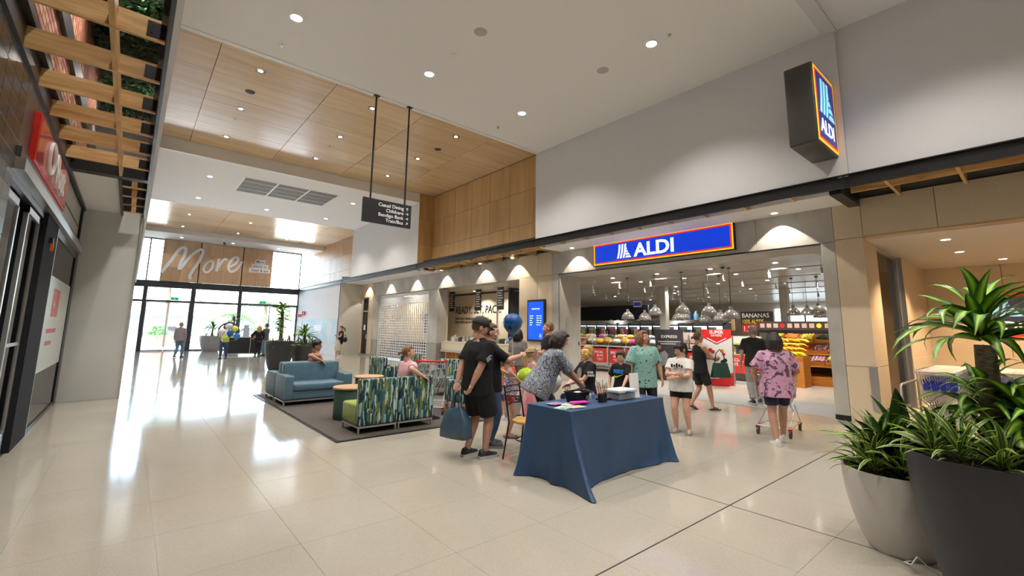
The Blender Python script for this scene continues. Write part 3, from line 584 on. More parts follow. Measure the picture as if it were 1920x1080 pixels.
# red box sign
t = thing('shop_sign', 'red box sign with white ring emblem above the left shopfront', 'sign', (-1.0, 8.18, 3.32))
MB().box(-.06, -1.43, 0, .05, 1.43, .53).build('sign_case', mat('post_red', (.55, .012, .012), .25, emit=.12, ecol=(.7, .05, .03)), t); MB().box(.05, -1.38, .02, .054, 1.38, .51).build('sign_face', mat('post_face', (.62, .06, .04), .12), t)
b = MB().tube([(.065, -.5+.22*cos(a), .29+.18*sin(a)) for a in [2*pi*k/24 for k in range(24)]], .024, 8, closed=True); b.build('ring_emblem', PURE, t, smooth=50)
text('Post', .5, PURE, t, (.075, -.24, .08), (0, 1, 0), bold=.025, ext=.02)
# stacking glass doors
def sdoor(y0, y1, x, lab):
    d = thing('glass_door', lab, 'door', (x, y0, 0), 0, 'sliding glass doors of the left shop'); w = y1-y0
    MB().box(-.02, 0, 0, .02, .06, 2.98).box(-.02, w-.06, 0, .02, w, 2.98).box(-.02, 0, 0, .02, w, .28).box(-.02, 0, 2.9, .02, w, 2.98).build('door_frame', SILVER, d)
    MB().box(-.015, .06, 1.33, .015, w-.06, 1.37).build('mid_rail', SILVER, d); MB().box(-.004, .06, .28, .004, w-.06, 1.33).build('lower_pane', CLEAR, d); MB().box(-.004, .06, 1.37, .004, w-.06, 2.9).build('upper_pane', CLEAR, d)
for k, (a, b, x) in enumerate(((6.5, 7.35, -1.1), (6.85, 7.7, -1.16), (7.3, 8.1, -1.22), (7.6, 8.5, -1.06))): sdoor(a, b, x, 'silver framed sliding glass door at the left shop, %s in the stack' % ('nearest', 'second', 'third', 'last')[k])
inn = boxobj('wall_shop_interior', (-3.6, 3.0, 0, -3.5, 13.3, 3.3), mat('shop_brick', (.36, .27, .22), .8, var=.3, vscale=12, stretch=(1, 1, 3)))
MB().box(-3.6, 6.3, -.01, -1.02, 13.3, .001).build('shop_floor', mat('shop_mat', (.05, .045, .045), .9), inn); MB().box(-3.6, 6, 3.2, -1.1, 13.3, 3.3).build('shop_ceiling', DARK, inn); MB().box(-3.6, 13.3, 0, -1.0, 13.4, 3.3).build('shop_end', GREYW, inn)
MB().box(-1.05, 8.9, 2.72, -.94, 8.98, 2.8).build('switch_box', BLACK, sf); MB().box(-.96, 8.93, 2.62, -.93, 8.97, 2.74).build('switch_tab', mat('tab_orange', (.8, .2, .02), .5), sf)
# ================================================================== ROLLER SHUTTER, SIDE DOOR
RS = mat('shutter_white', (.66, .67, .69), .4)
t = thing('roller_shutter', 'perforated silver roller shutter pulled down across a shop', 'shutter', (XF+.1, 18.42, 0))
for y in (0, 5.45): MB().box(-.06, y, 0, .06, y+.1, 3.38).build('guide_rail', RS, t)
for k in range(6): MB().box(-.015, .1, 2.82+k*.093, .01, 5.45, 2.9+k*.093).build('solid_slat', RS, t)
NY, NZ = 26, 21; dy = 5.35/NY; dz = 2.74/NZ
for j in range(NZ+1): MB().box(-.012, .1, .06+j*dz-.02, .012, 5.45, .06+j*dz+.02).build('shutter_slat', RS, t)
b = MB()
for i in range(NY+1):
    for j in range(NZ): b.box(-.01, .1+i*dy-.032, .06+j*dz+.02, .01, .1+i*dy+.032, .06+(j+1)*dz-.02)
tag(b.build('slat_links', RS, t), kind='stuff'); MB().box(-.02, .1, 0, .02, 5.45, .06).build('bottom_rail', SILVER, t)
sh = boxobj('wall_shutter_shop', (11.46, 18.44, 0, 11.52, 24.1, 3.36), mat('shop_cream', (.70, .58, .40), .6)); MB().box(10.72, 18.44, 3.3, 11.52, 26.3, 3.36).build('shop_ceiling', CEIL, sh); MB().box(10.6, 18.4, 0, 11.5, 26.3, .005).build('shop_floor', mat('shop_floor_grey', (.35, .33, .3), .5), sh)
MB().box(10.95, 18.3, 0, 11.5, 18.42, 3.4).build('shop_side', MATS['shop_cream'], sh); MB().box(10.95, 24.0, 0, 11.5, 24.1, 3.4).build('shop_side', MATS['shop_cream'], sh)
t = thing('shop_poster', 'dark framed poster hanging inside the shuttered shop', 'poster', (11.43, 19.6, 1.35)); MB().box(-.02, 0, 0, .02, .8, 1.0).build('poster_frame', DARK, t); MB().box(-.025, .1, .1, -.02, .7, .9).build('poster_print', mat('poster_grey', (.08, .09, .13), .5), t)
t = thing('shop_bench', 'low counter inside the shuttered shop', 'counter', (11.06, 20, .006)); MB().box(0, 0, .9, .36, 3.6, .95).build('worktop', mat('bench_blue', (.25, .3, .38), .5), t); MB().box(.05, .05, 0, .36, 3.55, .9).build('bench_body', DARK, t)
l = bpy.data.lights.new('shop_lamp', 'AREA'); l.energy = 45; l.size = .5; l.color = (1, .82, .58); t = thing('panel_light', 'ceiling panel light inside the shuttered shop', 'ceiling light', (11.08, 21.5, 3.27)); link(bpy.data.objects.new('lamp', l), t).location = (0, 0, -.03); MB().box(-.25, -.6, -.01, .25, .6, .01).build('diffuser', mat('panel_glow', (1, .9, .7), .5, emit=4, ecol=(1, .85, .62)), t)
d = frame('door_5'); MB().box(10.5, 25.3, 0, 10.56, 25.36, 3.35).box(10.5, 26.09, 0, 10.56, 26.15, 3.35).box(10.5, 25.3, 2.5, 10.56, 26.15, 2.58).box(10.5, 25.3, 3.29, 10.56, 26.15, 3.35).box(10.5, 25.3, 0, 10.56, 26.15, .1).build('door_frame', SILVER, d)
MB().box(10.53, 25.36, .1, 10.54, 26.09, 2.5).build('glass_pane', glassmat('amber_light_glass', (.95, .82, .55)), d); MB().box(10.53, 25.36, 2.58, 10.54, 26.09, 3.29).build('glass_pane', MATS['amber_light_glass'], d); MB().box(10.49, 25.6, 1.45, 10.5, 25.85, 1.75).build('notice_sheet', PURE, d); MB().box(10.45, 25.38, .95, 10.5, 25.42, 1.2).build('door_handle', CHROME, d)  # amber tint puts the warm light of the lobby into the glass
MB().box(10.6, 11.9, 3.5, 11.6, 18.42, 3.56).build('counter_ceiling', MATS['store_ceiling'] if 'store_ceiling' in MATS else CEIL, sh); MB().box(10.72, 25.2, 0, 10.76, 26.3, 3.4).build('lobby_wall', MATS['shop_cream'], sh)  # lobby wall set close behind the door glass to catch light
# ================================================================== SUPERMARKET INTERIOR SHELL
ZS = 3.5
sc = boxobj('ceiling_store', (11.55, 2.1, ZS, 32, 24, ZS+.1), mat('store_ceiling', (.64, .61, .57), .25))
for k in range(9): MB().box(11.55, 3.4+k*1.8, ZS-.002, 32, 3.42+k*1.8, ZS).build('ceiling_joint', mat('joint_grey', (.3, .29, .28), .6), sc)
fs = boxobj('floor_store', (12.6, 2.1, -.1, 32, 24, .002), mat('store_floor', (.52, .48, .42), .2, var=.08, vscale=5))
MB().box(10.64, 2.8, -.1, 12.6, 10.4, .004).build('entry_mat', mat('entry_carpet', (.27, .265, .26), .95, var=.12, vscale=60, bump=.3, bscale=300), fs); MB().box(10.64, 10.4, -.1, 12.6, 24, .002).build('lobby_floor', MATS['store_floor'], fs)
ws = boxobj('wall_store_back', (31, 2.1, 0, 31.2, 24, 3.5), mat('store_wall', (.62, .57, .5), .6)); MB().box(24, 15.6, 1.9, 24.1, 24, 3.2).build('black_bulkhead', mat('store_navy', (.012, .015, .025), .5), ws)
MB().box(12.6, 23.9, 0, 32, 24, 3.5).build('store_end_wall', MATS['store_wall'], ws); MB().box(13.7, 2.3, 0, 32, 2.4, 3.5).build('store_side_wall', MATS['store_wall'], ws)
MB().box(30.9, 4.5, 1.9, 31.0, 11, 3.1).build('daylit_window', mat('daylight_pane', (.8, .9, 1), .4, emit=2.2, ecol=(.8, .92, 1)), ws)
for y in (6.1, 7.7, 9.3): MB().box(30.88, y, 1.9, 30.92, y+.08, 3.1).build('window_mullion', DARK, ws)
# ceiling lights of the store
k = 0
for x in (13.2, 14.95, 17.5, 20.5, 24):
    k = -1
    for y in ((4.6, 6.4, 8.2, 10.0, 14.4, 16.6, 18.6) if x < 18 else (4.6, 8.2, 11.8, 15.4)):
        if x == 14.95 and y > 11: continue
        k += 1; downlight('small bright downlight in the supermarket ceiling, %s of the row %s' % (ORD[k % 8], ('nearest the entrance', 'second from the entrance', 'in the middle', 'second from the back', 'at the back')[int((x-13)/2.6)]), (x, y, ZS-.003), 220, 'downlights in the supermarket ceiling', sc=.8, col=(1, .93, .82), angle=140)
# ---- packing counter
t = thing('packing_counter', 'long cream packing counter with grey shelf behind the shop opening', 'counter', (10.72, 11.6, 0))
CRM = mat('counter_cream', (.70, .60, .44), .45)
MB().box(0, 0, .69, .6, 5.95, 1.02).build('counter_front', CRM, t); MB().box(-.04, 0, .60, .66, 5.95, .69).build('grey_shelf', mat('counter_grey', (.42, .42, .42), .4), t); MB().box(.3, 0, 0, .6, 5.95, .6).build('kick_panel', mat('counter_dark', (.1, .09, .08), .5), t); MB().box(-.02, 0, 1.02, .66, 5.95, 1.05).build('worktop', CRM, t)
for k in range(6): MB().box(.2, 4.0+k*.31, .3, .28, 4.28+k*.31, .58).build('timber_block', wood('counter_block', '#b8722c', '#d08a3c', 1, 2), t)
t = thing('store_wall_lettering', 'black hand drawn slogan on the cream wall behind the counter', 'wall lettering', (13.99, 21.5, 1.9))
pw = boxobj('wall_packing', (14.0, 15.9, 0, 14.12, 24, 3.5), mat('packing_cream', (.70, .60, .47), .6)); MB().box(13.97, 15.9, 3.42, 14.0, 24, 3.5).build('cornice', DARK, pw); MB().box(13.2, 15.78, 0, 14.12, 15.9, 3.5).build('dark_return', BLACK, pw)
text('READY, SET, PACK!', .56, BLACK, t, (-.004, 0, .52), (0, -1, 0), bold=.008, wid=.9, space=.97, shear=.1)
text('Our faster checkouts, your savings.\nStart with real savings, real people.', .215, mat('ink_brown', (.12, .085, .06), .6), t, (-.004, 0, .2), (0, -1, 0), bold=.01, wid=1.02, line=.9)
for y, l_ in ((18.0, 'left'), (15.9, 'middle'), (14.35, 'right')):
    p = thing('hanging_poster', 'black hanging poster with white text above the counter, %s of three' % l_, 'poster', (11.5, y, 2.4), 0, 'black posters over the counter')
    MB().box(-.01, -.21, 0, .01, .21, .92).build('poster_sheet', mat('poster_black', (.02, .02, .02), .5), p)
    for s in (-.18, .18): MB().cyl((0, s, .92), (0, s, 1.1), .004, n=6).build('hanger', CHROME, p)
    for q in range(7): MB().box(-.012, -.16+.04*(q % 3), .16+q*.1, -.01, .17, .16+q*.1+.045).build('printed_line', PURE, p)
for x, y in ((12.2, 15.4), (12.1, 13.4)):
    tag(MB().cyl((x, y, 0), (x, y, 3.5), .06, n=14).build('store_post', PURE, None, smooth=40), 'slim white post behind the packing counter, %s one' % ('left' if y > 14 else 'right'), 'post', 'white posts behind the counter')
t = thing('exit_sign', 'small green exit sign hanging inside the packing area', 'sign', (13.0, 13.75, 2.75)); MB().box(0, -.17, 0, .03, .17, .22).build('sign_case', PURE, t); MB().box(-.004, -.15, .03, 0, .15, .19).build('pictogram', mat('exit_aqua', (.0, .45, .42), .4, emit=.4, ecol=(0, .6, .55)), t)
_boxm = [mat('pack_%d' % i, c, .5) for i, c in enumerate(((.7, .68, .62), (.05, .08, .25), (.75, .45, .06), (.6, .05, .05), (.1, .32, .1), (.2, .2, .22), (.45, .1, .35), (.75, .62, .1), (.12, .3, .5), (.8, .8, .82)))]
for k in range(16):
    y = 11.9+k*.36; n = ('kettle', 'toaster', 'packed_bag', 'carton')[k % 4]; b = MB()
    if k % 4 == 0: b.lathe([(.09, 0), (.1, .06), (.07, .2), (.03, .24)], n=12).cyl((.09, 0, .08), (.09, 0, .2), .012, n=6)
    elif k % 4 == 1: b.box(-.1, -.14, 0, .1, .14, .18).box(-.03, -.1, .17, .03, .1, .2)
    elif k % 4 == 2: b.box(-.12, -.14, 0, .12, .14, .2).box(-.02, -.06, .2, .02, .06, .28)
    else: b.box(-.12, -.1, 0, .12, .1, .22).box(-.125, -.03, .02, .125, .03, .225)
    o = b.build(n, [CHROME, DARK, GREYW, mat('counter_goods', (.2, .16, .14), .5)][k % 4], None, smooth=40, bevel=.006 if k % 4 else 0); o.location = (11.05+.12*(k % 2), y, 1.05); tag(o, 'small %s standing on the cream packing counter, %s from its right end' % (n.replace('_', ' '), ORD[k]), n.replace('_', ' '), 'goods on the packing counter')
# ---- information screen
t = thing('wall_screen', 'tall blue information screen on the beige wall', 'screen', (XF-.07, 10.68, 1.22))
MB().box(0, 0, 0, .07, .86, 1.4).build('bezel', BLACK, t, bevel=.008); MB().box(-.003, .06, .07, 0, .80, 1.33).build('display', mat('screen_blue', (.0, .06, .6), .3, emit=.9, ecol=(.0, .085, .72)), t)
_sw = mat('screen_text', (.9, .95, 1), .4, emit=.9); text('TRADING HOURS', .05, _sw, t, (-.006, .43, 1.07), (0, -1, 0), align='CENTER', bold=.02)
for i, (a, b) in enumerate((('Mon-Wed', '8:30am - 8pm'), ('Thursday', '8:30am - 9pm'), ('Friday', '8:30am - 8pm'), ('Saturday', '8:30am - 8pm'), ('Sunday', '9am - 8pm'))): text(a, .043, _sw, t, (-.006, .72, .84-i*.075), (0, -1, 0), bold=.01); text(b, .043, _sw, t, (-.006, .38, .84-i*.075), (0, -1, 0), bold=.01)
MB().box(-.006, .12, .1, -.003, .24, .26).build('emblem_border', ORNG, t); MB().box(-.008, .13, .11, -.006, .23, .25).build('emblem_face', NAVY, t); logo(t, (-.009, .22, .15), (0, -1, 0), (0, 0, 1), .08, .08, SCY)
# ================================================================== LOUNGE
rug = thing('carpet_mat', 'large dark brown carpet mat under the lounge seats', 'carpet', (2.45, 6.68, 0))
RUG = mat('carpet_brown', (.105, .088, .078), .97, var=.25, vscale=50, bump=.5, bscale=250)
MB().box(0, 0, 0, 4.35, 5.5, .012).build('carpet_pile', RUG, rug); MB().box(-.05, -.05, 0, 0, 5.55, .014).box(4.35, -.05, 0, 4.4, 5.55, .014).box(0, -.05, 0, 4.35, 0, .014).box(0, 5.5, 0, 4.35, 5.55, .014).build('edge_strip', BLACK, rug)
TEALF = cloth('sofa_teal', (.105, .19, .255), .7); PIP = mat('sofa_piping', (.25, .36, .25), .7)
def leather(n, b, m, par, bev=.03): return MB().box(*b).build(n, m, par, bevel=bev, seg=3, smooth=50)
def sofa(label, loc, rz):
    t = thing('sofa', label, 'sofa', loc, rz, 'blue sofas back to back'); L = 1.38
    leather('seat_base', (.17, .03, .12, L-.17, .62, .30), TEALF, t); leather('seat_cushion', (.17, .0, .29, L-.17, .62, .44), TEALF, t, .04)
    leather('armrest', (0, .02, .12, .17, .80, .60), TEALF, t); leather('armrest', (L-.17, .02, .12, L, .80, .60), TEALF, t)
    b = leather('backrest', (.1, .58, .12, L-.1, .8, .83), TEALF, t, .045)
    for x in (.004, .166, L-.166, L-.004): MB().tube([(x, .02, .14), (x, .018, .58), (x, .05, .602), (x, .76, .602)], .005, 5).build('piping', PIP, t)
    MB().tube([(.12, .575, .46), (.12, .575, .80), (.16, .59, .825), (L-.16, .59, .825), (L-.12, .575, .80), (L-.12, .575, .46)], .005, 5).build('piping', PIP, b)
    MB().bar((0.02, .06, .1), (L-.02, .06, .1), .03, .03).bar((.02, .76, .1), (L-.02, .76, .1), .03, .03).bar((.02, .06, .1), (.02, .76, .1), .03, .03).bar((L-.02, .06, .1), (L-.02, .76, .1), .03, .03).build('base_frame', SILVER, t)
    for x in (.02, L-.02):
        for y in (.06, .76): MB().box(x-.015, y-.015, .012, x+.015, y+.015, .1).build('leg', SILVER, t)
sofa('blue two seat sofa facing the viewer at the carpet edge', (2.54, 10.1, 0), 0); sofa('blue two seat sofa backing onto the front one, facing the doors', (3.92, 11.74, 0), pi)
STRK = mat('brush_fabric', (.1, .2, .2), .85, sheen=.15); nt, bs, N, L = nodes(STRK)
tc = N('ShaderNodeTexCoord'); mp = N('ShaderNodeMapping'); mp.inputs['Scale'].default_value = (1.25, 1.25, .2); L(tc.outputs['Object'], mp.inputs[0]); nz = N('ShaderNodeTexNoise'); nz.inputs['Scale'].default_value = 9; L(tc.outputs['Object'], nz.inputs['Vector'])
ad = N('ShaderNodeVectorMath'); ad.operation = 'MULTIPLY_ADD'; ad.inputs[1].default_value = (.02, .02, .02); L(nz.outputs['Color'], ad.inputs[0]); L(mp.outputs[0], ad.inputs[2])
vo = N('ShaderNodeTexVoronoi'); vo.inputs['Scale'].default_value = 30; vo.distance = 'CHEBYCHEV'; vo.inputs['Randomness'].default_value = 1; L(ad.outputs[0], vo.inputs['Vector']); sp = N('ShaderNodeSeparateColor'); L(vo.outputs['Color'], sp.inputs[0])
r = ramp(nt, [(0, '#10303c'), (.2, '#1d4a52'), (.34, '#57776a'), (.44, '#0d2834'), (.54, '#a9c8c2'), (.68, '#66783f'), (.78, '#1f5663'), (.88, '#b9b082'), (.94, '#8fb3b4')], 'CONSTANT'); L(sp.outputs[0], r.inputs[0]); L(r.outputs[0], bs.inputs['Base Color'])
LIME = cloth('seat_lime', (.30, .38, .085), .75)
def slipper(label, loc, rz):
    t = thing('lounge_chair', label, 'chair', loc, rz, 'patterned lounge chairs'); w = .63
    leather('seat', (0, .14, .13, w, .72, .43), LIME, t, .035); leather('backrest', (0, 0, .13, w, .15, .82), STRK, t, .025)
    MB().bar((.012, .03, .11), (w-.012, .03, .11), .025, .025).bar((.012, .69, .11), (w-.012, .69, .11), .025, .025).bar((.012, .03, .11), (.012, .69, .11), .025, .025).bar((w-.012, .03, .11), (w-.012, .69, .11), .025, .025).build('base_frame', SILVER, t)
    for x in (.015, w-.015):
        for y in (.035, .685): MB().box(x-.012, y-.012, .012, x+.012, y+.012, .1).build('leg', SILVER, t)
slipper('armless chair with brush stroke fabric back and lime seat, left one nearest the viewer', (2.80, 6.86, 0), 0); slipper('armless chair with brush stroke fabric back under the pink shirted woman', (3.46, 6.87, 0), 0)
def armchair(label, loc, rz):
    t = thing('armchair', label, 'armchair', loc, rz, 'patterned armchairs'); w = .68
    leather('seat', (.1, .1, .2, w-.1, .66, .44), STRK, t, .035); leather('backrest', (.02, 0, .2, w-.02, .14, .85), STRK, t, .04); leather('armrest', (0, .06, .2, .12, .64, .62), STRK, t, .03); leather('armrest', (w-.12, .06, .2, w, .64, .62), STRK, t, .03)
    for x in (.05, w-.05):
        for y in (.08, .6): MB().cyl((x, y, .22), (x, y, .012), .022, .013, 10).build('leg', PINE, t)
armchair('patterned armchair seen side on beside the far round table', (4.95, 11.75, 0), -1.35); armchair('patterned armchair facing the viewer beside the roller shutter side', (6.72, 12.1, 0), pi-.1); armchair('patterned armchair with timber legs beyond the trolley', (6.65, 9.75, 0), pi/2+.75)
armchair('green patterned armchair behind the girl in pink dress', (5.0, 7.25, 0), .1)
def drum(label, loc):
    t = thing('round_table', label, 'table', loc, 0, 'round drum tables'); MB().lathe([(.27, .012), (.285, .04), (.285, .50), (.27, .53)], n=32).build('drum_base', mat('drum_green', (.05, .11, .085), .6), t, smooth=40); MB().lathe([(.001, .53), (.31, .53), (.315, .54), (.315, .555), (.305, .565), (.001, .565)], n=36, cap=False).build('table_top', wood('table_oak', '#b08c66', '#c8a67e', 0, 1.5), t, smooth=40)
drum('round drum table with timber top beside the lime seat', (3.18, 8.22, 0)); drum('round drum table with timber top between the armchairs, farther one', (4.15, 9.75, 0))
# ================================================================== FACE PAINTING TABLE
CL = mat('cloth_blue', (.024, .066, .150), .5, var=.1, vscale=2, bump=.6, bscale=4)
t = thing('cloth_table', 'folding table covered by a long dark blue cloth', 'table', (3.67, 3.36, 0))
LX, LY = 1.79, .68
tm = MB().box(.03, .03, .70, LX-.03, LY-.03, .745).build('table_top', GREYW, t)
for x in (.15, LX-.15):
    for y in (.1, LY-.1): MB().cyl((x, y, .02), (x, y, .7), .014, n=8).build('leg', BLACK, t)
NS = 220; per = 2*(LX+LY); vs = []; NR = 18
def edge(sv):
    sv %= per
    for ln, p, d, n in ((LX, (0, 0), (1, 0), (0, -1)), (LY, (LX, 0), (0, 1), (1, 0)), (LX, (LX, LY), (-1, 0), (0, 1)), (LY, (0, LY), (0, -1), (-1, 0))):
        if sv <= ln: return V((p[0]+d[0]*sv, p[1]+d[1]*sv)), V(n), sv/ln, ln
        sv -= ln
for i in range(NR+1):
    h = i/NR
    for j in range(NS):
        sv = per*j/NS; p, n, f, ln = edge(sv)
        # distance to the nearest corner gathers the cloth outward there
        dc = min(sv % per, abs(sv-LX), abs(sv-LX-LY), abs(sv-2*LX-LY), abs(per-sv)); ci = 0
        near0 = min(sv, per-sv)
        g = math.exp(-(near0/.13)**2)*1.0+math.exp(-(abs(sv-LX)/.1)**2)*.42+math.exp(-(abs(sv-LX-LY)/.1)**2)*.5+math.exp(-(abs(sv-2*LX-LY)/.12)**2)*.45
        fold = .010*sin(sv*9+1.2)+.006*sin(sv*21+h*2)+.012*sin(sv*4.3)
        cdir = n.copy()
        if near0 < .2: cdir = (V((-.35, -1))).normalized()
        off = h*(.045+fold)+g*.34*h**1.5*(1+.16*sin(near0*40 if near0 < .3 else 0))
        z = .76-h*.752
        if h > .92: off += (h-.92)*.5*(.4+.6*sin(sv*5+.8))
        q = p+cdir*off; vs.append((q.x, q.y, max(.006, z)))
fs = [(i*NS+j, (i+1)*NS+j, (i+1)*NS+(j+1) % NS, i*NS+(j+1) % NS) for i in range(NR) for j in range(NS)]+[tuple(range(NS))]
o = MB().add(vs, fs).build('tablecloth', CL, None, smooth=70); o.location = t.location; tag(o, 'dark blue cloth draped to the floor over the face painting table', 'tablecloth')
TZ = .762
def on(x, y): return (3.67+x, 3.36+y, TZ)
tub = thing('black_tub', 'black plastic tub on the left of the blue table', 'tub', on(.58, .42), .1); b = MB(); b.lathe([(.001, .0), (.11, .0), (.135, .11), (.15, .115), (.15, .125), (.13, .125), (.105, .012), (.001, .01)], n=4, cap=False)
b.v = [((x*cos(.785)-y*sin(.785))*1.35, (x*sin(.785)+y*cos(.785))*1.0, z) for x, y, z in b.v]; b.build('tub_body', mat('tub_black', (.012, .012, .013), .35), tub, bevel=.004); MB().box(.03, -.109, .03, .1, -.104, .08).build('tub_label', mat('label_grey', (.16, .17, .18), .4), tub)
MB().sph((0, 0, .09), (.08, .05, .035), 12, 8).build('sponge', mat('sponge_pink', (.75, .5, .42), .8), tub, smooth=60)
for k, (x, y) in enumerate(((.78, .22), (.86, .24))):
    c = thing('brush_cup', 'black cup of paint brushes on the blue table, %s one' % ('left', 'right')[k], 'cup', on(x, y), 0, 'brush cups'); MB().lathe([(.036, 0), (.04, .1), (.037, .1), (.033, .01)], n=18).build('cup', mat('cup_black', (.015, .015, .015), .4), c, smooth=40)
    for q in range(5):
        a = q*1.3+k; e = V((.022*cos(a), .022*sin(a), .04)); f = V((.05*cos(a), .05*sin(a), .17+.03*(q % 3))); h = MB().cyl(e, f, .004, n=6).build('brush_handle', (PINE, BLACK, mat('brush_red', (.5, .08, .02), .4))[q % 3], c); MB().cyl(f, f+(f-e)*.18, .007, .003, 6).build('bristles', mat('bristle', (.3, .24, .06), .8), h)
bx = thing('storage_box', 'clear plastic storage box with white lid on the blue table', 'storage box', on(1.22, .26), .0)
b = MB().box(-.17, -.11, 0, .17, .11, .085); b.build('box_body', mat('plastic_clear', (.42, .44, .46), .2, alpha=.55), bx, bevel=.012); MB().box(-.185, -.125, .085, .185, .125, .125).build('lid', mat('lid_white', (.68, .70, .70), .35), bx, bevel=.012); MB().box(-.06, -.132, .085, .03, -.124, .105).build('clip', mat('clip_blue', (.02, .08, .5), .4), bx)
for k in range(6): MB().box(-.14+k*.05, -.08+.02*(k % 3), .006, -.105+k*.05, .06, .05+.012*(k % 2)).build('paint_tub', _boxm[(k*3+1) % 10], bx)
pa = thing('paint_tray', 'open palette of face paints beside the storage box', 'palette', on(.97, .33), .1); MB().box(-.09, -.06, 0, .09, .06, .02).build('tray', BLACK, pa)
for k in range(8): MB().lathe([(.001, .02), (.017, .02), (.017, .027), (.001, .027)], c=(-.066+.044*(k % 4), -.027+.054*(k//4), 0), n=12, cap=False).build('paint_pan', _boxm[(k*7+2) % 10], pa)
for k, (x, y, c_) in enumerate(((.70, .5, (.5, .35, .2)), (.74, .44, (.15, .4, .38)), (.68, .42, (.6, .45, .5)), (.9, .5, (.7, .68, .64)), (.97, .5, (.2, .25, .5)))):
    o = MB().lathe([(.022, 0), (.024, .05), (.015, .06), (.015, .075), (.001, .075)], n=14).build('paint_bottle', mat('bottle_%d' % k, c_, .4), None, smooth=40); o.location = on(x, y); tag(o, 'small paint bottle behind the brush cups, number %s' % ('one', 'two', 'three', 'four', 'five')[k]+' from the tub', 'bottle', 'paint bottles')
for k, (x, y, a, c_) in enumerate(((.12, .22, .3, (.6, .65, .7)), (.26, .16, -.2, (.5, .55, .5)), (.3, .3, .5, (.62, .6, .62)), (.2, .42, .1, (.25, .35, .5)))):
    o = MB().box(-.1, -.07, 0, .1, .07, .003).box(-.07, -.05, .003, .0, .02, .0036, 1).box(.02, -.04, .003, .07, .05, .0036, 2).build('design_sheet', [mat('sheet_%d' % k, c_, .5, var=.5, vscale=30), _boxm[(k*3+4) % 10], _boxm[(k*2) % 10]], None); o.location = on(x, y); o.location.z += .0042*k; o.rotation_euler = (0, 0, a); tag(o, 'printed face paint design sheet on the left table end, layer %s' % ('one', 'two', 'three', 'four')[k], 'sheet', 'design sheets')
o = MB().add([(-.14, -.03, 0), (.14, -.05, 0), (.16, .03, 0), (-.1, .05, 0), (-.14, -.03, .02), (.14, -.05, .006), (.16, .03, .014), (-.1, .05, .022)], [(0,3,2,1),(4,5,6,7),(0,1,5,4),(1,2,6,5),(2,3,7,6),(3,0,4,7)]).build('pink_cloth', mat('cloth_magenta', (.62, .03, .38), .6), None); o.location = on(.42, .26); o.location.z += .018; tag(o, 'bright magenta cloth strip lying on the design sheets', 'cloth')
sd = thing('sign_holder', 'white upright sheet in a stand at the right of the blue table', 'sign', on(1.46, .2), -.1); MB().box(-.085, 0, .004, .085, .006, .31).build('sheet', PURE, sd).rotation_euler = (-.08, 0, 0); MB().box(-.08, -.04, 0, .08, .05, .006).build('stand_foot', mat('acrylic', (.7, .72, .74), .1, alpha=.5), sd)
# bistro chair
ch = thing('metal_chair', 'black metal ladder back chair with timber seat at the table end', 'chair', (4.02, 4.42, 0), .25)
for x in (-.17, .17):
    MB().tube([(x*1.15, .24, 0), (x, .17, .45), (x*1.0, .2, .62), (x, .26, .9)], .011, 8).build('leg', BLACK, ch, smooth=50); MB().tube([(x*1.1, -.2, 0), (x, -.15, .45)], .011, 8).build('leg', BLACK, ch, smooth=50)
for k in range(4): MB().tube([(-.17, .21+k*.014, .66+k*.072), (0, .235+k*.014, .67+k*.072), (.17, .21+k*.014, .66+k*.072)], .011, 6, flat=.5).build('back_slat', BLACK, ch, smooth=50)
MB().lathe([(.001, .45), (.19, .45), (.2, .462), (.195, .478), (.001, .482)], n=24, cap=False).build('seat', wood('seat_timber', '#c08a3e', '#dba859', 0, 2), ch, smooth=40); MB().tube([(.15*cos(a), .0+.15*sin(a), .24) for a in [2*pi*k/20 for k in range(20)]], .008, 6, closed=True).build('foot_ring', BLACK, ch, smooth=50)
# balloons
def balloon(label, loc, r, c, string=None, group='balloons', al=1):
    t = thing('balloon', label, 'balloon', loc, 0, group); m = mat('balloon_'+c if isinstance(c, str) else 'balloon', hexc(c), .12, coat=.5)
    b = MB(); b.lathe([(.001, -1.22*r), (.06*r, -1.2*r), (.3*r, -1.02*r), (.62*r, -.68*r), (.88*r, -.3*r), (1.0*r, .1*r), (.93*r, .48*r), (.7*r, .8*r), (.36*r, 1.0*r), (.001, 1.06*r)], n=24, cap=False).build('balloon_skin', m, t, smooth=80); MB().cyl((0, 0, -1.22*r), (0, 0, -1.3*r), .02*r, .09*r, 10).build('knot', m, t)
    if string: MB().tube([(0, 0, -1.28*r), V(string)*.5+V((.02, 0, -.6*r)), V(string)], .0016, 5).build('string', PURE, t)
balloon('large royal blue balloon floating beside the pointing woman', (4.5, 5.31, 1.70), .155, '#0b4f8f', (-.09, -.1, -.5)); balloon('lime green balloon held by the girl in purple', (4.86, 5.38, .86), .155, '#a9c92a', (-.06, .02, -.25)); balloon('white balloon behind the face painter', (5.05, 4.98, .82), .14, '#dedbd8', (.0, .0, -.4))
for k, (x, y, z, c, n) in enumerate(((3.72, 25.6, 1.55, '#d8d8dc', 'upper white'), (3.42, 25.6, 1.28, '#d4d4da', 'left white'), (3.95, 25.6, 1.42, '#d6d84a', 'yellow'), (3.78, 25.55, 1.22, '#0a57a8', 'middle blue'), (4.08, 25.6, 1.08, '#1b73c9', 'right blue'), (3.6, 25.55, .98, '#b3cf3a', 'lime'))): balloon(n+' balloon in the bunch by the entrance kiosk', (x, y, z), .15, c, (3.7-x, .25, .85-z), 'balloon bunch by the kiosk')
for k, (c, n, y) in enumerate((('#b7d531', 'small lime', 12.9), ('#1d5ea6', 'small blue', 13.3))): balloon(n+' balloon on the packing counter end', (11.2, y, 1.05+.16), .12, c)
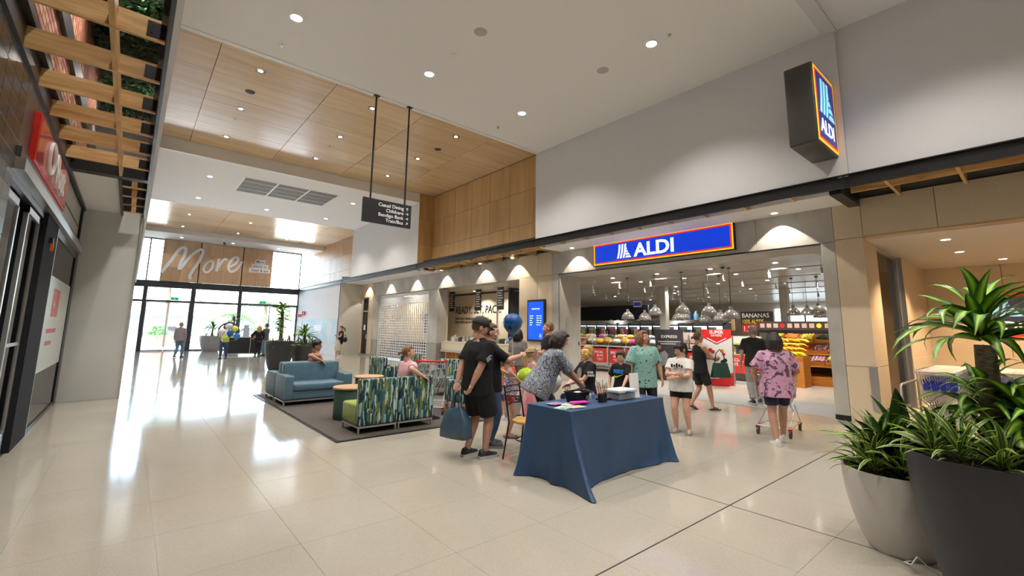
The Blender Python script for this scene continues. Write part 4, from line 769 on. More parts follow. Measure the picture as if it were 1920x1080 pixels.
# shopper bag
bg = thing('shopping_bag', 'dark blue reusable shopping bag hanging from the man’s hands'.replace('’', "'"), 'bag', (3.335, 5.03, .24), math.atan2(-.235, .978)-pi/2+.5); bg.scale = (1.0, 1.0, 1.0)
BG = mat('bag_blue', (.055, .105, .165), .4, var=.15, vscale=6, bump=.3, bscale=9); b = MB(); n = 20
for i, (z, w, d_) in enumerate(((0, .23, .10), (.05, .24, .11), (.2, .215, .09), (.32, .16, .06), (.37, .12, .035))):
    pass
prof = [(0, .20, .085), (.015, .215, .10), (.12, .225, .105), (.24, .19, .085), (.33, .13, .055), (.37, .11, .04)]
vs = []
for z, w, d_ in prof:
    for j in range(n):
        a = 2*pi*j/n; e = .45; cx = math.copysign(abs(cos(a))**e, cos(a)); sy = math.copysign(abs(sin(a))**e, sin(a)); vs.append((cx*w+.01*sin(z*30+j), sy*d_+.008*sin(j*2+z*20), z+(.02*cos(a) if z > .3 else 0)))
fs = [(i*n+j, i*n+(j+1) % n, (i+1)*n+(j+1) % n, (i+1)*n+j) for i in range(len(prof)-1) for j in range(n)]+[tuple(range(n-1, -1, -1)), tuple((len(prof)-1)*n+j for j in range(n))]
MB().add(vs, fs).build('bag_body', BG, bg, smooth=60)
for s in (-1, 1): MB().tube([(-.07, s*.03, .34), (-.04, s*.015, .50), (0, 0, .56), (.04, s*.015, .50), (.07, s*.03, .34)], .013, 6, flat=.4).build('bag_handle', BG, bg, smooth=50)
# green shoulder bag of the walking woman
o = MB().add([(-.2, -.07, 0), (.2, -.07, 0), (.2, .07, 0), (-.2, .07, 0), (-.15, -.02, .3), (.15, -.02, .3), (.15, .02, .3), (-.15, .02, .3)], [(0,3,2,1),(4,5,6,7),(0,1,5,4),(1,2,6,5),(2,3,7,6),(3,0,4,7)]).tube([(-.12, 0, .29), (-.08, 0, .5), (0, 0, .58), (.08, 0, .5), (.12, 0, .29)], .012, 6).build('shoulder_bag', mat('bag_green', (.012, .06, .04), .5), None, smooth=40, bevel=.012); o.location = (9.55, 4.52, .68); o.rotation_euler = (0, 0, -.6); tag(o, 'dark green shoulder bag carried by the woman at the red banner', 'bag')
o = MB().sph((0, 0, .16), (.17, .07, .14), 14, 10).tube([(-.1, 0, .26), (-.05, 0, .42), (.05, 0, .42), (.1, 0, .26)], .012, 6).build('handbag', BLACK, None, smooth=60); o.location = (9.18, 25.05, .75); o.rotation_euler = (0, 0, .7); tag(o, 'black handbag on the arm of the woman in black dress', 'bag')
o = MB().lathe([(.001, 0), (.16, .02), (.19, .2), (.15, .42), (.06, .62)], n=12).build('tote_bag', mat('tote_cream', (.6, .56, .47), .8, var=.1), None, smooth=50); o.location = (8.82, 25.15, .3); o.scale = (1, .5, 1); tag(o, 'cream cloth tote hanging beside the woman in black dress', 'bag')
# ================================================================== TROLLEYS
WIRE = mat('wire_zinc', (.55, .55, .54), .3, .8)
def trolley_meshes(hm, flap):
    R = {}
    bk = MB(); x0, x1 = .26, .20  # half widths back/front
    def P(u, v, w): # u across -1..1, v along 0..1, w height 0..1 (bottom..top)
        y = .08+(.80-.10*(1-w))*v+.03*(1-w); hw = (x0+(x1-x0)*v)*(.82+.18*w); z0 = .46+.10*v; z1 = .93+.0*v; return V((u*hw, y, z0+(z1-z0)*w))
    r = .0028
    for k in range(15):
        v = k/14
        for s in (-1, 1): bk.tube([P(s, v, 0), P(s, v, 1)], r, 4)
        bk.tube([P(-1, v, 0), P(1, v, 0)], r, 4)
    for k in range(8):
        u = -1+2*k/7
        for v in (0, 1): bk.tube([P(u, v, 0), P(u, v, 1)], r, 4)
        bk.tube([P(u, 0, 0), P(u, 1, 0)], r, 4)
    for w in (.0, .2, .4, .6, .8): bk.tube([P(-1, 0, w), P(-1, 1, w), P(1, 1, w), P(1, 0, w)], r, 4, closed=True)
    bk.tube([P(-1, 0, 1), P(-1, 1, 1), P(1, 1, 1), P(1, 0, 1)], .006, 6, closed=True); R['basket'] = bk.mesh('basket', WIRE)
    f = MB()
    for s in (-1, 1):
        f.tube([(s*.26, -.03, .98), (s*.26, .06, .90), (s*.24, .10, .48), (s*.2, .42, .36), (s*.22, .02, .16)], .011, 8); f.tube([(s*.24, .0, .14), (s*.2, .84, .14)], .011, 8); f.tube([(s*.2, .5, .46), (s*.2, .84, .14)], .009, 8)
    f.tube([(-.24, .0, .14), (.24, .0, .14)], .009, 8); f.tube([(-.2, .84, .14), (.2, .84, .14)], .009, 8)
    for k in range(5): f.tube([(-.21+k*.005, .1+k*.16, .15), (.21-k*.005, .1+k*.16, .15)], .004, 5)
    R['frame'] = f.mesh('frame', SILVER, smooth=50); R['handle'] = MB().tube([(-.28, -.04, .985), (.28, -.04, .985)], .017, 10).box(-.285, -.062, .96, -.255, -.02, 1.01).box(.255, -.062, .96, .285, -.02, 1.01).mesh('handle', hm, smooth=40)
    R['child_flap'] = (lambda b_: [b_.prism([(-.034, 0), (.034, 0), (.034, .10), (.012, .12), (-.02, .19), (-.035, .18), (-.014, .11), (-.034, .10)], (-.165+.113*q_, .07, .66), (1, 0, 0), (0, 0, 1), (0, .012, 0)) for q_ in range(4)] and b_)(MB()).mesh('child_flap', flap); R['wheel'] = MB().cyl((-.014, 0, .055), (.014, 0, .055), .055, n=16).box(-.02, -.02, .05, -.015, .03, .13).box(.015, -.02, .05, .02, .03, .13).mesh('wheel', DARK, smooth=40); R['bumper'] = MB().box(-.03, -.02, .1, .03, .03, .135).mesh('bumper', hm)
    return R
def trolley(R, label, loc, face, group, flap=True):
    t = thing('shopping_trolley', label, 'trolley', loc, math.atan2(face[1], face[0])-pi/2, group)
    for k in ('basket', 'frame', 'handle'): piece(k, R[k], t)
    if flap: piece('child_flap', R['child_flap'], t)
    for x, y in ((-.23, .02), (.23, .02), (-.19, .82), (.19, .82)): w = piece('wheel', R['wheel'], t, (x, y, 0)); piece('bumper', R['bumper'], w)
    return t
TR_RED = trolley_meshes(mat('handle_red', (.65, .02, .02), .35), mat('flap_grey', (.5, .5, .5), .5)); TR_BLU = trolley_meshes(mat('handle_cream', (.62, .55, .50), .4, var=.3, vscale=20), mat('flap_blue', (.012, .03, .32), .4))
trolley(TR_RED, 'shopping trolley with red handle beside the patterned lounge chairs', (4.47, 7.62, .013), (.644, .765), 'red handled trolleys')
t = trolley(TR_RED, 'moving shopping trolley pushed by the woman in floral top', (7.98, 2.98, 0), (1, .1), 'red handled trolleys')
o = MB().sph((0, 0, 0), (.17, .26, .14), 14, 10).build('pink_parcel', mat('parcel_pink', (.55, .16, .26), .6, var=.3, vscale=7), None, smooth=60); o.location = (8.5, 3.02, .70); o.rotation_euler = (0, 0, pi/2); tag(o, 'pink wrapped parcel lying inside the moving trolley', 'parcel')
for k in range(10): trolley(TR_BLU, 'nested shopping trolley in the front row of the trolley bay, number %s from the fascia' % ('one', 'two', 'three', 'four', 'five', 'six', 'seven', 'eight', 'nine', 'ten')[k], (10.72+.25*k, 1.33, 0), (1, 0), 'trolleys nested in the front row of the bay')
for k in range(7): trolley(TR_BLU, 'nested shopping trolley in the rear row of the trolley bay, number %s from the fascia' % ('one', 'two', 'three', 'four', 'five', 'six', 'seven')[k], (11.5+.25*k, .58, 0), (1, 0), 'trolleys nested in the rear row of the bay')
t = thing('bay_rail', 'silver bumper rail at the mouth of the trolley bay', 'rail', (10.72, 1.72, 0)); MB().tube([(0, .1, 0), (0, .1, .68), (.04, .1, .73), (1.6, .1, .73), (1.64, .1, .69), (1.64, .1, 0)], .022, 10).build('rail_tube', SILVER, t, smooth=50); 
for x in (0, 1.64): MB().lathe([(.06, 0), (.06, .008), (.03, .012)], c=(x, .1, 0), n=14).build('floor_flange', SILVER, t)
# ================================================================== PLANTS
def leafmat(name, stops, rough=.38):
    if name in MATS: return MATS[name]
    m = mat(name, (.1, .3, .05), rough); nt, b, N, L = nodes(m); uv = N('ShaderNodeUVMap'); sp = N('ShaderNodeSeparateXYZ'); L(uv.outputs[0], sp.inputs[0])
    nz = N('ShaderNodeTexNoise'); nz.inputs['Scale'].default_value = 6; tc = N('ShaderNodeTexCoord'); mp = N('ShaderNodeMapping'); mp.inputs['Scale'].default_value = (6, 6, .6); L(tc.outputs['Object'], mp.inputs[0]); L(mp.outputs[0], nz.inputs['Vector'])
    ma = N('ShaderNodeMath'); ma.operation = 'MULTIPLY_ADD'; ma.inputs[1].default_value = .16; L(nz.outputs[0], ma.inputs[0]); sb = N('ShaderNodeMath'); sb.operation = 'SUBTRACT'; sb.inputs[1].default_value = .08; L(sp.outputs[0], sb.inputs[0]); L(sb.outputs[0], ma.inputs[2])
    r = ramp(nt, stops); L(ma.outputs[0], r.inputs[0]); L(r.outputs[0], b.inputs['Base Color']); b.inputs['Subsurface Weight'].default_value = 0; b.inputs['Transmission Weight'].default_value = 0
    return m
LM_CORN = leafmat('leaf_corn', [(0, '#1b3f10'), (.22, '#2f6a16'), (.36, '#86b32c'), (.5, '#aeca42'), (.64, '#86b32c'), (.78, '#2f6a16'), (1, '#1b3f10')])
LM_LIME = leafmat('leaf_lime', [(0, '#b9c65a'), (.14, '#aabf4a'), (.22, '#2c5a24'), (.44, '#28501f'), (.5, '#8ea57c'), (.56, '#28501f'), (.78, '#2c5a24'), (.86, '#aabf4a'), (1, '#b9c65a')])
LM_DARK = leafmat('leaf_dark', [(0, '#14300f'), (.48, '#1d4414'), (.5, '#33602a'), (.52, '#1d4414'), (1, '#14300f')], .3)
def leaf_mesh(L_, W_, bend, m, n=9, fold=.25, a0=0.0, wob=0):
    vs = []; uv = []; p = V((0, 0, 0)); a = a0
    for i in range(n+1):
        t = i/n; w = W_*.5*max(.02, (sin(pi*min(1, t**.72*.97+.03)))**.8) if i < n else .0015
        tw = wob*sin(t*5); d = V((0, sin(a), cos(a))); nrm = V((0, cos(a), -sin(a)))
        for s in (-1, -.5, 0, .5, 1):
            vs.append(p+V((cos(tw)*w*s, 0, 0))-nrm*(abs(s)*-1)*w*fold*-1+nrm*w*s*sin(tw)); uv.append((.5+.5*s, t))
        p = p+d*L_/n; a += bend/n*(0.5+1.0*t)
    fs = [(i*5+j, i*5+j+1, i*5+j+6, i*5+j+5) for i in range(n) for j in range(4)]
    me = bpy.data.meshes.new('leaf'); me.from_pydata(vs, [], fs); me.materials.append(m); ul = me.uv_layers.new(name='UVMap')
    for l in me.loops: ul.data[l.index].uv = uv[l.vertex_index]
    me.polygons.foreach_set('use_smooth', [True]*len(me.polygons)); return me
CORN = [leaf_mesh(L_, W_, b, LM_CORN, wob=w, n=8) for L_, W_, b, w in ((.54, .078, 2.0, .25), (.50, .072, 2.7, -.4), (.58, .074, 1.6, .35), (.44, .07, 3.0, .3), (.40, .085, .9, .1), (.52, .07, 2.4, .5))]
LIMEL = [leaf_mesh(L_, W_, b, LM_LIME, wob=w, n=6) for L_, W_, b, w in ((.32, .042, 1.2, .1), (.36, .038, 1.7, -.2), (.28, .042, .8, .1), (.40, .036, 1.4, .2), (.25, .04, 2.0, .1))]
DARKL = [leaf_mesh(L_, W_, b, LM_DARK, n=6) for L_, W_, b in ((.34, .085, .7), (.3, .08, 1.1), (.36, .075, .5))]
BARK = mat('cane_bark', (.16, .125, .09), .85, var=.4, vscale=25, bump=.8, bscale=40, stretch=(1, 1, 2.5))
def head_of(par, c, ms, n, rr, sc=1.0, t0=.15, t1=1.25, seed=0):
    for k in range(n):
        f = (k+.5)/n; az = k*2.39996+seed+rr.uniform(-.35, .35); tilt = t0+(t1-t0)*f**.8+rr.uniform(-.22, .22)
        o = piece('leaf', rr.choice(ms), par, V(c)+V((.02*cos(az)*f, .02*sin(az)*f, -.10*f*sc)), scale=(sc*rr.uniform(.85, 1.12),)*3)
        # leaf grows along +Z, bends toward +Y: tilt about X then spin
        o.rotation_mode = 'QUATERNION'; o.rotation_quaternion = Quaternion((0, 0, 1), az) @ Quaternion((1, 0, 0), -tilt) @ Quaternion((0, 0, 1), rr.uniform(-.6, .6))
def clump(par, pts, ms, n, rr, sc=1.0, t0=.1, t1=1.2):
    for c in pts: head_of(par, c, ms, n, rr, sc*rr.uniform(.85, 1.15), t0, t1, rr.uniform(0, 6))
def pot(label, loc, R, h, m, base=.6, n=40):
    t = thing('planter', label, 'planter', loc, 0, 'large round planters'); pr = []
    for k in range(11):
        f = k/10; pr.append((R*(base+(1-base)*(sin(f*pi/2))**.8), h*f))
    pr += [(R*.955, h), (R*.94, h-.07)]
    MB().lathe(pr, n=n, cap=True).build('pot_body', m, t, smooth=50); MB().lathe([(.001, h-.06), (R*.935, h-.06), (R*.935, h-.09)], n=28, cap=False).build('soil', mat('soil', (.035, .025, .018), .95, bump=.8, bscale=60), t)
    return t
rr = random.Random(5)
POTW = mat('pot_pale', (.58, .555, .52), .4, var=.06, vscale=4); POTD = mat('pot_charcoal', (.028, .029, .033), .42, var=.1, vscale=5)
pot('pale grey round planter in the right foreground', (4.68, .886, 0), .343, .586, POTW, .60); pot('charcoal round planter at the right picture edge', (4.188, .331, 0), .391, .87, POTD, .6)
p = thing('lime_plant', 'yellow edged leafy plant filling the pale grey planter', 'plant', (4.68, .886, .53)); 
clump(p, [(.2*cos(a), .2*sin(a), .12) for a in [k*2*pi/7 for k in range(7)]], LIMEL, 24, rr, 1.12, .1, 1.2); clump(p, [(.02, -.06, .15), (.1, .08, .15), (-.06, .05, .15)], DARKL, 8, rr, 1.45, .1, .75); clump(p, [(-.08, -.02, .2), (0, .08, .2)], LIMEL, 22, rr, 1.15, .1, 1.2)
p = thing('lime_plant', 'yellow edged leafy plant around the rim of the charcoal planter', 'plant', (4.188, .331, .81)); clump(p, [(.26*cos(a), .26*sin(a), .12) for a in [k*2*pi/9 for k in range(9)]], LIMEL, 22, rr, 1.0, .12, 1.15)
p = thing('dracaena', 'tall dracaena with striped leaves standing in the charcoal planter', 'plant', (4.188, .331, .80)); 
for cx, cy, z1, r_ in ((.12, -.05, .76, .055), (.22, -.02, .25, .045), (.08, -.2, .22, .04)):
    b = MB(); b.tube([(cx, cy, -.05), (cx+.006, cy, z1*.3), (cx-.006, cy+.006, z1*.65), (cx, cy, z1)], [r_*1.15, r_, r_*1.03, r_*.95], 14).build('cane', BARK, p, smooth=60); head_of(p, (cx, cy, z1+.12), CORN, 44 if z1 > .5 else 30, rr, 1.0 if z1 > .5 else .9, .05, 1.3, cx*9)
t = thing('power_cord', 'white power cord looping out between the two foreground planters', 'cord', (4.36, .72, 0)); MB().tube([(.2, .05, .01), (.05, .12, .012), (-.06, .06, .05), (-.08, .02, .12), (-.03, -.02, .06), (.02, -.1, .012), (.1, -.2, .012)], .005, 6).build('cable', PURE, t, smooth=50); MB().box(-.02, -.14, 0, .06, -.08, .035).build('plug', PURE, t)
# far planters
pot('tall charcoal planter behind the blue sofas', (4.38, 18.6, 0), .5, 1.06, POTD, .62); pot('brown planter right of the tall charcoal planter', (5.4, 19.2, 0), .46, .96, mat('pot_brown', (.05, .044, .04), .45), .62)
p = thing('dracaena', 'leafy dracaena with thick cane in the tall charcoal planter', 'plant', (4.38, 18.6, .98)); MB().tube([(0, 0, 0), (.02, 0, .5), (0, .02, 1.2)], [.08, .065, .05], 10).build('cane', BARK, p, smooth=50)
head_of(p, (0, .02, 1.3), CORN, 26, rr, 1.0); head_of(p, (.03, .0, .9), CORN, 18, rr, .9, .5, 1.5); head_of(p, (-.03, .03, .65), CORN, 14, rr, .8, .5, 1.5); head_of(p, (.0, .0, 1.1), CORN, 14, rr, .9, .6, 1.5); head_of(p, (.0, .0, .4), CORN, 12, rr, .75, .4, 1.4); clump(p, [(.35*cos(a), .35*sin(a), 0) for a in [k*2*pi/6 for k in range(6)]], LIMEL, 10, rr, 1.2)
p = thing('dracaena', 'spiky green dracaena in the brown planter behind the sofa', 'plant', (5.4, 19.2, .9)); MB().tube([(0, 0, 0), (.01, .01, .35)], [.06, .05], 10).build('cane', BARK, p, smooth=50); head_of(p, (0, 0, .4), CORN, 26, rr, 1.25); clump(p, [(.3*cos(a), .3*sin(a), 0) for a in [k*2*pi/6 for k in range(6)]], LIMEL, 10, rr, 1.2)
for k, (x, y, h) in enumerate(((4.0, 33.7, .95), (5.15, 34.0, .8))):
    pot('pale grey planter by the entrance glass, %s one' % ('left', 'right')[k], (x, y, 0), .62-.1*k, h, mat('pot_cement', (.36, .37, .38), .5), .65); p = thing('dracaena', 'green leafy plant in the %s planter by the entrance glass' % ('left', 'right')[k], 'plant', (x, y, h-.08)); MB().tube([(0, 0, 0), (.03, .02, .5+.6*k)], [.06, .045], 8).build('cane', BARK, p); head_of(p, (.03, .02, .6+.6*k), CORN, 20, rr, 1.25); clump(p, [(.35*cos(a), .35*sin(a), 0) for a in [q*2*pi/4 for q in range(4)]], CORN, 7, rr, 1.0)
# green wall foliage above the pine lattice
b = MB(); r2 = random.Random(3); gl = mat('foliage_green', (.02, .075, .018), .55, var=.5, vscale=9)
for k in range(15000):
    x = r2.uniform(-.93, -.09); y = r2.uniform(2.2, 13); z = 6.55-abs(r2.gauss(0, .17))-.1*noise.noise(V((x*3, y*1.5, 0))); a = r2.uniform(0, 6.28); l = r2.uniform(.05, .11); d = V((cos(a), sin(a), r2.uniform(-1.2, .4))).normalized(); w = d.cross(V((0, 0, 1))).normalized()*l*.28; c = V((x, y, z)); b.add([c, c+d*l*.5+w, c+d*l, c+d*l*.5-w], [(0, 1, 2, 3)])
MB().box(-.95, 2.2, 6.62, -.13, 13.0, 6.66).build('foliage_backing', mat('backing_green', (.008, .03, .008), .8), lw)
tag(b.build('hanging_foliage', gl), 'dense dark green artificial foliage above the pine lattice', 'foliage', kind='stuff')
# ================================================================== KIOSK AND OUTSIDE
t = thing('kiosk_counter', 'small black kiosk counter with silver frame near the doors', 'counter', (4.1, 28.5, 0)); MB().box(.04, .04, .12, 1.66, .6, .95).build('kiosk_body', mat('kiosk_black', (.025, .027, .03), .5), t); MB().box(0, 0, .95, 1.7, .64, 1.0).build('worktop', GREYW, t); MB().box(0, 0, .08, .04, .04, .95).box(1.1, 0, .08, 1.14, .04, .95).box(1.66, 0, .08, 1.7, .04, .95).box(0, 0, .08, 1.7, .04, .12).build('frame', SILVER, t)
for x in (.1, 1.6): MB().cyl((x, .3, 0), (x, .3, .12), .04, n=10).build('foot', SILVER, t)
for k in range(9): MB().box(.05, .028, .16+k*.085, 1.09, .04, .2+k*.085).build('front_slat', DARK, t)
t = thing('brochure_stand', 'clear acrylic brochure stand on the kiosk counter', 'stand', (5.0, 28.7, 1.0)); MB().box(-.18, -.1, 0, .18, .1, .02).build('base', mat('acrylic2', (.6, .66, .72), .15), t)
for k in range(3): MB().box(-.16+.02*k, -.06+.05*k, .02+.16*k, .16-.02*k, -.05+.05*k, .24+.2*k).build('pocket', mat('acrylic3', (.5, .6, .72), .2), t)
t = thing('red_tub', 'small red tub on the kiosk counter', 'tub', (5.45, 28.75, 1.0)); MB().lathe([(.11, 0), (.14, .16), (.15, .17), (.13, .17), (.1, .02)], n=16).build('tub_body', RED, t, smooth=40)
t = thing('hoop_stand', 'large dark hoop stand behind the balloons', 'hoop', (4.3, 29.6, 0)); MB().tube([(.5*cos(a), 0, 1.25+.5*sin(a)) for a in [2*pi*k/28 for k in range(28)]], .045, 8, closed=True).build('hoop', DARK, t, smooth=50); MB().cyl((0, 0, 0), (0, 0, .76), .03, n=10).build('stem', DARK, t); MB().lathe([(.25, 0), (.25, .02), (.04, .04)], n=20).build('foot', DARK, t)
def palm(label, loc, h, sc):
    t = thing('palm_tree', label, 'palm tree', loc, 0, 'palms outside the doors'); MB().tube([(0, 0, -.02), (.05, .0, h*.5), (.0, .05, h)], [.22, .17, .14], 10).build('trunk', BARK, t, smooth=50)
    for k in range(14):
        az = k*2.4; up = .7-.9*(k/14); b = MB(); pts = []
        for i in range(7): f = i/6; pts.append(V((cos(az)*f*2.0, sin(az)*f*2.0, up*f*1.6-1.5*f*f))*sc)
        b.tube([p+V((0, .05, h)) for p in pts], .015, 4)
        for i in range(1, 7):
            for q in range(3):
                c = pts[i-1].lerp(pts[i], q/3)+V((0, .05, h)); s_ = V((-sin(az), cos(az), -.5))
                for sg in (1, -1): w = V((-sin(az)*sg, cos(az)*sg, -.45))*.5*sc; e = V((cos(az), sin(az), 0))*.05*sc; b.add([c-e, c+e, c+w+e*3], [(0, 1, 2)])
        b.build('frond', mat('palm_green', (.10, .22, .07), .6), t)
palm('tall palm outside the left entrance door', (2.2, 46, 0), 5.2, 1.3); palm('spreading palm outside the middle entrance glass', (6.6, 44, 0), 2.6, 1.5); palm('palm outside the right entrance doors', (9.6, 47, 0), 3.8, 1.4)
t = thing('brick_planter', 'low red brick planter box outside the left doors', 'planter', (.9, 42, 0)); MB().box(0, 0, -.02, 1.7, .9, .75).build('planter_wall', mat('planter_brick', (.30, .13, .10), .8, var=.3, vscale=9), t); MB().box(-.05, -.05, .75, 1.75, .95, .82).build('coping', GREYW, t)
def shrub(label, loc, r, n=500):
    q = random.Random(int(loc[0]*10)); b = MB()
    for k in range(n):
        d = V((q.gauss(0, 1), q.gauss(0, 1), abs(q.gauss(0, 1)))).normalized(); c = d*r*q.uniform(.6, 1); e = V((q.gauss(0, 1), q.gauss(0, 1), q.gauss(0, 1))).normalized(); w = e.orthogonal().normalized()*.05; b.add([c, c+e*.08+w, c+e*.2, c+e*.08-w], [(0, 1, 2, 3)])
    t = thing('shrub', label, 'shrub', loc, 0, 'shrubs outside'); b.build('foliage', mat('shrub_green', (.08, .2, .06), .6, var=.3), t); MB().cyl((0, 0, -.02), (0, 0, r*.5), .03, n=6).build('stem', BARK, t)
for k, (x, y, z, r) in enumerate(((1.7, 42.4, .8, .7), (3.4, 50, 0, .9), (7.6, 49, 0, 1.3), (9.8, 51, 0, 1.5), (5.2, 53, 0, 1.2))): shrub('green shrub outside the doors, %s from the left' % ('first', 'second', 'third', 'fourth', 'fifth')[(0, 1, 3, 4, 2)[k]], (x, y, z), r)
t = thing('building', 'pale low shop building across the car park', 'building', (-12, 78, 0)); MB().box(0, 0, -.02, 40, 8, 4.2).build('wall', mat('far_wall', (.7, .66, .6), .7), t); MB().box(-.4, -1.8, 3.2, 40.4, 0, 3.4).build('awning', mat('far_awning', (.3, .32, .36), .6), t); MB().box(-.3, -.3, 4.2, 40.3, 8.3, 4.5).build('roof', GREYW, t)
for k in range(9): MB().box(1.5+k*4.3, -.05, .6, 4.5+k*4.3, .02, 2.8).build('window', mat('far_glass', (.12, .15, .18), .1), t)
def car(label, loc, c):
    t = thing('car', label, 'car', loc, 0, 'parked cars'); MB().prism([(-2.1, .35), (-2.15, .75), (-1.5, .9), (-.9, 1.4), (.8, 1.42), (1.4, .95), (2.1, .85), (2.15, .35)], (0, -.85, 0), (1, 0, 0), (0, 0, 1), (0, 1.7, 0)).build('body', mat('car_%s' % c[0], c[1], .25), t); MB().prism([(-1.3, .93), (-.85, 1.34), (.75, 1.36), (1.2, .95)], (0, -.87, 0), (1, 0, 0), (0, 0, 1), (0, 1.74, 0)).build('side_glass', BLACK, t)
    for x in (-1.35, 1.35):
        for y in (-.85, .67): MB().cyl((x, y, .31), (x, y+.18, .31), .33, n=16).build('wheel', BLACK, t)
car('dark parked car beyond the left doors', (3.0, 60, 0), ('dark', (.05, .05, .06))); car('silver parked car beyond the right doors', (10.5, 58, 0), ('silver', (.45, .46, .48)))
# ================================================================== SUPERMARKET GOODS
SBR = mat('special_red', (.62, .035, .03), .5)
rk = thing('sale_rack', 'long silver special buys rack behind the entrance mat', 'shelf rack', (14.6, 7.2, 0)); RL = 6.6
for k in range(9):
    y = RL*k/8
    for x in (0, 1.0): MB().cyl((x, y, 0), (x, y, 1.32 if x == 0 else 1.6), .018, n=8).build('post', SILVER, rk)
for z, m in ((.12, SILVER), (.62, SILVER), (1.02, DARK)): MB().box(0, 0, z, 1.0, RL, z+.035).build('shelf', m, rk)
for z in (.35, .98, 1.3): MB().box(-.015, 0, z, .0, RL, z+.03).build('front_rail', SILVER, rk)
MB().box(-.018, 0, .985, -.014, RL, 1.03).build('price_strip', mat('strip_white', (.6, .6, .6), .5), rk)
for k in range(8):
    t = thing('sale_sign', 'red SPECIAL BUYS card on the silver rack, %s from the right' % ORD[k], 'sign', (14.58, 7.25+k*.82, .36), 0, 'red special buys cards'); MB().box(-.01, .04, 0, 0, .74, .56).build('card', SBR, t); MB().box(-.012, 0, -.03, .0, .04, .6).build('card_holder', GREYW, t)
    text('SPECIAL', .135, PURE, t, (-.013, .69, .36), (0, -1, 0), bold=.02, wid=.98); text('BUYS', .135, PURE, t, (-.013, .39, .22), (0, -1, 0), bold=.02, align='CENTER')
    for q in range(2): MB().box(-.012, .22+.05*q, .14-.06*q, -.01, .56-.05*q, .165-.06*q).build('printed_line', PURE, t)
_bag = [remesh(MB().sph((0, 0, .13), (.17, .2, .13), 12, 8).sph((.03, .05, .16), (.13, .13, .11), 10, 8), .03, 2) for _ in range(1)][0]; 
SB = [pat('bag_navy_stripe', [(0, '#dfe0e4'), (.45, '#27306b'), (.55, '#dfe0e4'), (.62, '#2b3780')], 6, (1, 4, 1)), pat('bag_pink', [(0, '#d8358e'), (.5, '#e7a9c8')], 5), pat('bag_yellow', [(0, '#e0a512'), (.5, '#f0d06a'), (.56, '#d88a10')], 6, (1, 4, 1)), cloth('bag_pale', (.62, .6, .58)), pat('bag_green', [(0, '#1f6b33'), (.5, '#4b9a52')], 6)]
def inst(name, me, loc, m, label, cat, group, rz=0, sc=(1, 1, 1)):
    o = bpy.data.objects.new(name, me); COL.objects.link(o); o.location = loc; o.rotation_euler = (0, 0, rz); o.scale = sc
    return tag(o, label, cat, group)
_bagm = []
for i, m in enumerate(SB): me = _bag.copy(); me.materials.clear(); me.materials.append(m); me.polygons.foreach_set('use_smooth', [True]*len(me.polygons)); _bagm.append(me)
_BC = ('navy striped', 'pink', 'yellow', 'pale', 'green')
for k in range(22):
    j = [0, 0, 3, 0, 1, 2, 3, 2, 2, 3, 0][k % 11]; r_ = k//11
    inst('soft_bag', _bagm[j], (14.85+.45*r_, 8.6+.42*(k % 11), 1.055+.0*r_), None, '%s soft goods bag on top of the silver rack, %s in the %s row' % (_BC[j], ORD[k % 11], ('front', 'back')[r_]), 'bag', 'soft goods on the rack', rnd.uniform(-.4, .4), (1, 1, 1.0+.2*(k % 2)))
for k in range(14):
    j = [0, 2, 4, 0, 1, 3, 2][k % 7]; inst('soft_bag', _bagm[j], (14.98+.1*(k % 3), 8.7+.31*k, 1.29), None, '%s soft bag in the upper heap on the silver rack, %s from right' % (_BC[j], ORD[k]), 'bag', 'upper layer of soft goods', rnd.uniform(-.5, .5), (.8, .8, .7))
def carton(w, d, h, m1, m2): return MB().box(-w/2, -d/2, 0, w/2, d/2, h).box(-w/2-.003, -d*.22, h*.25, -w/2, d*.22, h*.7, 1).box(-w/2, -.03, h, w/2, .03, h+.002, 2).mesh('carton', [m1, m2, mat('tape', (.45, .35, .22), .5)])
KR = mat('kraft', (.42, .27, .14), .7); PK = mat('carton_pink', (.66, .52, .47), .6)
_ck = carton(.4, .42, .3, KR, RED); _cp = carton(.4, .62, .26, PK, mat('carton_logo', (.16, .12, .05), .6)); _cr = carton(.4, .5, .28, mat('carton_red', (.5, .03, .03), .5), PURE); _cg = carton(.35, .3, .22, mat('carton_green', (.03, .16, .06), .5), PURE); _cb = carton(.35, .32, .24, mat('carton_blue', (.02, .05, .3), .5), PURE)
for k, y in enumerate((13.3, 12.75)): inst('carton', _ck, (14.85, y, 1.057), None, 'brown carton on the left end of the silver rack, %s one' % ('left', 'right')[k], 'carton', 'brown cartons')
for k in range(4): inst('carton', _cp, (14.85, 7.62+.7*(k // 2), 1.057+.27*(k % 2)), None, 'pale pink carton with round logo on the rack, %s %s' % (('right stack', 'left stack')[k//2], ('lower', 'upper')[k % 2]), 'carton', 'pink cartons')
for k in range(16):
    me, n = ((_cr, 'red'), (_cg, 'green'), (_cb, 'blue'), (_cg, 'green'))[(k*5) % 4 if k > 3 else 2]; inst('carton', me, (14.85, 7.5+.4*k, .657), None, '%s carton on the middle shelf of the silver rack, %s from the right' % (n, ORD[k]), 'carton', 'cartons on the middle shelf')
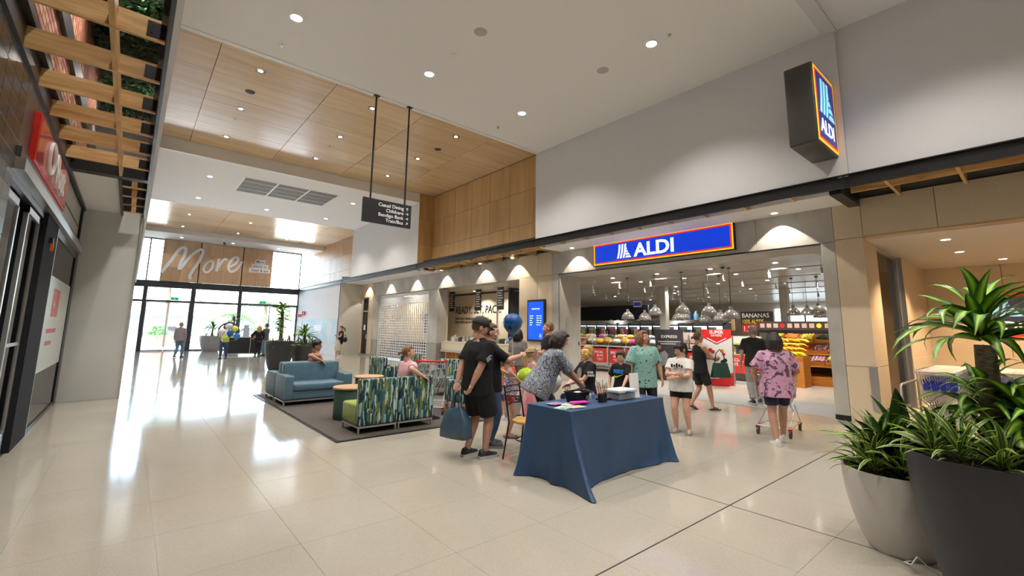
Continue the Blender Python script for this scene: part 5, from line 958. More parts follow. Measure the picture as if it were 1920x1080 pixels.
# tall chilled cabinets
CBK = mat('cabinet_black', (.015, .016, .018), .4); CLT = mat('cabinet_light', (1, 1, 1), .5, emit=1.5, ecol=(.92, .97, 1))
_pk = [MB().box(-.05, -.085, 0, .05, .085, .24).box(-.052, -.05, .06, -.05, .05, .2, 1).mesh('pack', [_boxm[i], _boxm[(i*3+5) % 10]]) for i in range(10)]
for k in range(15):
    y = 8.6+k*.66; x = 18.6; t = thing('chilled_cabinet', 'tall black chilled cabinet along the back aisle, %s from the right' % ORD[k], 'cabinet', (x, y, 0), 0, 'chilled cabinets')
    MB().box(.7, 0, 0, .75, .64, 2.0).box(0, 0, 0, .75, .03, 2.0).box(0, .61, 0, .75, .64, 2.0).box(0, 0, 0, .75, .64, .2).build('cabinet_body', CBK, t); MB().add([(-.12, 0, 1.86), (-.12, .64, 1.86), (.75, .64, 2.08), (.75, 0, 2.08), (-.12, 0, 1.92), (-.12, .64, 1.92), (.75, .64, 2.14), (.75, 0, 2.14)], [(0,3,2,1),(4,5,6,7),(0,1,5,4),(1,2,6,5),(2,3,7,6),(3,0,4,7)]).build('canopy', CBK, t)
    for z in (.55, .95, 1.35): MB().box(.05, .03, z, .7, .61, z+.02).build('shelf', GREYW, t)
    MB().box(.66, .04, 1.2, .69, .6, 1.84).build('back_light', CLT, t)
    MB().box(.0, .02, 1.82, .03, .62, 1.86).build('light_bar', CLT, t)
    for q in range(3):
        for zz, nm in ((1.372, 'upper'), (.972, 'lower')): inst('product_pack', _pk[(k*7+q*3+(zz > 1)*4) % 10], (x+.2, y+.13+q*.19, zz), None, 'small product pack on the %s shelf of the %s chilled cabinet, %s one' % (nm, ORD[k], ('right', 'middle', 'left')[q]), 'pack', 'packs in the chilled cabinets', 0, (1, 1, 1.4))
for k in range(6):
    y = 15.2+k*.55+(.4 if k > 2 else 0); t = thing('wall_badge', 'small lit badge on the black bulkhead, %s from the right' % ORD[k], 'sign', (23.98, y, 2.12), 0, 'lit badges on the bulkhead'); MB().lathe([(.001, 0), (.2, 0), (.2, .05), (.001, .05)], n=16, cap=False).build('badge_top', PURE, t).rotation_euler = (0, -pi/2, 0); MB().box(-.06, -.14, -.25, -.02, .14, -.08).build('badge_band', mat('badge_amber', (.8, .5, .05), .4, emit=.6), t)
for k in range(3): t = thing('blue_bottle', 'large blue bottle on top of the chilled cabinets, %s one' % ('left', 'middle', 'right')[k], 'bottle', (18.9, 10.6-.35*k, 2.14), 0, 'blue bottles on the cabinets'); MB().lathe([(.09, 0), (.1, .05), (.1, .22), (.04, .3), (.04, .34)], n=14).build('bottle_body', mat('bottle_blue', (.1, .3, .6), .15), t, smooth=40); MB().cyl((0, 0, .34), (0, 0, .38), .045, n=12).build('cap', PURE, t)
# standing banners
def standee(label, loc, face, w, h):
    return thing('standing_banner', label, 'banner', loc, math.atan2(face[1], face[0])+pi/2)   # local -Y faces the viewer
t = standee('black coffee standee with white lettering behind the girl in white', (14.0, 8.32, 0), (-.86, -.5), .9, 1.7)
BNB = mat('standee_black', (.035, .034, .042), .5); MB().box(-.45, 0, .02, .45, .03, 1.68).build('panel', BNB, t); MB().box(-.3, 0, 0, .3, .3, .02).build('foot', DARK, t); text('EXPRESSI', .13, PURE, t, (0, -.004, 1.40), (1, 0, 0), align='CENTER', bold=.012)
for k in range(2): MB().box(-.36+.08*k, -.003, 1.26-.075*k, .36-.08*k, 0, 1.295-.075*k).build('printed_line', mat('print_pale', (.5, .5, .52), .5), t)
MB().prism([(-.32, .45), (-.1, .5), (-.05, .85), (-.15, .98), (-.3, .9)], (0, -.003, 0), (1, 0, 0), (0, 0, 1), (0, .002, 0)).build('printed_machine', mat('print_steel', (.32, .33, .36), .4), t)
for x in (-.33, .3): MB().box(x-.06, -.003, 1.02, x+.06, 0, 1.14).build('printed_cup', mat('print_copper', (.5, .2, .08), .5), t)
t = standee('white and red SUPER SAVERS banner at the store entrance', (13.85, 6.63, 0), (-.86, -.5), .8, 1.68)
MB().box(-.42, 0, .02, .42, .03, 1.70).build('panel', PURE, t); MB().box(-.3, 0, 0, .3, .3, .02).build('foot', DARK, t); BR = mat('banner_red', (.72, .02, .02), .5)
MB().prism([(-.42, 1.70), (.42, 1.70), (.42, 1.46), (0, 1.24), (-.42, 1.46)], (0, -.004, 0), (1, 0, 0), (0, 0, 1), (0, .003, 0)).build('red_chevron', BR, t)
MB().prism([(-.42, .02), (.42, .02), (.42, .42), (0, .22), (-.42, .22)], (0, -.004, 0), (1, 0, 0), (0, 0, 1), (0, .003, 0)).build('red_base', BR, t)
text('SUPER', .14, PURE, t, (0, -.006, 1.57), (1, 0, 0), align='CENTER', bold=.03); text('SAVERS', .095, PURE, t, (0, -.006, 1.485), (1, 0, 0), align='CENTER', bold=.02)
for s in (-1, 1): MB().bar((0, -.006, 1.29), (s*.27, -.006, 1.435), .03, .003, up=(0, 1, 0)).build('chevron_line', PURE, t)
for k, (x, z, m, n) in enumerate(((-.2, 1.02, RED, 3), (.2, 1.05, mat('print_orange', (.75, .3, .03), .5), 1), (.2, .72, BLACK, 2), (.2, .42, mat('print_navy', (.03, .1, .3), .5), 2))):
    for q in range(n): MB().lathe([(.001, 0), (.06, 0), (.06, .003), (.001, .003)], n=14, cap=False).build('printed_product', m, t).matrix_local = Matrix.Translation((x-.06+.07*q, -.002, z+.05*(q % 2))) @ Matrix.Rotation(pi/2, 4, 'X')
    MB().lathe([(.001, 0), (.05, 0), (.05, .003), (.001, .003)], n=14, cap=False).build('price_dot', BR, t).matrix_local = Matrix.Translation((x-.02, -.003, z-.1)) @ Matrix.Rotation(pi/2, 4, 'X')
MB().cyl((.45, .02, 0), (.45, .02, 1.5), .02, n=10).build('side_post', CHROME, t)
# low display unit beside the banner
t = thing('display_unit', 'low white and lime display unit beside the red banner', 'display', (14.9, 5.95, 0)); MB().box(0, 0, .0, .6, 1.2, .1).box(.5, 0, .1, .6, 1.2, 1.5).build('unit_body', GREYW, t)
for z in (.5, .9, 1.25): MB().box(0, 0, z, .5, 1.2, z+.03).build('shelf', GREYW, t); MB().box(-.01, 0, z-.02, 0, 1.2, z+.04).build('shelf_edge', mat('edge_lime', (.5, .75, .05), .5), t)
for k in range(9): inst('product_pack', _pk[(k*4+9) % 10], (15.1, 6.05+.125*k, .53+.4*(k % 2)), None, 'small pack on the lime edged display unit, %s from the right' % ORD[k], 'pack', 'packs on the display unit')
t = thing('sale_sign', 'red SPECIAL BUYS card under the lime edged display unit', 'sign', (14.82, 6.05, .35)); MB().box(-.01, 0, 0, 0, .75, .56).build('card', SBR, t); text('SPECIAL\nBUYS', .135, PURE, t, (-.013, .70, .36), (0, -1, 0), bold=.02)
# bananas sign and produce
t = thing('bananas_sign', 'black BANANAS price board above the fruit display', 'sign', (16.95, 6.1, 1.62)); MB().box(0, 0, 0, .04, 1.08, .74).build('board', mat('chalk_black', (.02, .02, .02), .6), t); text('BANANAS', .22, PURE, t, (-.004, 1.04, .53), (0, -1, 0), bold=.014, wid=.92); text('100% AUSSIE', .22, mat('chalk_yellow', (.85, .6, .03), .5), t, (-.004, 1.05, .31), (0, -1, 0), bold=.01, wid=.62)
MB().box(-.008, .5, .0, -.002, 1.05, .28).build('price_card', RED, t); text('1.99', .27, PURE, t, (-.012, 1.02, .04), (0, -1, 0), bold=.02, wid=.9); MB().cyl((.02, .2, 0), (.02, .2, -1.62), .02, n=8).build('sign_post', DARK, t)
CRT = wood('crate_timber', '#a8631f', '#c9822f', 1, 2.5)
t = thing('produce_stand', 'stepped timber fruit and vegetable stand at the back right', 'produce stand', (16.6, 3.6, 0)); SLW = 2.9
MB().box(1.3, 0, 0, 1.4, SLW, 1.95).build('back_panel', CBK, t); MB().box(0, 0, 0, 1.3, SLW, .28).build('plinth', CRT, t)
MB().box(-.05, 0, 1.72, .0, SLW, 2.0).build('header_board', mat('header_brown', (.05, .025, .02), .5), t)
for k in range(13):
    if k % 5 == 4: MB().lathe([(.001, 0), (.07, 0), (.07, .01), (.001, .01)], n=14, cap=False).build('header_picture', (RED, YEL, MATS['print_orange'])[k % 3], t).matrix_local = Matrix.Translation((-.056, .2+k*.21, 1.86)) @ Matrix.Rotation(-pi/2, 4, 'Y')
    else: MB().box(-.054, .12+k*.21, 1.79, -.05, .26+k*.21, 1.93).build('header_print', mat('header_pink', (.62, .48, .42), .5), t)
for x in (0, 1.25): 
    for y in (0.03, SLW-.03): MB().box(x-.03, y-.02, 0, x+.0, y+.02, 1.75).build('upright', CBK, t)
FR = {'apple': ('#a3212a', 'sph'), 'orange': ('#d9791a', 'sph'), 'banana': ('#e3b91e', 'ban'), 'lemon': ('#dfc63a', 'sph'), 'eggplant': ('#1d1420', 'egg'), 'onion': ('#b98ca0', 'sph'), 'tomato': ('#c22a1c', 'sph'), 'cabbage': ('#a9bf72', 'big'), 'capsicum': ('#c9a61c', 'sph'), 'avocado': ('#22301a', 'egg'), 'radish': ('#b52a4f', 'sph'), 'lime': ('#5f8a25', 'sph')}
FM = {}
for n, (c, k) in FR.items():
    m = mat('fruit_'+n, hexc(c), .35, var=.2, vscale=20)
    if k == 'sph': b = MB().sph((0, 0, .04), (.042, .042, .039), 10, 7)
    elif k == 'egg': b = MB().sph((0, 0, .035), (.035, .065, .035), 10, 7)
    elif k == 'big': b = MB().sph((0, 0, .085), (.095, .095, .085), 12, 8)
    else:
        b = MB()
        for q in range(4): b.tube([(-.09+.0*q, (q-1.5)*.03, .02), (-.03, (q-1.5)*.034, .055), (.04, (q-1.5)*.03, .06), (.1, (q-1.5)*.012, .03)], [.008, .018, .018, .008], 7)
    FM[n] = b.mesh(n, m, smooth=60)
tiers = [(.05, .62, ['cabbage', 'cabbage', 'onion', 'banana', 'lime', 'banana']), (.42, .98, ['radish', 'onion', 'onion', 'tomato', 'orange', 'banana']), (.8, 1.32, ['apple', 'eggplant', 'avocado', 'lemon', 'orange', 'lemon'])]
crate = MB().box(0, 0, 0, .42, .012, .11).box(0, .448, 0, .42, .46, .11).box(0, 0, 0, .012, .46, .11).box(.408, 0, 0, .42, .46, .13).box(0, 0, 0, .42, .46, .012).mesh('crate', CRT)
for ti, (dx, z, kinds) in enumerate(tiers):
    MB().box(dx-.02, 0, z-.05, dx+.5, SLW, z-.01).build('tier_shelf', CRT, t); MB().box(dx-.03, 0, z-.05, dx-.02, SLW, z+.0).build('tier_edge', CRT, t)
    for ci, kd in enumerate(kinds):
        cy = 3.64+ci*.475; inst('crate', crate, (16.6+dx, cy, z), None, 'timber crate of %ss on the %s step of the fruit stand, %s from the right' % (kd, ('lowest', 'middle', 'top')[ti], ORD[ci]), 'crate', 'produce crates', 0).rotation_euler = (0, -.38, 0)
        big = kd == 'cabbage'; nx, ny = (2, 2) if big else ((2, 2) if kd == 'banana' else (4, 4)); sc_ = 1.5 if kd == 'banana' else 1.15
        for a in range(nx):
            for b_ in range(ny): inst(kd, FM[kd], (16.6+dx+.06+(a+.5)*.31/nx, cy+.05+(b_+.5)*.36/ny+rnd.uniform(-.01, .01), z+.05+.4*(.06+(a+.5)*.31/nx)+rnd.uniform(0, .025)), None, '%s heaped in the %s crate of the %s step' % (kd, ORD[ci], ('lowest', 'middle', 'top')[ti]), kd, '%ss on the fruit stand' % kd, rnd.uniform(0, 6) if kd != 'banana' else rnd.uniform(1.2, 1.9), (sc_, sc_, sc_))
t = thing('banana_stand', 'timber stand heaped with bananas in front of the fruit stand', 'produce stand', (15.55, 4.85, 0)); MB().box(0, 0, 0, .6, .9, .86).build('stand_body', CRT, t); MB().box(-.02, -.02, .86, .62, .92, .92).build('stand_tray', CRT, t)
for k in range(20): inst('banana', FM['banana'], (15.65+.13*(k % 4), 4.95+.16*(k // 4), .925+.13*(k % 4)), None, 'bunch of bananas heaped on the timber banana stand', 'banana', 'bananas on the banana stand', rnd.uniform(1.1, 2.0), (1.5, 1.5, 1.7))
# pendant lamps
PGL = mat('pendant_glass', (.34, .32, .30), .12, .75); b = MB().lathe([(.03, .36), (.05, .35), (.055, .27), (.11, .24), (.19, .15), (.225, .04), (.225, .0), (.215, .0), (.215, .04), (.18, .14), (.1, .23), (.04, .26)], n=24, cap=False); _pd = b.mesh('shade', PGL, smooth=50)
_pb = MB().sph((0, 0, .12), .05, 10, 8).mesh('bulb', mat('bulb_glow', (1, .9, .75), .4, emit=5, ecol=(1, .88, .7)), smooth=60)
pp = [(13.5, 9.6, 2.02), (14.4, 9.5, 2.02), (13.5, 8.5, 2.15), (13.3, 7.4, 2.18), (14.9, 8.3, 2.05), (13.3, 6.55, 2.12), (15.0, 7.0, 2.0), (13.3, 5.9, 2.0), (16.5, 9.4, 2.05), (16.5, 8.3, 2.0), (16.5, 7.3, 2.1)]+[(17.4+1.4*(k % 3), 4.1+.75*(k//3), 2.22+.05*(k % 2)) for k in range(9)]
for k, (x, y, z) in enumerate(pp):
    t = thing('pendant_lamp', 'grey dome pendant lamp in the supermarket, hanging %s' % ('on the entrance side, %s one' % ORD[k] if k < 11 else 'over the fruit stand, %s one' % ORD[k-11]), 'pendant lamp', (x, y, z), 0, 'dome pendant lamps'); piece('shade', _pd, t); piece('bulb', _pb, t); MB().cyl((0, 0, .35), (0, 0, ZS-z), .006, n=6).build('cord', BLACK, t); MB().cyl((0, 0, ZS-z-.03), (0, 0, ZS-z), .05, n=12).build('ceiling_rose', DARK, t)
# track lighting
_sh = MB().cyl((0, 0, -.06), (.03, 0, -.2), .035, n=12).box(-.012, -.012, -.08, .012, .012, 0).mesh('spot_head', mat('spot_white', (.6, .58, .55), .4), smooth=40); _sl = MB().lathe([(.001, 0), (.033, 0), (.033, .004), (.001, .004)], n=12, cap=False).mesh('spot_lens', mat('spot_glow', (1, 1, 1), .4, emit=7, ecol=(1, .95, .88)))
for i, x in enumerate((13.4, 15.4, 17.4, 19.6, 22)):
    t = thing('light_track', 'ceiling light track running across the supermarket, %s from the entrance' % ORD[i], 'light track', (x, 3.2, ZS-.16), 0, 'light tracks'); MB().box(-.018, 0, 0, .018, 12.5, .03).build('rail', mat('track_grey', (.4, .39, .37), .5), t)
    for y in (.4, 6, 12): MB().cyl((0, y, .03), (0, y, .16), .006, n=6).build('drop_rod', SILVER, t)
    for k in range(9):
        s = thing('spot_light', 'small track spotlight on the %s ceiling track, %s from the right' % (ORD[i], ORD[k]), 'spotlight', (x, 3.6+k*1.25+.3*(i % 2), ZS-.16), 0, 'track spotlights'); piece('spot_head', _sh, s); piece('spot_lens', _sl, s, (.031, 0, -.203), (0, -.2, 0))
t = thing('dome_camera', 'small dark dome security camera in the supermarket ceiling', 'camera', (12.6, 5.75, ZS)); MB().lathe([(.08, 0), (.08, -.05), (.07, -.06)], n=18).build('base', GREYW, t); MB().sph((0, 0, -.06), .065, 14, 8).build('dome', BLACK, t, smooth=60)
for k, (x, y) in enumerate(((17.2, 10.4), (20.5, 12.6), (20.5, 6.9))): tag(MB().box(x-.14, y-.14, 0, x+.14, y+.14, ZS).build('store_column', CONC, None, bevel=.004), 'square grey column inside the supermarket, %s one' % ('nearest', 'farther left', 'farther right')[k], 'column', 'store columns')
t = thing('aisle_sign', 'timber framed sign at the back of the store', 'sign', (21, 9.2, 1.7)); MB().box(0, 0, 0, .05, 2.1, .5).build('sign_board', PLY, t); MB().box(-.006, .5, .3, 0, 1.6, .38).build('printed_line', BLACK, t); MB().cyl((.02, .2, 0), (.02, .2, -1.7), .02, n=8).build('sign_leg', DARK, t); MB().cyl((.02, 1.9, 0), (.02, 1.9, -1.7), .02, n=8).build('sign_leg', DARK, t)
t = thing('aisle_sign', 'small blue hanging emblem sign in the supermarket', 'sign', (18.5, 12.6, 2.75)); MB().box(0, -.22, 0, .03, .22, .28).build('sign_board', PURE, t); MB().box(-.004, -.19, .05, 0, .19, .23).build('emblem_face', NAVY, t); 
for s in (-.15, .15): MB().cyl((.015, s, .28), (.015, s, ZS-2.75), .004, n=5).build('hanger', CHROME, t)
# ================================================================== PEOPLE
def skin(name, c):
    if name in MATS: return MATS[name]
    m = mat(name, c, .5, var=.06, vscale=14); m.node_tree.nodes['Principled BSDF'].inputs['Subsurface Weight'].default_value = .08; m.node_tree.nodes['Principled BSDF'].inputs['Subsurface Radius'].default_value = (.02, .008, .004); return m
SK_FAIR = skin('skin_fair', (.62, .36, .26)); SK_TAN = skin('skin_tan', (.46, .25, .165)); SK_MID = skin('skin_mid', (.54, .30, .21))
EYE_W = mat('eye_white', (.75, .72, .7), .3); EYE_D = mat('eye_dark', (.03, .02, .015), .2); LIP = mat('lip', (.45, .16, .14), .45)
def hairmat(n, c): return mat('hair_'+n, c, .5, var=.35, vscale=60, stretch=(1, 1, .12), bump=.5, bscale=120)
H_BROWN = hairmat('brown', (.075, .035, .018)); H_DARK = hairmat('dark', (.018, .012, .01)); H_BLOND = hairmat('blond', (.42, .26, .10)); H_LTBR = hairmat('light_brown', (.20, .095, .04)); H_GREY = hairmat('grey', (.22, .20, .18)); H_RED = hairmat('auburn', (.022, .009, .007))
def rings(mb, pts, rx, ry, xd=(1, 0, 0), n=14):
    pts = [V(p) for p in pts]; xd = V(xd); vs = []; k = len(pts)
    for i, p in enumerate(pts):
        d = (pts[min(i+1, k-1)]-pts[max(i-1, 0)]).normalized(); a = xd-d*xd.dot(d); a = a.normalized() if a.length > .05 else d.orthogonal().normalized(); b = d.cross(a)
        for j in range(n): t = 2*pi*j/n; vs.append(p+a*cos(t)*rx[i]+b*sin(t)*ry[i])
    fs = [(i*n+j, i*n+(j+1) % n, (i+1)*n+(j+1) % n, (i+1)*n+j) for i in range(k-1) for j in range(n)]
    fs += [tuple(range(n-1, -1, -1)), tuple((k-1)*n+j for j in range(n))]; mb.add(vs, fs)
def limb(mb, pts, rs, n=12):
    pts = [V(p) for p in pts]; mb.tube(pts, list(rs), n)
    mb.sph(pts[0], rs[0], n, 8); mb.sph(pts[-1], rs[-1], n, 8)
def ik(S, T, l1, l2, pole):
    d = T-S; L = min(d.length, (l1+l2)*.995); L = max(L, abs(l1-l2)+.02); dn = d.normalized(); T = S+dn*L
    a = (l1*l1-l2*l2+L*L)/(2*L); h = sqrt(max(l1*l1-a*a, 0)); p = V(pole); p = p-dn*p.dot(dn); p = p.normalized() if p.length > .01 else dn.orthogonal().normalized()
    return S+dn*a+p*h, T
CURL = {'relaxed': (.3, .4, .3), 'fist': (1.25, 1.5, 1.0), 'hold': (.75, .9, .6), 'flat': (.08, .08, .05)}
def hand_mb(mb, W, z, y, side, pose, s):
    z = z.normalized(); y = (y-z*y.dot(z)).normalized(); x = z.cross(y) if side > 0 else y.cross(z)
    P = lambda a, b, c: W+(x*a+y*b+z*c)*s
    R = Matrix((x, y, z)).transposed()
    mb.sph(P(0, 0, .05), (.042*s, .0165*s, .05*s), 12, 8, rot=R); mb.sph(P(.015, .006, .03), (.026*s, .018*s, .03*s), 10, 6, rot=R); mb.tube([P(0, 0, -.03), P(0, 0, .02)], [.027*s, .03*s], 10, flat=.75)
    for i, (bx, bz, L, r) in enumerate(((.031, .085, .074, .0088), (.0105, .092, .083, .0092), (-.0105, .088, .076, .0088), (-.03, .078, .058, .0078))):
        c = CURL.get('fist' if (pose == 'point' and i > 0) else ('flat' if pose == 'point' else pose)); p = V((bx, .0, bz-.012)); a = 0; pts = [P(*p)]; p = p+V((0, 0, .012))
        for q, f in enumerate((.44, .32, .24)):
            a += c[q]; p = p+V((bx*.12*(q == 0), sin(a), cos(a)))*L*f; pts.append(P(*p))
        mb.tube(pts, [r*s*1.08, r*s, r*s*.95, r*s*.8], 8); mb.sph(pts[-1], r*s*.8, 8, 6)
    c = .9 if pose in ('fist', 'hold', 'point') else .3
    t = [P(.026, .006, .02), P(.048, .018, .045), P(.055-.012*c, .03+.012*c, .072), P(.052-.03*c, .034+.022*c, .096)]
    mb.tube(t, [.014*s, .0115*s, .0105*s, .008*s], 8); mb.sph(t[-1], .008*s, 8, 6)
def head_mb():
    h = MB(); h.sph((0, -.012, .018), (.073, .093, .1), 20, 14); h.sph((0, .026, -.052), (.057, .058, .056), 16, 10); h.sph((0, .066, -.09), (.024, .02, .018), 10, 8)
    h.sph((0, .03, .01), (.066, .062, .075), 16, 10); h.tube([(0, .083, .028), (0, .095, .004), (0, .105, -.014)], [.006, .008, .0105], 10); h.sph((.009, .096, -.019), .0075, 8, 6); h.sph((-.009, .096, -.019), .0075, 8, 6)
    for s in (-1, 1):
        h.sph((s*.077, -.008, -.004), (.009, .022, .031), 10, 8); h.sph((s*.036, .055, -.026), (.03, .03, .03), 10, 8); h.tube([(s*.008, .083, .034), (s*.033, .078, .04), (s*.054, .06, .034)], [.0075, .008, .007], 8)
    h.sph((0, .084, -.05), (.023, .012, .006), 10, 6); h.sph((0, .083, -.06), (.02, .012, .007), 10, 6); h.tube([(0, -.025, -.05), (0, -.035, -.13)], [.05, .052], 14); return h
_HEADS = {}
def head_mesh(q):
    if q not in _HEADS: _HEADS[q] = remesh(head_mb(), .005 if q < .013 else .009, 2, dec=.6)
    return _HEADS[q]
def shell(mb, c, r, mask, n=30, m=20, inn=.8, seed=0):
    c = V(c); vs = [c+V((0, 0, -r[2]*inn))]
    def rad(d): return (1.0 if mask(d) else inn)*(1+.03*noise.noise(d*5+V((seed, 0, 0))))
    for i in range(1, m):
        a = -pi/2+pi*i/m
        for j in range(n): t = 2*pi*j/n; d = V((cos(a)*cos(t), cos(a)*sin(t), sin(a))); k = rad(d); vs.append(c+V((d.x*r[0], d.y*r[1], d.z*r[2]))*k)
    vs.append(c+V((0, 0, r[2]))); fs = []
    for j in range(n): fs.append((0, 1+(j+1) % n, 1+j)); fs.append((len(vs)-1, 1+(m-2)*n+j, 1+(m-2)*n+(j+1) % n))
    for i in range(m-2):
        for j in range(n): fs.append((1+i*n+j, 1+i*n+(j+1) % n, 1+(i+1)*n+(j+1) % n, 1+(i+1)*n+j))
    mb.add(vs, fs)
def hair_mb(style, seed=0):
    b = MB(); fr = .5
    short = lambda d: (d.z > fr+.06*sin(9*d.x) if d.y > .35 else (d.z > -.12 if d.y > -.05 else d.z > -.62))
    shell(b, (0, -.014, .02), (.083, .104, .111), short, seed=seed)
    if style == 'messy':
        for k in range(26):
            a = k*2.4; z = .35+.6*((k*37) % 26)/26; q = sqrt(1-min(z, .98)**2); p = V((cos(a)*q*.08, sin(a)*q*.1-.014, .02+z*.105))
            if p.y < .06: b.sph(p, .024+.008*(k % 3), 8, 6)
        b.sph((0, .045, .098), (.06, .04, .026), 10, 8)
    if 'fringe' in style: b.sph((0, .055, .075), (.07, .045, .038), 14, 8); b.sph((.06, .03, .03), (.026, .045, .06), 10, 8); b.sph((-.06, .03, .03), (.026, .045, .06), 10, 8)
    if 'ponytail' in style or style == 'tail_low':
        z0 = .06 if 'ponytail' in style else -.02; b.sph((0, -.112, z0), .028, 10, 8); b.tube([(0, -.11, z0), (0, -.15, z0-.02), (0, -.155, z0-.09), (.01, -.14, z0-.18), (.01, -.13, z0-.23)], [.022, .034, .036, .028, .01], 10)
    if style == 'stub': b.sph((0, -.115, .01), .03, 10, 8); b.tube([(0, -.12, .01), (0, -.155, .0), (.01, -.175, -.03)], [.02, .028, .014], 8)
    if style == 'bun':
        b.sph((0, -.06, .145), (.042, .042, .036), 12, 8)
        for k in range(6): b.sph((.026*cos(k), -.06+.026*sin(k), .15+.008*(k % 2)), .02, 8, 6)
    if style in ('bob', 'long', 'curly'):
        lo = {'bob': -.13, 'long': -.26, 'curly': -.15}[style]
        for k in range(15):
            a = RAD(158+k*224/14.0); x = cos(a)*.078; y = sin(a)*.092-.012
            w = .03 if style != 'curly' else .034; j = .018*sin(k*2.1) if style == 'curly' else .004*sin(k*3)
            b.tube([(x*.8, y*.8, .06), (x*1.06, y*1.06, .0), (x*1.12+j, y*1.12, lo*.55), (x*1.02-j, y*1.02, lo+.012*sin(k*2.7))], [w, w*1.1, w*1.05, w*.55], 8)
        b.sph((0, .035, .095), (.066, .05, .026), 12, 8)
        for s in (-1, 1): b.sph((s*.07, .015, .03), (.02, .04, .06), 10, 8)
    return b
_SHOE = {}
def shoe_mesh(kind, m1, m2):
    k = (kind, m1.name, m2.name)
    if k in _SHOE: return _SHOE[k]
    b = MB(); st = [(-.085, .026, .07), (-.072, .04, .105), (-.03, .045, .115), (.025, .046, .1), (.075, .05, .075), (.13, .052, .06), (.172, .04, .05), (.19, .016, .034)]
    out = [(x, y) for y, x, _ in st]+[(-x, y) for y, x, _ in st[::-1]]
    b.prism([(x*1.08, y*1.05) for x, y in out], (0, 0, 0), (1, 0, 0), (0, 1, 0), (0, 0, .03 if kind == 'shoe' else .018), 1)
    if kind == 'shoe':
        n = 9; vs = []
        for y, w, h in st:
            for j in range(n): t = pi*j/(n-1); vs.append((w*cos(t)*(1.0 if sin(t) < .5 else .92), y, .02+(h-.02)*sin(t)))
        fs = [(i*n+j, i*n+j+1, (i+1)*n+j+1, (i+1)*n+j) for i in range(len(st)-1) for j in range(n-1)]+[tuple(range(n)), tuple((len(st)-1)*n+j for j in range(n))]
        fs += [(i*n, (i+1)*n, (i+1)*n+n-1, i*n+n-1) for i in range(len(st)-1)]; b.add(vs, fs, 0)
        for q in range(3): b.box(-.024, .02+q*.022, .094-q*.011, .024, .03+q*.022, .106-q*.011, 1)
    else:
        for y in (.03, .09): b.tube([(-.044, y, .012), (-.03, y+.01, .06-y*.15), (0, y+.015, .072-y*.2), (.03, y+.01, .06-y*.15), (.044, y, .012)], .011, 6, 0, flat=.4)
    _SHOE[k] = b.mesh('shoe', [m1, m2], smooth=45); return _SHOE[k]
def join_mesh(name, parts):
    """parts: (mesh or MB, matrix, {slot rule}) -> one mesh"""
    bm = bmesh.new()
    for me, M_, mi in parts:
        if isinstance(me, MB): t = bpy.data.meshes.new('t'); t.from_pydata(me.v, [], me.f)
        else: t = me
        n0 = len(bm.verts); f0 = len(bm.faces); bm.from_mesh(t); bm.verts.ensure_lookup_table(); bm.faces.ensure_lookup_table()
        for f in bm.faces[f0:]:
            if callable(mi): f.material_index = mi(f.calc_center_median())
            else: f.material_index = mi
        if M_ is not None:
            for v in bm.verts[n0:]: v.co = M_ @ v.co
        if t is not me: bpy.data.meshes.remove(t)
    out = bpy.data.meshes.new(name)
    for f in bm.faces: f.smooth = True
    bmesh.ops.recalc_face_normals(bm, faces=bm.faces); bm.to_mesh(out); bm.free(); return out
def garment(name, mb, m, parent, vox, wr=.006, seed=0, sm=4):
    me = remesh(mb, vox, sm, name, dec=.45); me.materials.clear(); me.materials.append(m); me.polygons.foreach_set('use_smooth', [True]*len(me.polygons))
    nv = [v.normal.copy() for v in me.vertices]
    for v, n in zip(me.vertices, nv):
        c = v.co; v.co = c+n*wr*(noise.noise(V((c.x*11+seed, c.y*11, c.z*5)))+.5*noise.noise(V((c.x*20+c.z*14, c.y*20+seed, c.z*9))))
    return link(bpy.data.objects.new(name, me), parent)
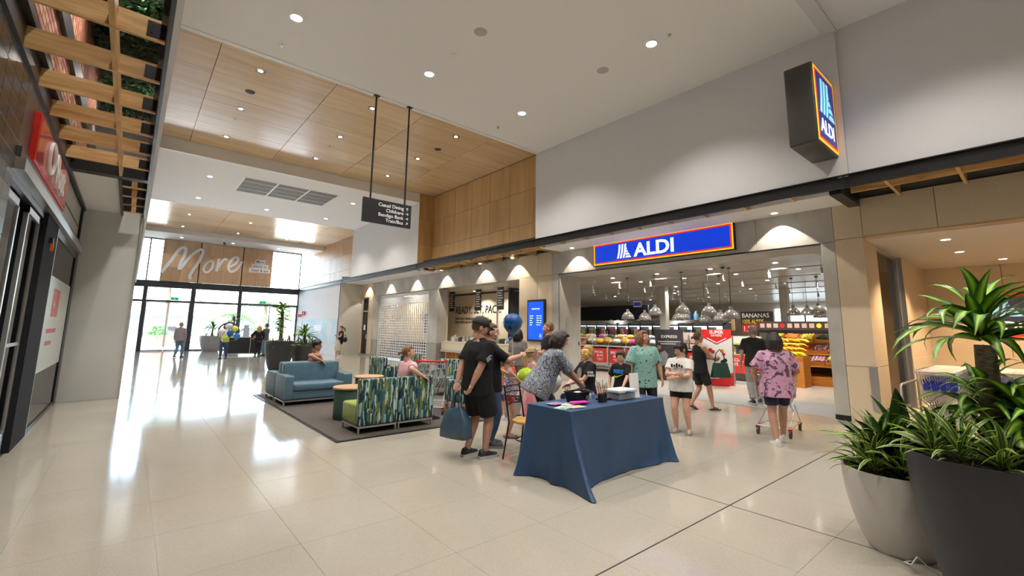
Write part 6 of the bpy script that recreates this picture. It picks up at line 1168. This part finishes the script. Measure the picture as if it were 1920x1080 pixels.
def person(label, loc, face, H=1.7, fat=0.0, hs=1.0, sk=SK_FAIR, hair=('short', H_BROWN), lean=0, side=0, hipz=None, arms=None, legs=None, hyaw=0, hpitch=0, hroll=0,
           top=None, bottom=None, dress=None, shoes=('shoe', None, None), q=.011, group=None, cap=None, stance=.1, lf=1.0, poles=None, kpole=(0, 1, 0), face_paint=None, twist=0):
    """arms: ((wristR xyz, pole, handpose, palm), (wristL ...)) in metres for a 1.75 m body, +Y is the way it faces"""
    s = H/1.75; t = thing('person', label, 'person', loc, math.atan2(face[1], face[0])-pi/2, group)
    hz = hipz if hipz is not None else .93
    d = V((sin(side), sin(lean)*cos(side), cos(lean)*cos(side))); P = V((0, 0, hz)); xt = V((cos(twist), sin(twist), 0))
    pt = lambda k: P+d*k
    B = MB(); ft = 1+fat
    wr_ = lambda k, m: k*(1+fat*m)
    prof = [(-.09, wr_(.12, .6), wr_(.10, .8)), (0, wr_(.16, .75), wr_(.115, .9)), (.16, wr_(.132, 1.25), wr_(.098, 1.7)), (.26, wr_(.145, 1.05), wr_(.108, 1.5)), (.37, wr_(.165, .75), wr_(.115, 1.0)), (.47, wr_(.15, .5), wr_(.088, .6)), (.535, wr_(.075, .4), .062)]
    sx = .175*(1+fat*.35)
    S = {1: pt(.468-fat*.05)+xt*sx, -1: pt(.468-fat*.05)-xt*sx}; HJ = {1: P+V((.088*(1+fat*.5), 0, -.02)), -1: P+V((-.088*(1+fat*.5), 0, -.02))}
    def torso(mb, k0, k1, inf, flare=0, wide=False):
        pr = [p for p in prof if k0 <= p[0] <= k1]
        def at(k):
            for a, b in zip(prof[:-1], prof[1:]):
                if a[0] <= k <= b[0]: f = (k-a[0])/(b[0]-a[0]); return (k, a[1]+(b[1]-a[1])*f, a[2]+(b[2]-a[2])*f)
            return (k, prof[0][1], prof[0][2])
        if wide: pr = [p for p in pr if p[0] >= 0]; pr = [(k0, prof[1][1], prof[1][2])]+pr if k0 < 0 else pr; k0 = pr[0][0]; base_w = True
        if pr[0][0] > k0+.01 or k0 < prof[0][0]: pr = [at(k0)]+pr
        if pr[-1][0] < k1-.01: pr.append(at(k1))
        rings(mb, [pt(p[0]) for p in pr], [p[1]+inf+flare*max(0, (.3-p[0])) for p in pr], [p[2]+inf+flare*max(0, (.3-p[0])) for p in pr], xt, 20)
    nb = pt(.54); hd = (d*.6+V((0, 0, .4))).normalized(); hc = nb+hd*(.062+.082*hs)
    RH = Matrix.Rotation(hyaw, 3, 'Z') @ Matrix.Rotation(-hpitch, 3, 'X') @ Matrix.Rotation(hroll, 3, 'Y'); hsc = hs*1.09
    MH = Matrix.Translation(hc*s) @ RH.to_4x4() @ Matrix.Scale(s*hsc, 4)
    torso(B, -.09, .535, 0); [B.tube([pt(.52), S[q_]*.5+pt(.515)*.5, S[q_]], [.06, .05, .05], 10) for q_ in (1, -1)]; B.tube([pt(.47), nb+d*.02, hc+RH @ V((0, -.02, -.06))*hsc], [.075, .056*ft**.5, .052*hsc], 14)
    A = {}; hands = []
    arms = arms or [((.24, .02, .80), (.3, -1, 0), 'relaxed', None)]*2
    for i, sd in enumerate((1, -1)):
        a = arms[i]; T = V(a[0])
        if i == 1 and arms[0] is arms[1]: T = V((-T.x, T.y, T.z))
        po = V(a[1]) if a[1] is not None else V((.3*sd, -1, -.2))
        if i == 1 and arms[0] is arms[1]: po = V((-po.x, po.y, po.z))
        E, Wp = ik(S[sd], T, .29, .25, po); A[sd] = (S[sd], E, Wp); f1 = lf*(1+fat*.7)
        B.tube([S[sd]-xt*sd*.03, S[sd], S[sd]+(E-S[sd])*.35, E, E+(Wp-E)*.3, Wp], [.05*lf, .052*lf*(1+fat*.35), .049*f1, .04*f1, .042*f1, .027*lf], 12); B.sph(S[sd], .053*(1+fat*.35)*lf, 12, 8); B.sph(E, .041*f1, 12, 8)
        pn = V(a[3]) if a[3] is not None else V((-sd, 0, 0)); hb = MB(); hand_mb(hb, Wp, (Wp-E), pn, sd, a[2], hs**.5); hands.append(hb)
    G = {}; legs = legs or (((stance, .0, .085), 0.15), ((-stance, .0, .085), 0.15))
    for i, sd in enumerate((1, -1)):
        an, yaw = V(legs[i][0]), legs[i][1]*sd; K, an = ik(HJ[sd], an, .44, .41, kpole if not isinstance(kpole, dict) else kpole[sd]); f1 = lf*(1+fat*.45)
        fw = V((sin(yaw), cos(yaw), 0)); fp = legs[i][2] if len(legs[i]) > 2 else 0; fw = (fw*cos(fp)+V((0, 0, sin(fp)))).normalized(); G[sd] = (HJ[sd], K, an, fw)
        B.tube([HJ[sd], HJ[sd]+(K-HJ[sd])*.3, HJ[sd]+(K-HJ[sd])*.75, K, K+(an-K)*.3, K+(an-K)*.7, an], [.088*f1, .084*f1, .064*f1, .055*f1, .057*f1, .042*f1, .034*f1**.5], 14); B.sph(K, .056*f1, 12, 8); B.sph(HJ[sd], .09*f1, 12, 8)
        up = V((0, 0, 1)); B.sph(an+fw*-.022-up*.04, (.03, .034, .036), 10, 8); B.tube([an-up*.02, an+fw*.05-up*.042, an+fw*.1-up*.058, an+fw*.145-up*.064], [.036, .036, .034, .02], 10)
    for L in (B.v,): B.v = [tuple(V(p)*s) for p in B.v]
    body = remesh(B, q*1.0, 3, dec=.4)
    def hslot(c):
        if abs(c.x) < .02 and c.y > .084 and -.065 < c.z < -.046: return 1
        if c.y > .066 and .038 < c.z < .0445 and .016 < abs(c.x) < .048: return 2
        if face_paint and c.y > .03 and -.06 < c.z < .06 and abs(c.x) > .005 and not (abs(abs(c.x)-.032) < .012 and abs(c.z-.012) < .01): return 5
        return 0
    parts = [(body, None, 0), (head_mesh(q), MH, hslot)]
    for sd in (-1, 1):
        e = MB(); e.sph((sd*.031, .0745, .013), (.0135, .0115, .0082), 10, 8); parts.append((e, MH, 3)); e = MB(); e.sph((sd*.031, .0815, .013), (.0062, .006, .0062), 8, 6); parts.append((e, MH, 4))
    for hb in hands: hb.v = [tuple(V(p)*s) for p in hb.v]; parts.append((remesh(hb, .0045 if q < .013 else .008, 1), None, 0))
    me = join_mesh('body', parts)
    for m in (sk, LIP, hair[1] if hair else H_BROWN, EYE_W, EYE_D, face_paint or sk): me.materials.append(m)
    link(bpy.data.objects.new('body', me), t)
    if hair:
        hb = hair_mb(hair[0], loc[0]); hm = remesh(hb, .006 if q < .013 else .011, 2, 'hair', dec=.5); hm.materials.clear(); hm.materials.append(hair[1]); hm.polygons.foreach_set('use_smooth', [True]*len(hm.polygons)); o = link(bpy.data.objects.new('hair', hm), t); o.matrix_local = MH
    if cap:
        b = MB(); shell(b, (0, -.012, .045), (.091, .112, .098), lambda d_: d_.z > -.1, inn=.92); b.prism([(-.075, .06), (-.07, .13), (-.035, .17), (.035, .17), (.07, .13), (.075, .06)], (0, 0, .045), (1, 0, -.0), (0, 1, -.22), (0, 0, .01)); b.sph((0, -.012, .143), .01, 8, 6)
        o = b.build('cap', cap, t, smooth=50); o.matrix_local = MH
    sc_ = lambda mb: setattr(mb, 'v', [tuple(V(p)*s) for p in mb.v]) or mb
    def sleeve(mb, sd, fr, r0, r1):
        Sh, E, Wp = A[sd]
        if fr <= 1: mb.tube([Sh-xt*sd*.05+d*-.02, Sh, Sh+(E-Sh)*fr*.6, Sh+(E-Sh)*fr], [.062+r0, .06*(1+fat*.35)+r0, .056*(1+fat*.7)+r0*.8+r1*.2, .05*(1+fat*.7)+r1], 14)
        else: mb.tube([Sh-xt*sd*.05, Sh, E, E+(Wp-E)*(fr-1)], [.065+r0, .062*(1+fat*.6)+r0, .05*(1+fat*.6)+r1, .036+r1], 14)
        mb.sph(Sh, .056*(1+fat*.35)+r0, 12, 8); mb.tube([pt(.515), Sh*.5+pt(.515)*.5, Sh], [.068, .06, .062], 10)
    if top:
        b = MB(); o_ = dict(hem=-.1, sleeve=.55, loose=.013, flare=.05, m=None, wr=.006, sl=.02); o_.update(top); torso(b, o_['hem'], .50, o_['loose'], o_['flare'], True)
        if o_['sleeve'] > 0:
            for sd in (1, -1): sleeve(b, sd, o_['sleeve'], .012, o_['sl'])
        elif o_['sleeve'] == 0:
            for sd in (1, -1): b.sph(S[sd]-xt*sd*.035, .062, 10, 8)
        rings(b, [pt(.48), pt(.53)], [.11, .078], [.085, .07], xt, 16)
        garment(o_.get('name', 'shirt'), sc_(b), o_['m'], t, q, o_['wr'], loc[0]*3)
    if bottom:
        b = MB(); o_ = dict(len=.5, loose=.02, m=None, top=.1, name='shorts', skirt=0); o_.update(bottom); torso(b, -.085, o_['top'], .010)
        for sd in (1, -1):
            h, K, an, fw = G[sd]; f1 = lf*(1+fat*.45); lo = o_['loose']
            if o_['len'] <= .5: k = o_['len']/.5; b.tube([h+V((0, 0, .03)), h+(K-h)*.4*k, h+(K-h)*k], [.096*f1+lo*.4, .086*f1+lo, .068*f1+lo*1.25], 14)
            else: k = (o_['len']-.5)/.5; b.tube([h+V((0, 0, .03)), h+(K-h)*.4, K, K+(an-K)*.4*k, K+(an-K)*k], [.096*f1+lo*.3, .086*f1+lo*.6, .06*f1+lo*.7, .058*f1+lo*.7, .04*f1+lo*.8], 14); b.sph(K, .06*f1+lo*.7, 12, 8)
        garment(o_['name'], sc_(b), o_['m'], t, q, .005, loc[1]*3)
    if dress:
        b = MB(); torso(b, -.02, .5, .014); L = dress['len']; f = dress.get('flare', .12)
        for sd in (1, -1): b.sph(S[sd]-xt*sd*.05, .05, 10, 8)
        rings(b, [P+V((0, 0, .1)), P, P+V((0, 0, -.2*L/.5)), P+V((0, 0, -L))], [.15, .18, .19+f*.5, .19+f], [.12, .14, .15+f*.5, .15+f], xt, 20); garment('dress', sc_(b), dress['m'], t, q, .012, loc[0])
    if shoes and shoes[0] != 'none':
        for sd in (1, -1):
            h, K, an, fw = G[sd]; o = link(bpy.data.objects.new('shoe', shoe_mesh(shoes[0], shoes[1] or BLACK, shoes[2] or DARK)), t)
            x = fw.cross(V((0, 0, 1))).normalized(); z = x.cross(fw); R = Matrix((x, fw, z)).transposed().to_4x4(); o.matrix_local = Matrix.Translation((an-z*.085)*s) @ R @ Matrix.Scale(s*hs**.4*1.02, 4)
    t['_S'] = s
    def world(p): return t.matrix_basis @ (V(p)*s)
    t.matrix_basis  # placed
    return t, {'hand': {k: A[k][2]*s for k in A}, 'elbow': {k: A[k][1]*s for k in A}, 'sh': {k: A[k][0]*s for k in A}, 'head': hc*s, 'pt': lambda k: pt(k)*s, 's': s}
RV = V((.765, -.644)); AV = V((.644, .765))
def dirn(r, a): v = RV*r+AV*a; return (v.x, v.y)
C_BLK = cloth('cloth_black', (.014, .014, .016)); C_BLK2 = cloth('cloth_black_soft', (.022, .022, .024)); DENIM = cloth('cloth_denim', (.055, .10, .19)); DENIM_L = cloth('cloth_denim_light', (.13, .22, .34))
SOLE_W = mat('sole_white', (.6, .58, .55), .5); FAINT = mat('print_grey', (.30, .31, .30), .7)
def prm(t, name, mb, m, **k): return mb.build(name, m, t, **k)
# 1 man with cap
t, J = person('man in black cap, T-shirt and shorts holding a blue bag behind him', (3.56, 4.9, 0), dirn(.74, .68), 1.77, .28, sk=SK_MID, hair=('short', H_BROWN), cap=mat('cap_black', (.02, .02, .022), .7), lean=.06,
    arms=(((.13, -.22, .84), (1, -.35, 0), 'hold', (-.4, .2, 1)), ((-.12, -.26, .84), (-1, -.5, 0), 'hold', (.4, .2, 1))), legs=(((.11, .06, .085), .1), ((-.11, -.05, .085), .15)), hyaw=-.5, hpitch=.22,
    top=dict(m=C_BLK, hem=-.17, sleeve=.78, loose=.022, sl=.03), bottom=dict(m=C_BLK2, len=.47, loose=.035, name='shorts'), shoes=('shoe', mat('shoe_black', (.03, .03, .032), .5), SOLE_W), q=.0105)
E_, S_ = J['elbow'][1], J['sh'][1]; dn = (E_-S_); n_ = V((1, .1, .15)).normalized(); c = S_+dn*.62+n_*.088
u = V((0, 1, 0)); v_ = dn.normalized()*-1
MB().prism([(-.045, .0), (.0, .05), (.05, .03), (.0, .02), (.05, -.01), (.0, -.055)], c, u, v_, n_*.004).build('sleeve_emblem', FAINT, t)
# 2 woman behind the man
t, J = person('woman with top bun in black T-shirt pointing, behind the man in cap', (4.03, 5.22, 0), dirn(.95, .1), 1.70, .12, sk=SK_FAIR, hair=('bun', H_BROWN), arms=(((.02, .44, 1.28), (.5, -.2, -1), 'point', (-1, 0, -.3)), ((-.2, .25, 1.0), (-.5, -1, -.3), 'relaxed', None)),
    hyaw=-.1, hpitch=.1, top=dict(m=C_BLK, hem=-.16, sleeve=.9, loose=.02), bottom=dict(m=DENIM, len=.98, loose=.012, name='jeans'), shoes=('shoe', mat('shoe_dark', (.04, .04, .045), .5), mat('sole_grey', (.3, .3, .3), .5)))
YP = mat('print_yellow', (.75, .62, .02), .6)
MB().tube([J['pt'](.36)+V((.13+.03*sin(k*.9), .125+.02*cos(k), .09-k*.028)) for k in range(9)], .011, 6, flat=.4).build('yellow_print', YP, t); MB().tube([J['pt'](.1)+V((.14*cos(a), .155, .05*sin(a)-.02)) for a in [k*.35 for k in range(7)]], .012, 6, flat=.4).build('yellow_print', YP, t)
MB().sph(J['head']+V((0, -.045, .115))*J['s'], (.035, .035, .012), 12, 6).build('hair_tie', mat('tie_pink', (.7, .05, .35), .6), t, smooth=60)
# 3 girl in purple top
t, J = person('small girl in purple patterned top and red shorts reaching forward', (4.56, 5.45, 0), dirn(.98, .15), 1.22, -.05, hs=1.22, sk=SK_FAIR, hair=('tail_low', H_LTBR), arms=(((.06, .42, 1.05), (.3, -.2, -1), 'hold', (-1, 0, 0)), ((-.06, .42, 1.07), (-.3, -.2, -1), 'hold', (1, 0, 0))), stance=.075,
    top=dict(m=pat('purple_print', [(0, '#e9e2ea'), (.42, '#5d3d72'), (.5, '#e9e2ea'), (.56, '#6b4a80'), (.66, '#e4dbe6')], 22), hem=-.02, sleeve=0, loose=.012, flare=.12), bottom=dict(m=pat('red_print', [(0, '#c8202c'), (.52, '#c8202c'), (.57, '#efb9b9'), (.62, '#c8202c')], 26), len=.18, loose=.025), shoes=('sandal', mat('sandal_silver', (.35, .36, .4), .35), mat('sandal_sole', (.12, .09, .08), .6)), group=None)
# 4 boy in orange
person('small dark haired boy in orange T-shirt behind the girl', (5.4, 6.5, 0), dirn(-.3, .9), 1.12, -.05, hs=1.22, sk=SK_FAIR, hair=('fringe', H_BROWN), top=dict(m=cloth('cloth_orange', (.75, .12, .03))), bottom=dict(m=DENIM, len=.45), shoes=('shoe', SOLE_W, SOLE_W), q=.013)
# 5 blonde girl in pink dress
PINKD = pat('pink_stripe', [(0, '#d98a94'), (.45, '#e9aab0'), (.52, '#cf6f7d'), (.6, '#e9aab0')], 14, (1, 1, 6)); 
t, J = person('blonde girl in pink striped dress with painted face and flower band', (5.25, 5.66, 0), dirn(.95, .1), 1.30, -.05, hs=1.18, sk=SK_FAIR, hair=('tail_low', H_BLOND), arms=(((.16, .2, .98), (.5, -1, 0), 'relaxed', None), ((-.14, .22, 1.0), (-.5, -1, 0), 'relaxed', None)), hyaw=.0, dress=dict(m=PINKD, len=.62, flare=.13), shoes=('sandal', SOLE_W, SOLE_W), face_paint=mat('paint_pink', (.62, .28, .32), .6))
MB().tube([J['head']+V((.105*cos(a), -.012+.118*sin(a), .055+.02*sin(a)))*J['s']*1.18 for a in [2*pi*k/18 for k in range(18)]], .012, 6, closed=True).build('flower_band', pat('band_print', [(0, '#4d7a3a'), (.5, '#d8d2c0'), (.58, '#7fa05a')], 60), t, smooth=50)
MB().tube([J['head']+V((0, .11, .1))*J['s'], J['head']+V((0, .15, .2))*J['s']], [.018, .001], 8).build('unicorn_horn', mat('horn_pink', (.75, .6, .64), .4), t, smooth=40)
# 6 face painter
t, J = person('face painter with dark bob in blue patterned shirt bending over the table', (4.48, 4.66, 0), dirn(.98, .15), 1.68, .26, sk=SK_TAN, hair=('bob', H_RED), lean=.5, hyaw=-.1, hpitch=.5, arms=(((.1, .56, .92), (.6, -.4, -.8), 'hold', (-1, 0, .2)), ((-.1, .58, .92), (-.6, -.4, -.8), 'hold', (1, 0, .2))),
    top=dict(m=pat('blue_print', [(0, '#2f3a4d'), (.40, '#a9adb0'), (.45, '#3f5676'), (.53, '#c9c6bd'), (.57, '#2c3546'), (.63, '#8c97a2'), (.70, '#b5a25a')], 17, (1, 1, .7), dist=1.2), hem=-.2, sleeve=.95, loose=.02, flare=.16, sl=.035, wr=.01), bottom=dict(m=C_BLK2, len=.98, name='trousers'), shoes=('shoe', BLACK, DARK))
# 7 boy being painted
t, J = person('blond boy with yellow painted face in black T-shirt seated behind the table', (5.55, 4.72, 0), dirn(-.85, -.35), 1.5, .0, hs=1.1, sk=SK_FAIR, hair=('short', H_BLOND), hipz=.78, hyaw=.15, hpitch=-.05, arms=(((.06, .36, .93), (.8, -.4, -.3), 'relaxed', (0, .2, -1)), ((-.03, .38, .95), (-.7, -.4, -.3), 'relaxed', (0, .2, -1))),
    legs=(((.12, .36, .3), .1), ((-.12, .36, .3), .1)), top=dict(m=C_BLK, hem=-.06, sleeve=.7, loose=.02, sl=.03), bottom=dict(m=DENIM, len=.95, name='jeans'), shoes=('shoe', SOLE_W, SOLE_W), face_paint=mat('paint_yellow', (.72, .50, .04), .5))
c = J['pt'](.33)+V((.03, .118, 0)); MB().prism([(.08*cos(a)*(.55 if cos(a) < 0 else 1), .09*sin(a)) for a in [2*pi*k/20 for k in range(20)]], c, (1, 0, 0), (0, -.05, 1), (0, .006, 0)).build('shirt_print', FAINT, t)
c = (J['sh'][-1]+J['elbow'][-1])*.5+V((-.085, .02, .0)); text('STAR\nWARS', .045, PURE, t, c+V((0, .05, .0)), (0, -1, 0), bold=.03, name='sleeve_lettering')
st = thing('stool', 'dark stool under the boy having his face painted', 'stool', (5.57, 4.73, 0)); MB().lathe([(.001, .53), (.17, .53), (.18, .55), (.17, .565), (.001, .57)], n=20, cap=False).build('seat', DARK, st, smooth=40)
for k in range(4): MB().cyl((.1*cos(k*pi/2+.6), .1*sin(k*pi/2+.6), .5), (.2*cos(k*pi/2+.6), .2*sin(k*pi/2+.6), 0), .014, n=8).build('leg', BLACK, st)
# 8 boy with bright print
t, J = person('dark haired boy in black T-shirt with green and blue print at the table', (6.55, 4.82, 0), dirn(-.55, -.85), 1.26, .02, hs=1.2, sk=SK_FAIR, hair=('fringe', H_BROWN), hyaw=.1, hpitch=.12, arms=(((.27, .1, .92), (.8, -1, 0), 'relaxed', None), ((-.16, .38, .95), (-.8, -.6, 0), 'relaxed', (0, 0, -1))), top=dict(m=C_BLK, hem=-.14, sleeve=.8, loose=.022, sl=.03), bottom=dict(m=C_BLK2, len=.5), shoes=('shoe', BLACK, SOLE_W))
c = J['pt'](.30)+V((0, .128, 0)); text('NIKE', .085, mat('print_blue', (.02, .25, .7), .6), t, c+V((.09, .012, .02)), (-1, 0, 0), (0, -.02, 1), bold=.04, ext=.012, wid=.9, name='shirt_lettering', shear=.2); MB().prism([(.09, -.02), (.05, -.06), (-.1, .01), (.04, -.03)], c+V((0, .006, 0)), (1, 0, 0), (0, 0, 1), (0, .01, 0)).build('shirt_print', mat('print_lime', (.45, .65, .02), .6), t)
# 9 woman in teal
TEAL = pat('teal_print', [(0, '#16302f'), (.36, '#83b3ab'), (.60, '#8fbcb4'), (.66, '#2a4a48')], 24, dist=.4)
t, J = person('large woman with wavy auburn hair in mint green patterned top', (7.08, 4.72, 0), dirn(.12, -1), 1.63, .42, hs=1.0, sk=SK_FAIR, hair=('curly', H_LTBR), hyaw=.5, arms=(((.33, .05, .84), (.8, -.5, 0), 'relaxed', None), ((-.33, .05, .84), (-.8, -.5, 0), 'relaxed', None)), stance=.12, top=dict(m=TEAL, hem=-.24, sleeve=.85, loose=.014, flare=.05, sl=.03), bottom=dict(m=C_BLK2, len=.96, name='trousers'), shoes=('shoe', BLACK, DARK))
# 10 girl in white
WPR = pat('white_print', [(0, '#d8d5d0'), (.6, '#d2cec8')], 6)
t, J = person('girl in white T-shirt and black shorts with folded arms beside the table', (7.03, 3.99, 0), dirn(-.62, -.75), 1.42, .28, hs=1.12, sk=SK_FAIR, hair=('ponytail fringe', H_DARK), hyaw=-.3, hpitch=.3, arms=(((-.0, .245, 1.15), (.9, -.1, -.6), 'flat', (0, -1, 0)), ((.0, .285, 1.09), (-.9, -.1, -.6), 'flat', (0, -1, 0))), stance=.13, top=dict(m=WPR, hem=-.12, sleeve=.62, loose=.026, flare=.09, sl=.03), bottom=dict(m=C_BLK, len=.27, loose=.018), shoes=('sandal', mat('thong_grey', (.4, .42, .38), .6), mat('thong_sole', (.25, .24, .2), .7)), lf=1.06)
c = J['pt'](.38)+V((0, .168, -.0)); 
for k in range(5): MB().box(c.x-.09+k*.04, c.y-.012, c.z-.02+.01*(k % 2), c.x-.065+k*.04, c.y+.004, c.z+.02+.012*(k % 3)).build('shirt_print', C_BLK, t)
# 11 woman walking with green bag
t, J = person('woman in black sleeveless top and shorts walking past the red banner', (9.38, 4.88, 0), dirn(.95, .2), 1.62, .12, sk=SK_TAN, hair=('stub', H_BROWN), arms=(((.1, .4, 1.15), (.6, -.6, -.8), 'hold', (-1, 0, 0)), ((-.1, .42, 1.12), (-.6, -.6, -.8), 'hold', (1, 0, 0))), legs=(((.09, .22, .085), .05), ((-.09, -.2, .13), .05, -.3)), top=dict(m=C_BLK, hem=-.12, sleeve=-1, loose=.012), bottom=dict(m=C_BLK2, len=.42, loose=.015), shoes=('sandal', BLACK, DARK), q=.013)
# 12 man seen from behind
person('grey haired man in black T-shirt and grey trousers walking into the store', (11.2, 4.5, 0), dirn(.25, 1), 1.78, .1, sk=SK_MID, hair=('short', H_GREY), legs=(((.11, .12, .085), .1), ((-.11, -.15, .1), .1)), arms=(((.27, .02, .82), (.6, -1, 0), 'relaxed', None), ((-.27, .1, .86), (-.6, -1, 0), 'relaxed', None)), top=dict(m=C_BLK2, hem=-.1, sleeve=.7, loose=.02), bottom=dict(m=cloth('cloth_grey', (.30, .29, .27)), len=.97, loose=.025, name='trousers'), shoes=('shoe', BLACK, SOLE_W), q=.013)
# 13 woman in floral top
FLOR = pat('floral_pink', [(0, '#4b3a50'), (.40, '#7d5a76'), (.45, '#c592ae'), (.62, '#d3a3bd'), (.67, '#5b4560')], 13, dist=.8)
person('woman in pink floral top and navy shorts seen from behind', (7.52, 2.72, 0), dirn(.25, 1), 1.63, .3, sk=SK_TAN, hair=('bob', H_DARK), legs=(((.1, .2, .085), .1), ((-.1, -.16, .085), .1)), arms=(((.22, .25, 1.0), (.8, -.8, 0), 'hold', None), ((-.26, .2, .95), (-.8, -.8, 0), 'hold', None)), top=dict(m=FLOR, hem=-.2, sleeve=.8, loose=.025, flare=.08, sl=.04), bottom=dict(m=cloth('cloth_navy', (.02, .025, .06)), len=.36, loose=.015), shoes=('shoe', SOLE_W, SOLE_W))
# 14 man by the screen, 15 woman behind balloon
person('man in black T-shirt walking past the blue wall screen', (6.72, 6.78, 0), dirn(-.9, .1), 1.78, .06, sk=SK_MID, hair=('short', H_LTBR), arms=(((.18, .32, 1.12), (.5, -1, -.4), 'relaxed', None), ((-.18, .32, 1.15), (-.5, -1, -.4), 'relaxed', None)), legs=(((.1, .15, .085), .1), ((-.1, -.15, .1), .1)), top=dict(m=C_BLK, hem=-.14, sleeve=.75, loose=.02), bottom=dict(m=C_BLK2, len=.97, name='trousers'), shoes=('shoe', BLACK, DARK), q=.013)
person('woman in grey top standing near the packing counter behind the blue balloon', (7.0, 8.05, 0), dirn(.5, .8), 1.63, .15, sk=SK_FAIR, hair=('curly', H_DARK), top=dict(m=cloth('cloth_taupe', (.22, .2, .18)), hem=-.1, sleeve=.8), bottom=dict(m=pat('skirt_print', [(0, '#b79a96'), (.5, '#c7aca6')], 8), len=.95, name='trousers'), shoes=('shoe', DARK, DARK), q=.014)
# 16 woman on the blue sofa, 17 woman on the patterned chair
CORAL = pat('coral_print', [(0, '#c8384a'), (.55, '#d14656'), (.60, '#e9d9c8'), (.64, '#3b4a3f'), (.68, '#d14656')], 30)
person('woman in coral print top resting her arm along the sofa back', (3.42, 11.16, 0), dirn(.75, .65), 1.66, .22, sk=SK_TAN, hair=('messy', H_DARK), hipz=.56, lean=-.05, side=.22, hyaw=-.45, hpitch=.15, hroll=.1, arms=(((.52, -.06, .92), (.3, -1, .2), 'relaxed', (0, 0, -1)), ((-.15, .3, .66), (-.6, -.6, 0), 'relaxed', (0, 0, -1))), legs=(((.12, .46, .085), .1), ((-.12, .46, .085), .1)), top=dict(m=CORAL, sleeve=0, hem=-.06, loose=.016), bottom=dict(m=C_BLK2, len=.95, name='trousers'), shoes=('shoe', BLACK, DARK), q=.012)
person('woman in pink T-shirt seated on the patterned chair, arm over its back', (3.80, 7.34, 0), dirn(.72, .75), 1.66, .2, sk=SK_FAIR, hair=('stub', H_LTBR), hipz=.56, lean=.05, hyaw=-.5, arms=(((.50, .02, .86), (.2, -1, .3), 'relaxed', (0, 0, -1)), ((-.15, .35, .68), (-.6, -.6, 0), 'relaxed', (0, 0, -1))), legs=(((.14, .48, .085), .1), ((-.12, .46, .085), .1)), top=dict(m=cloth('cloth_pink', (.72, .42, .44)), sleeve=.7, hem=-.06, loose=.016), bottom=dict(m=C_BLK, len=.5), shoes=('shoe', BLACK, DARK), q=.012)
# 18-22 far people
t, J = person('woman in short black dress looking at her phone by the beige wall', (9.02, 25.3, 0), dirn(-.7, -.6), 1.66, .15, sk=SK_FAIR, hair=('tail_low', H_BROWN), hpitch=.4, arms=(((.04, .28, 1.2), (.7, -.3, -.8), 'hold', (-1, 0, 0)), ((-.04, .3, 1.2), (-.7, -.3, -.8), 'hold', (1, 0, 0))), top=dict(m=C_BLK, hem=-.1, sleeve=.3), bottom=dict(m=C_BLK, len=.22, loose=.03, name='skirt'), shoes=('shoe', SOLE_W, SOLE_W), q=.018)
person('man in checked shirt and jeans walking out toward the doors', (2.02, 28.1, 0), dirn(-.2, 1), 1.74, .1, sk=SK_TAN, hair=('short', H_GREY), legs=(((.1, .12, .085), .1), ((-.1, -.12, .1), .1)), top=dict(m=pat('check_shirt', [(0, '#8d8085'), (.5, '#a89aa0'), (.56, '#6f6670')], 20), sleeve=1.9, hem=-.12, loose=.02), bottom=dict(m=DENIM_L, len=.97, name='jeans'), shoes=('shoe', DARK, DARK), q=.018)
person('person in white top and dark jeans half hidden behind balloons', (3.66, 26.1, 0), dirn(.3, -.8), 1.70, .05, sk=SK_TAN, hair=('bob', H_DARK), legs=(((.1, .1, .085), .1), ((-.1, -.1, .085), .1)), arms=(((.15, .3, 1.05), (.6, -.8, -.3), 'hold', None), ((-.15, .3, 1.05), (-.6, -.8, -.3), 'hold', None)), top=dict(m=cloth('cloth_white', (.7, .7, .7)), sleeve=.7), bottom=dict(m=DENIM, len=.97, name='jeans'), shoes=('shoe', DARK, DARK), q=.018)
person('long haired blond woman in black leaning on the kiosk', (5.3, 26.95, 0), dirn(-.5, .85), 1.62, .05, sk=SK_FAIR, hair=('long', H_BLOND), lean=.12, arms=(((.2, .3, .95), (.6, -.8, 0), 'relaxed', None), ((-.3, .35, 1.05), (-.6, -.6, 0), 'relaxed', (0, 0, -1))), top=dict(m=C_BLK, sleeve=1.9, hem=-.08), bottom=dict(m=C_BLK2, len=.97, name='trousers'), shoes=('shoe', DARK, DARK), q=.018)
person('man in grey T-shirt and light jeans standing at the kiosk', (5.8, 27.75, 0), dirn(-.9, .1), 1.74, .05, sk=SK_FAIR, hair=('short', H_BROWN), arms=(((.15, .28, 1.08), (.6, -.8, -.3), 'hold', None), ((-.15, .28, 1.08), (-.6, -.8, -.3), 'hold', None)), top=dict(m=cloth('cloth_slate', (.10, .105, .12)), sleeve=.7), bottom=dict(m=DENIM_L, len=.97, name='jeans'), shoes=('shoe', DARK, DARK), q=.018)
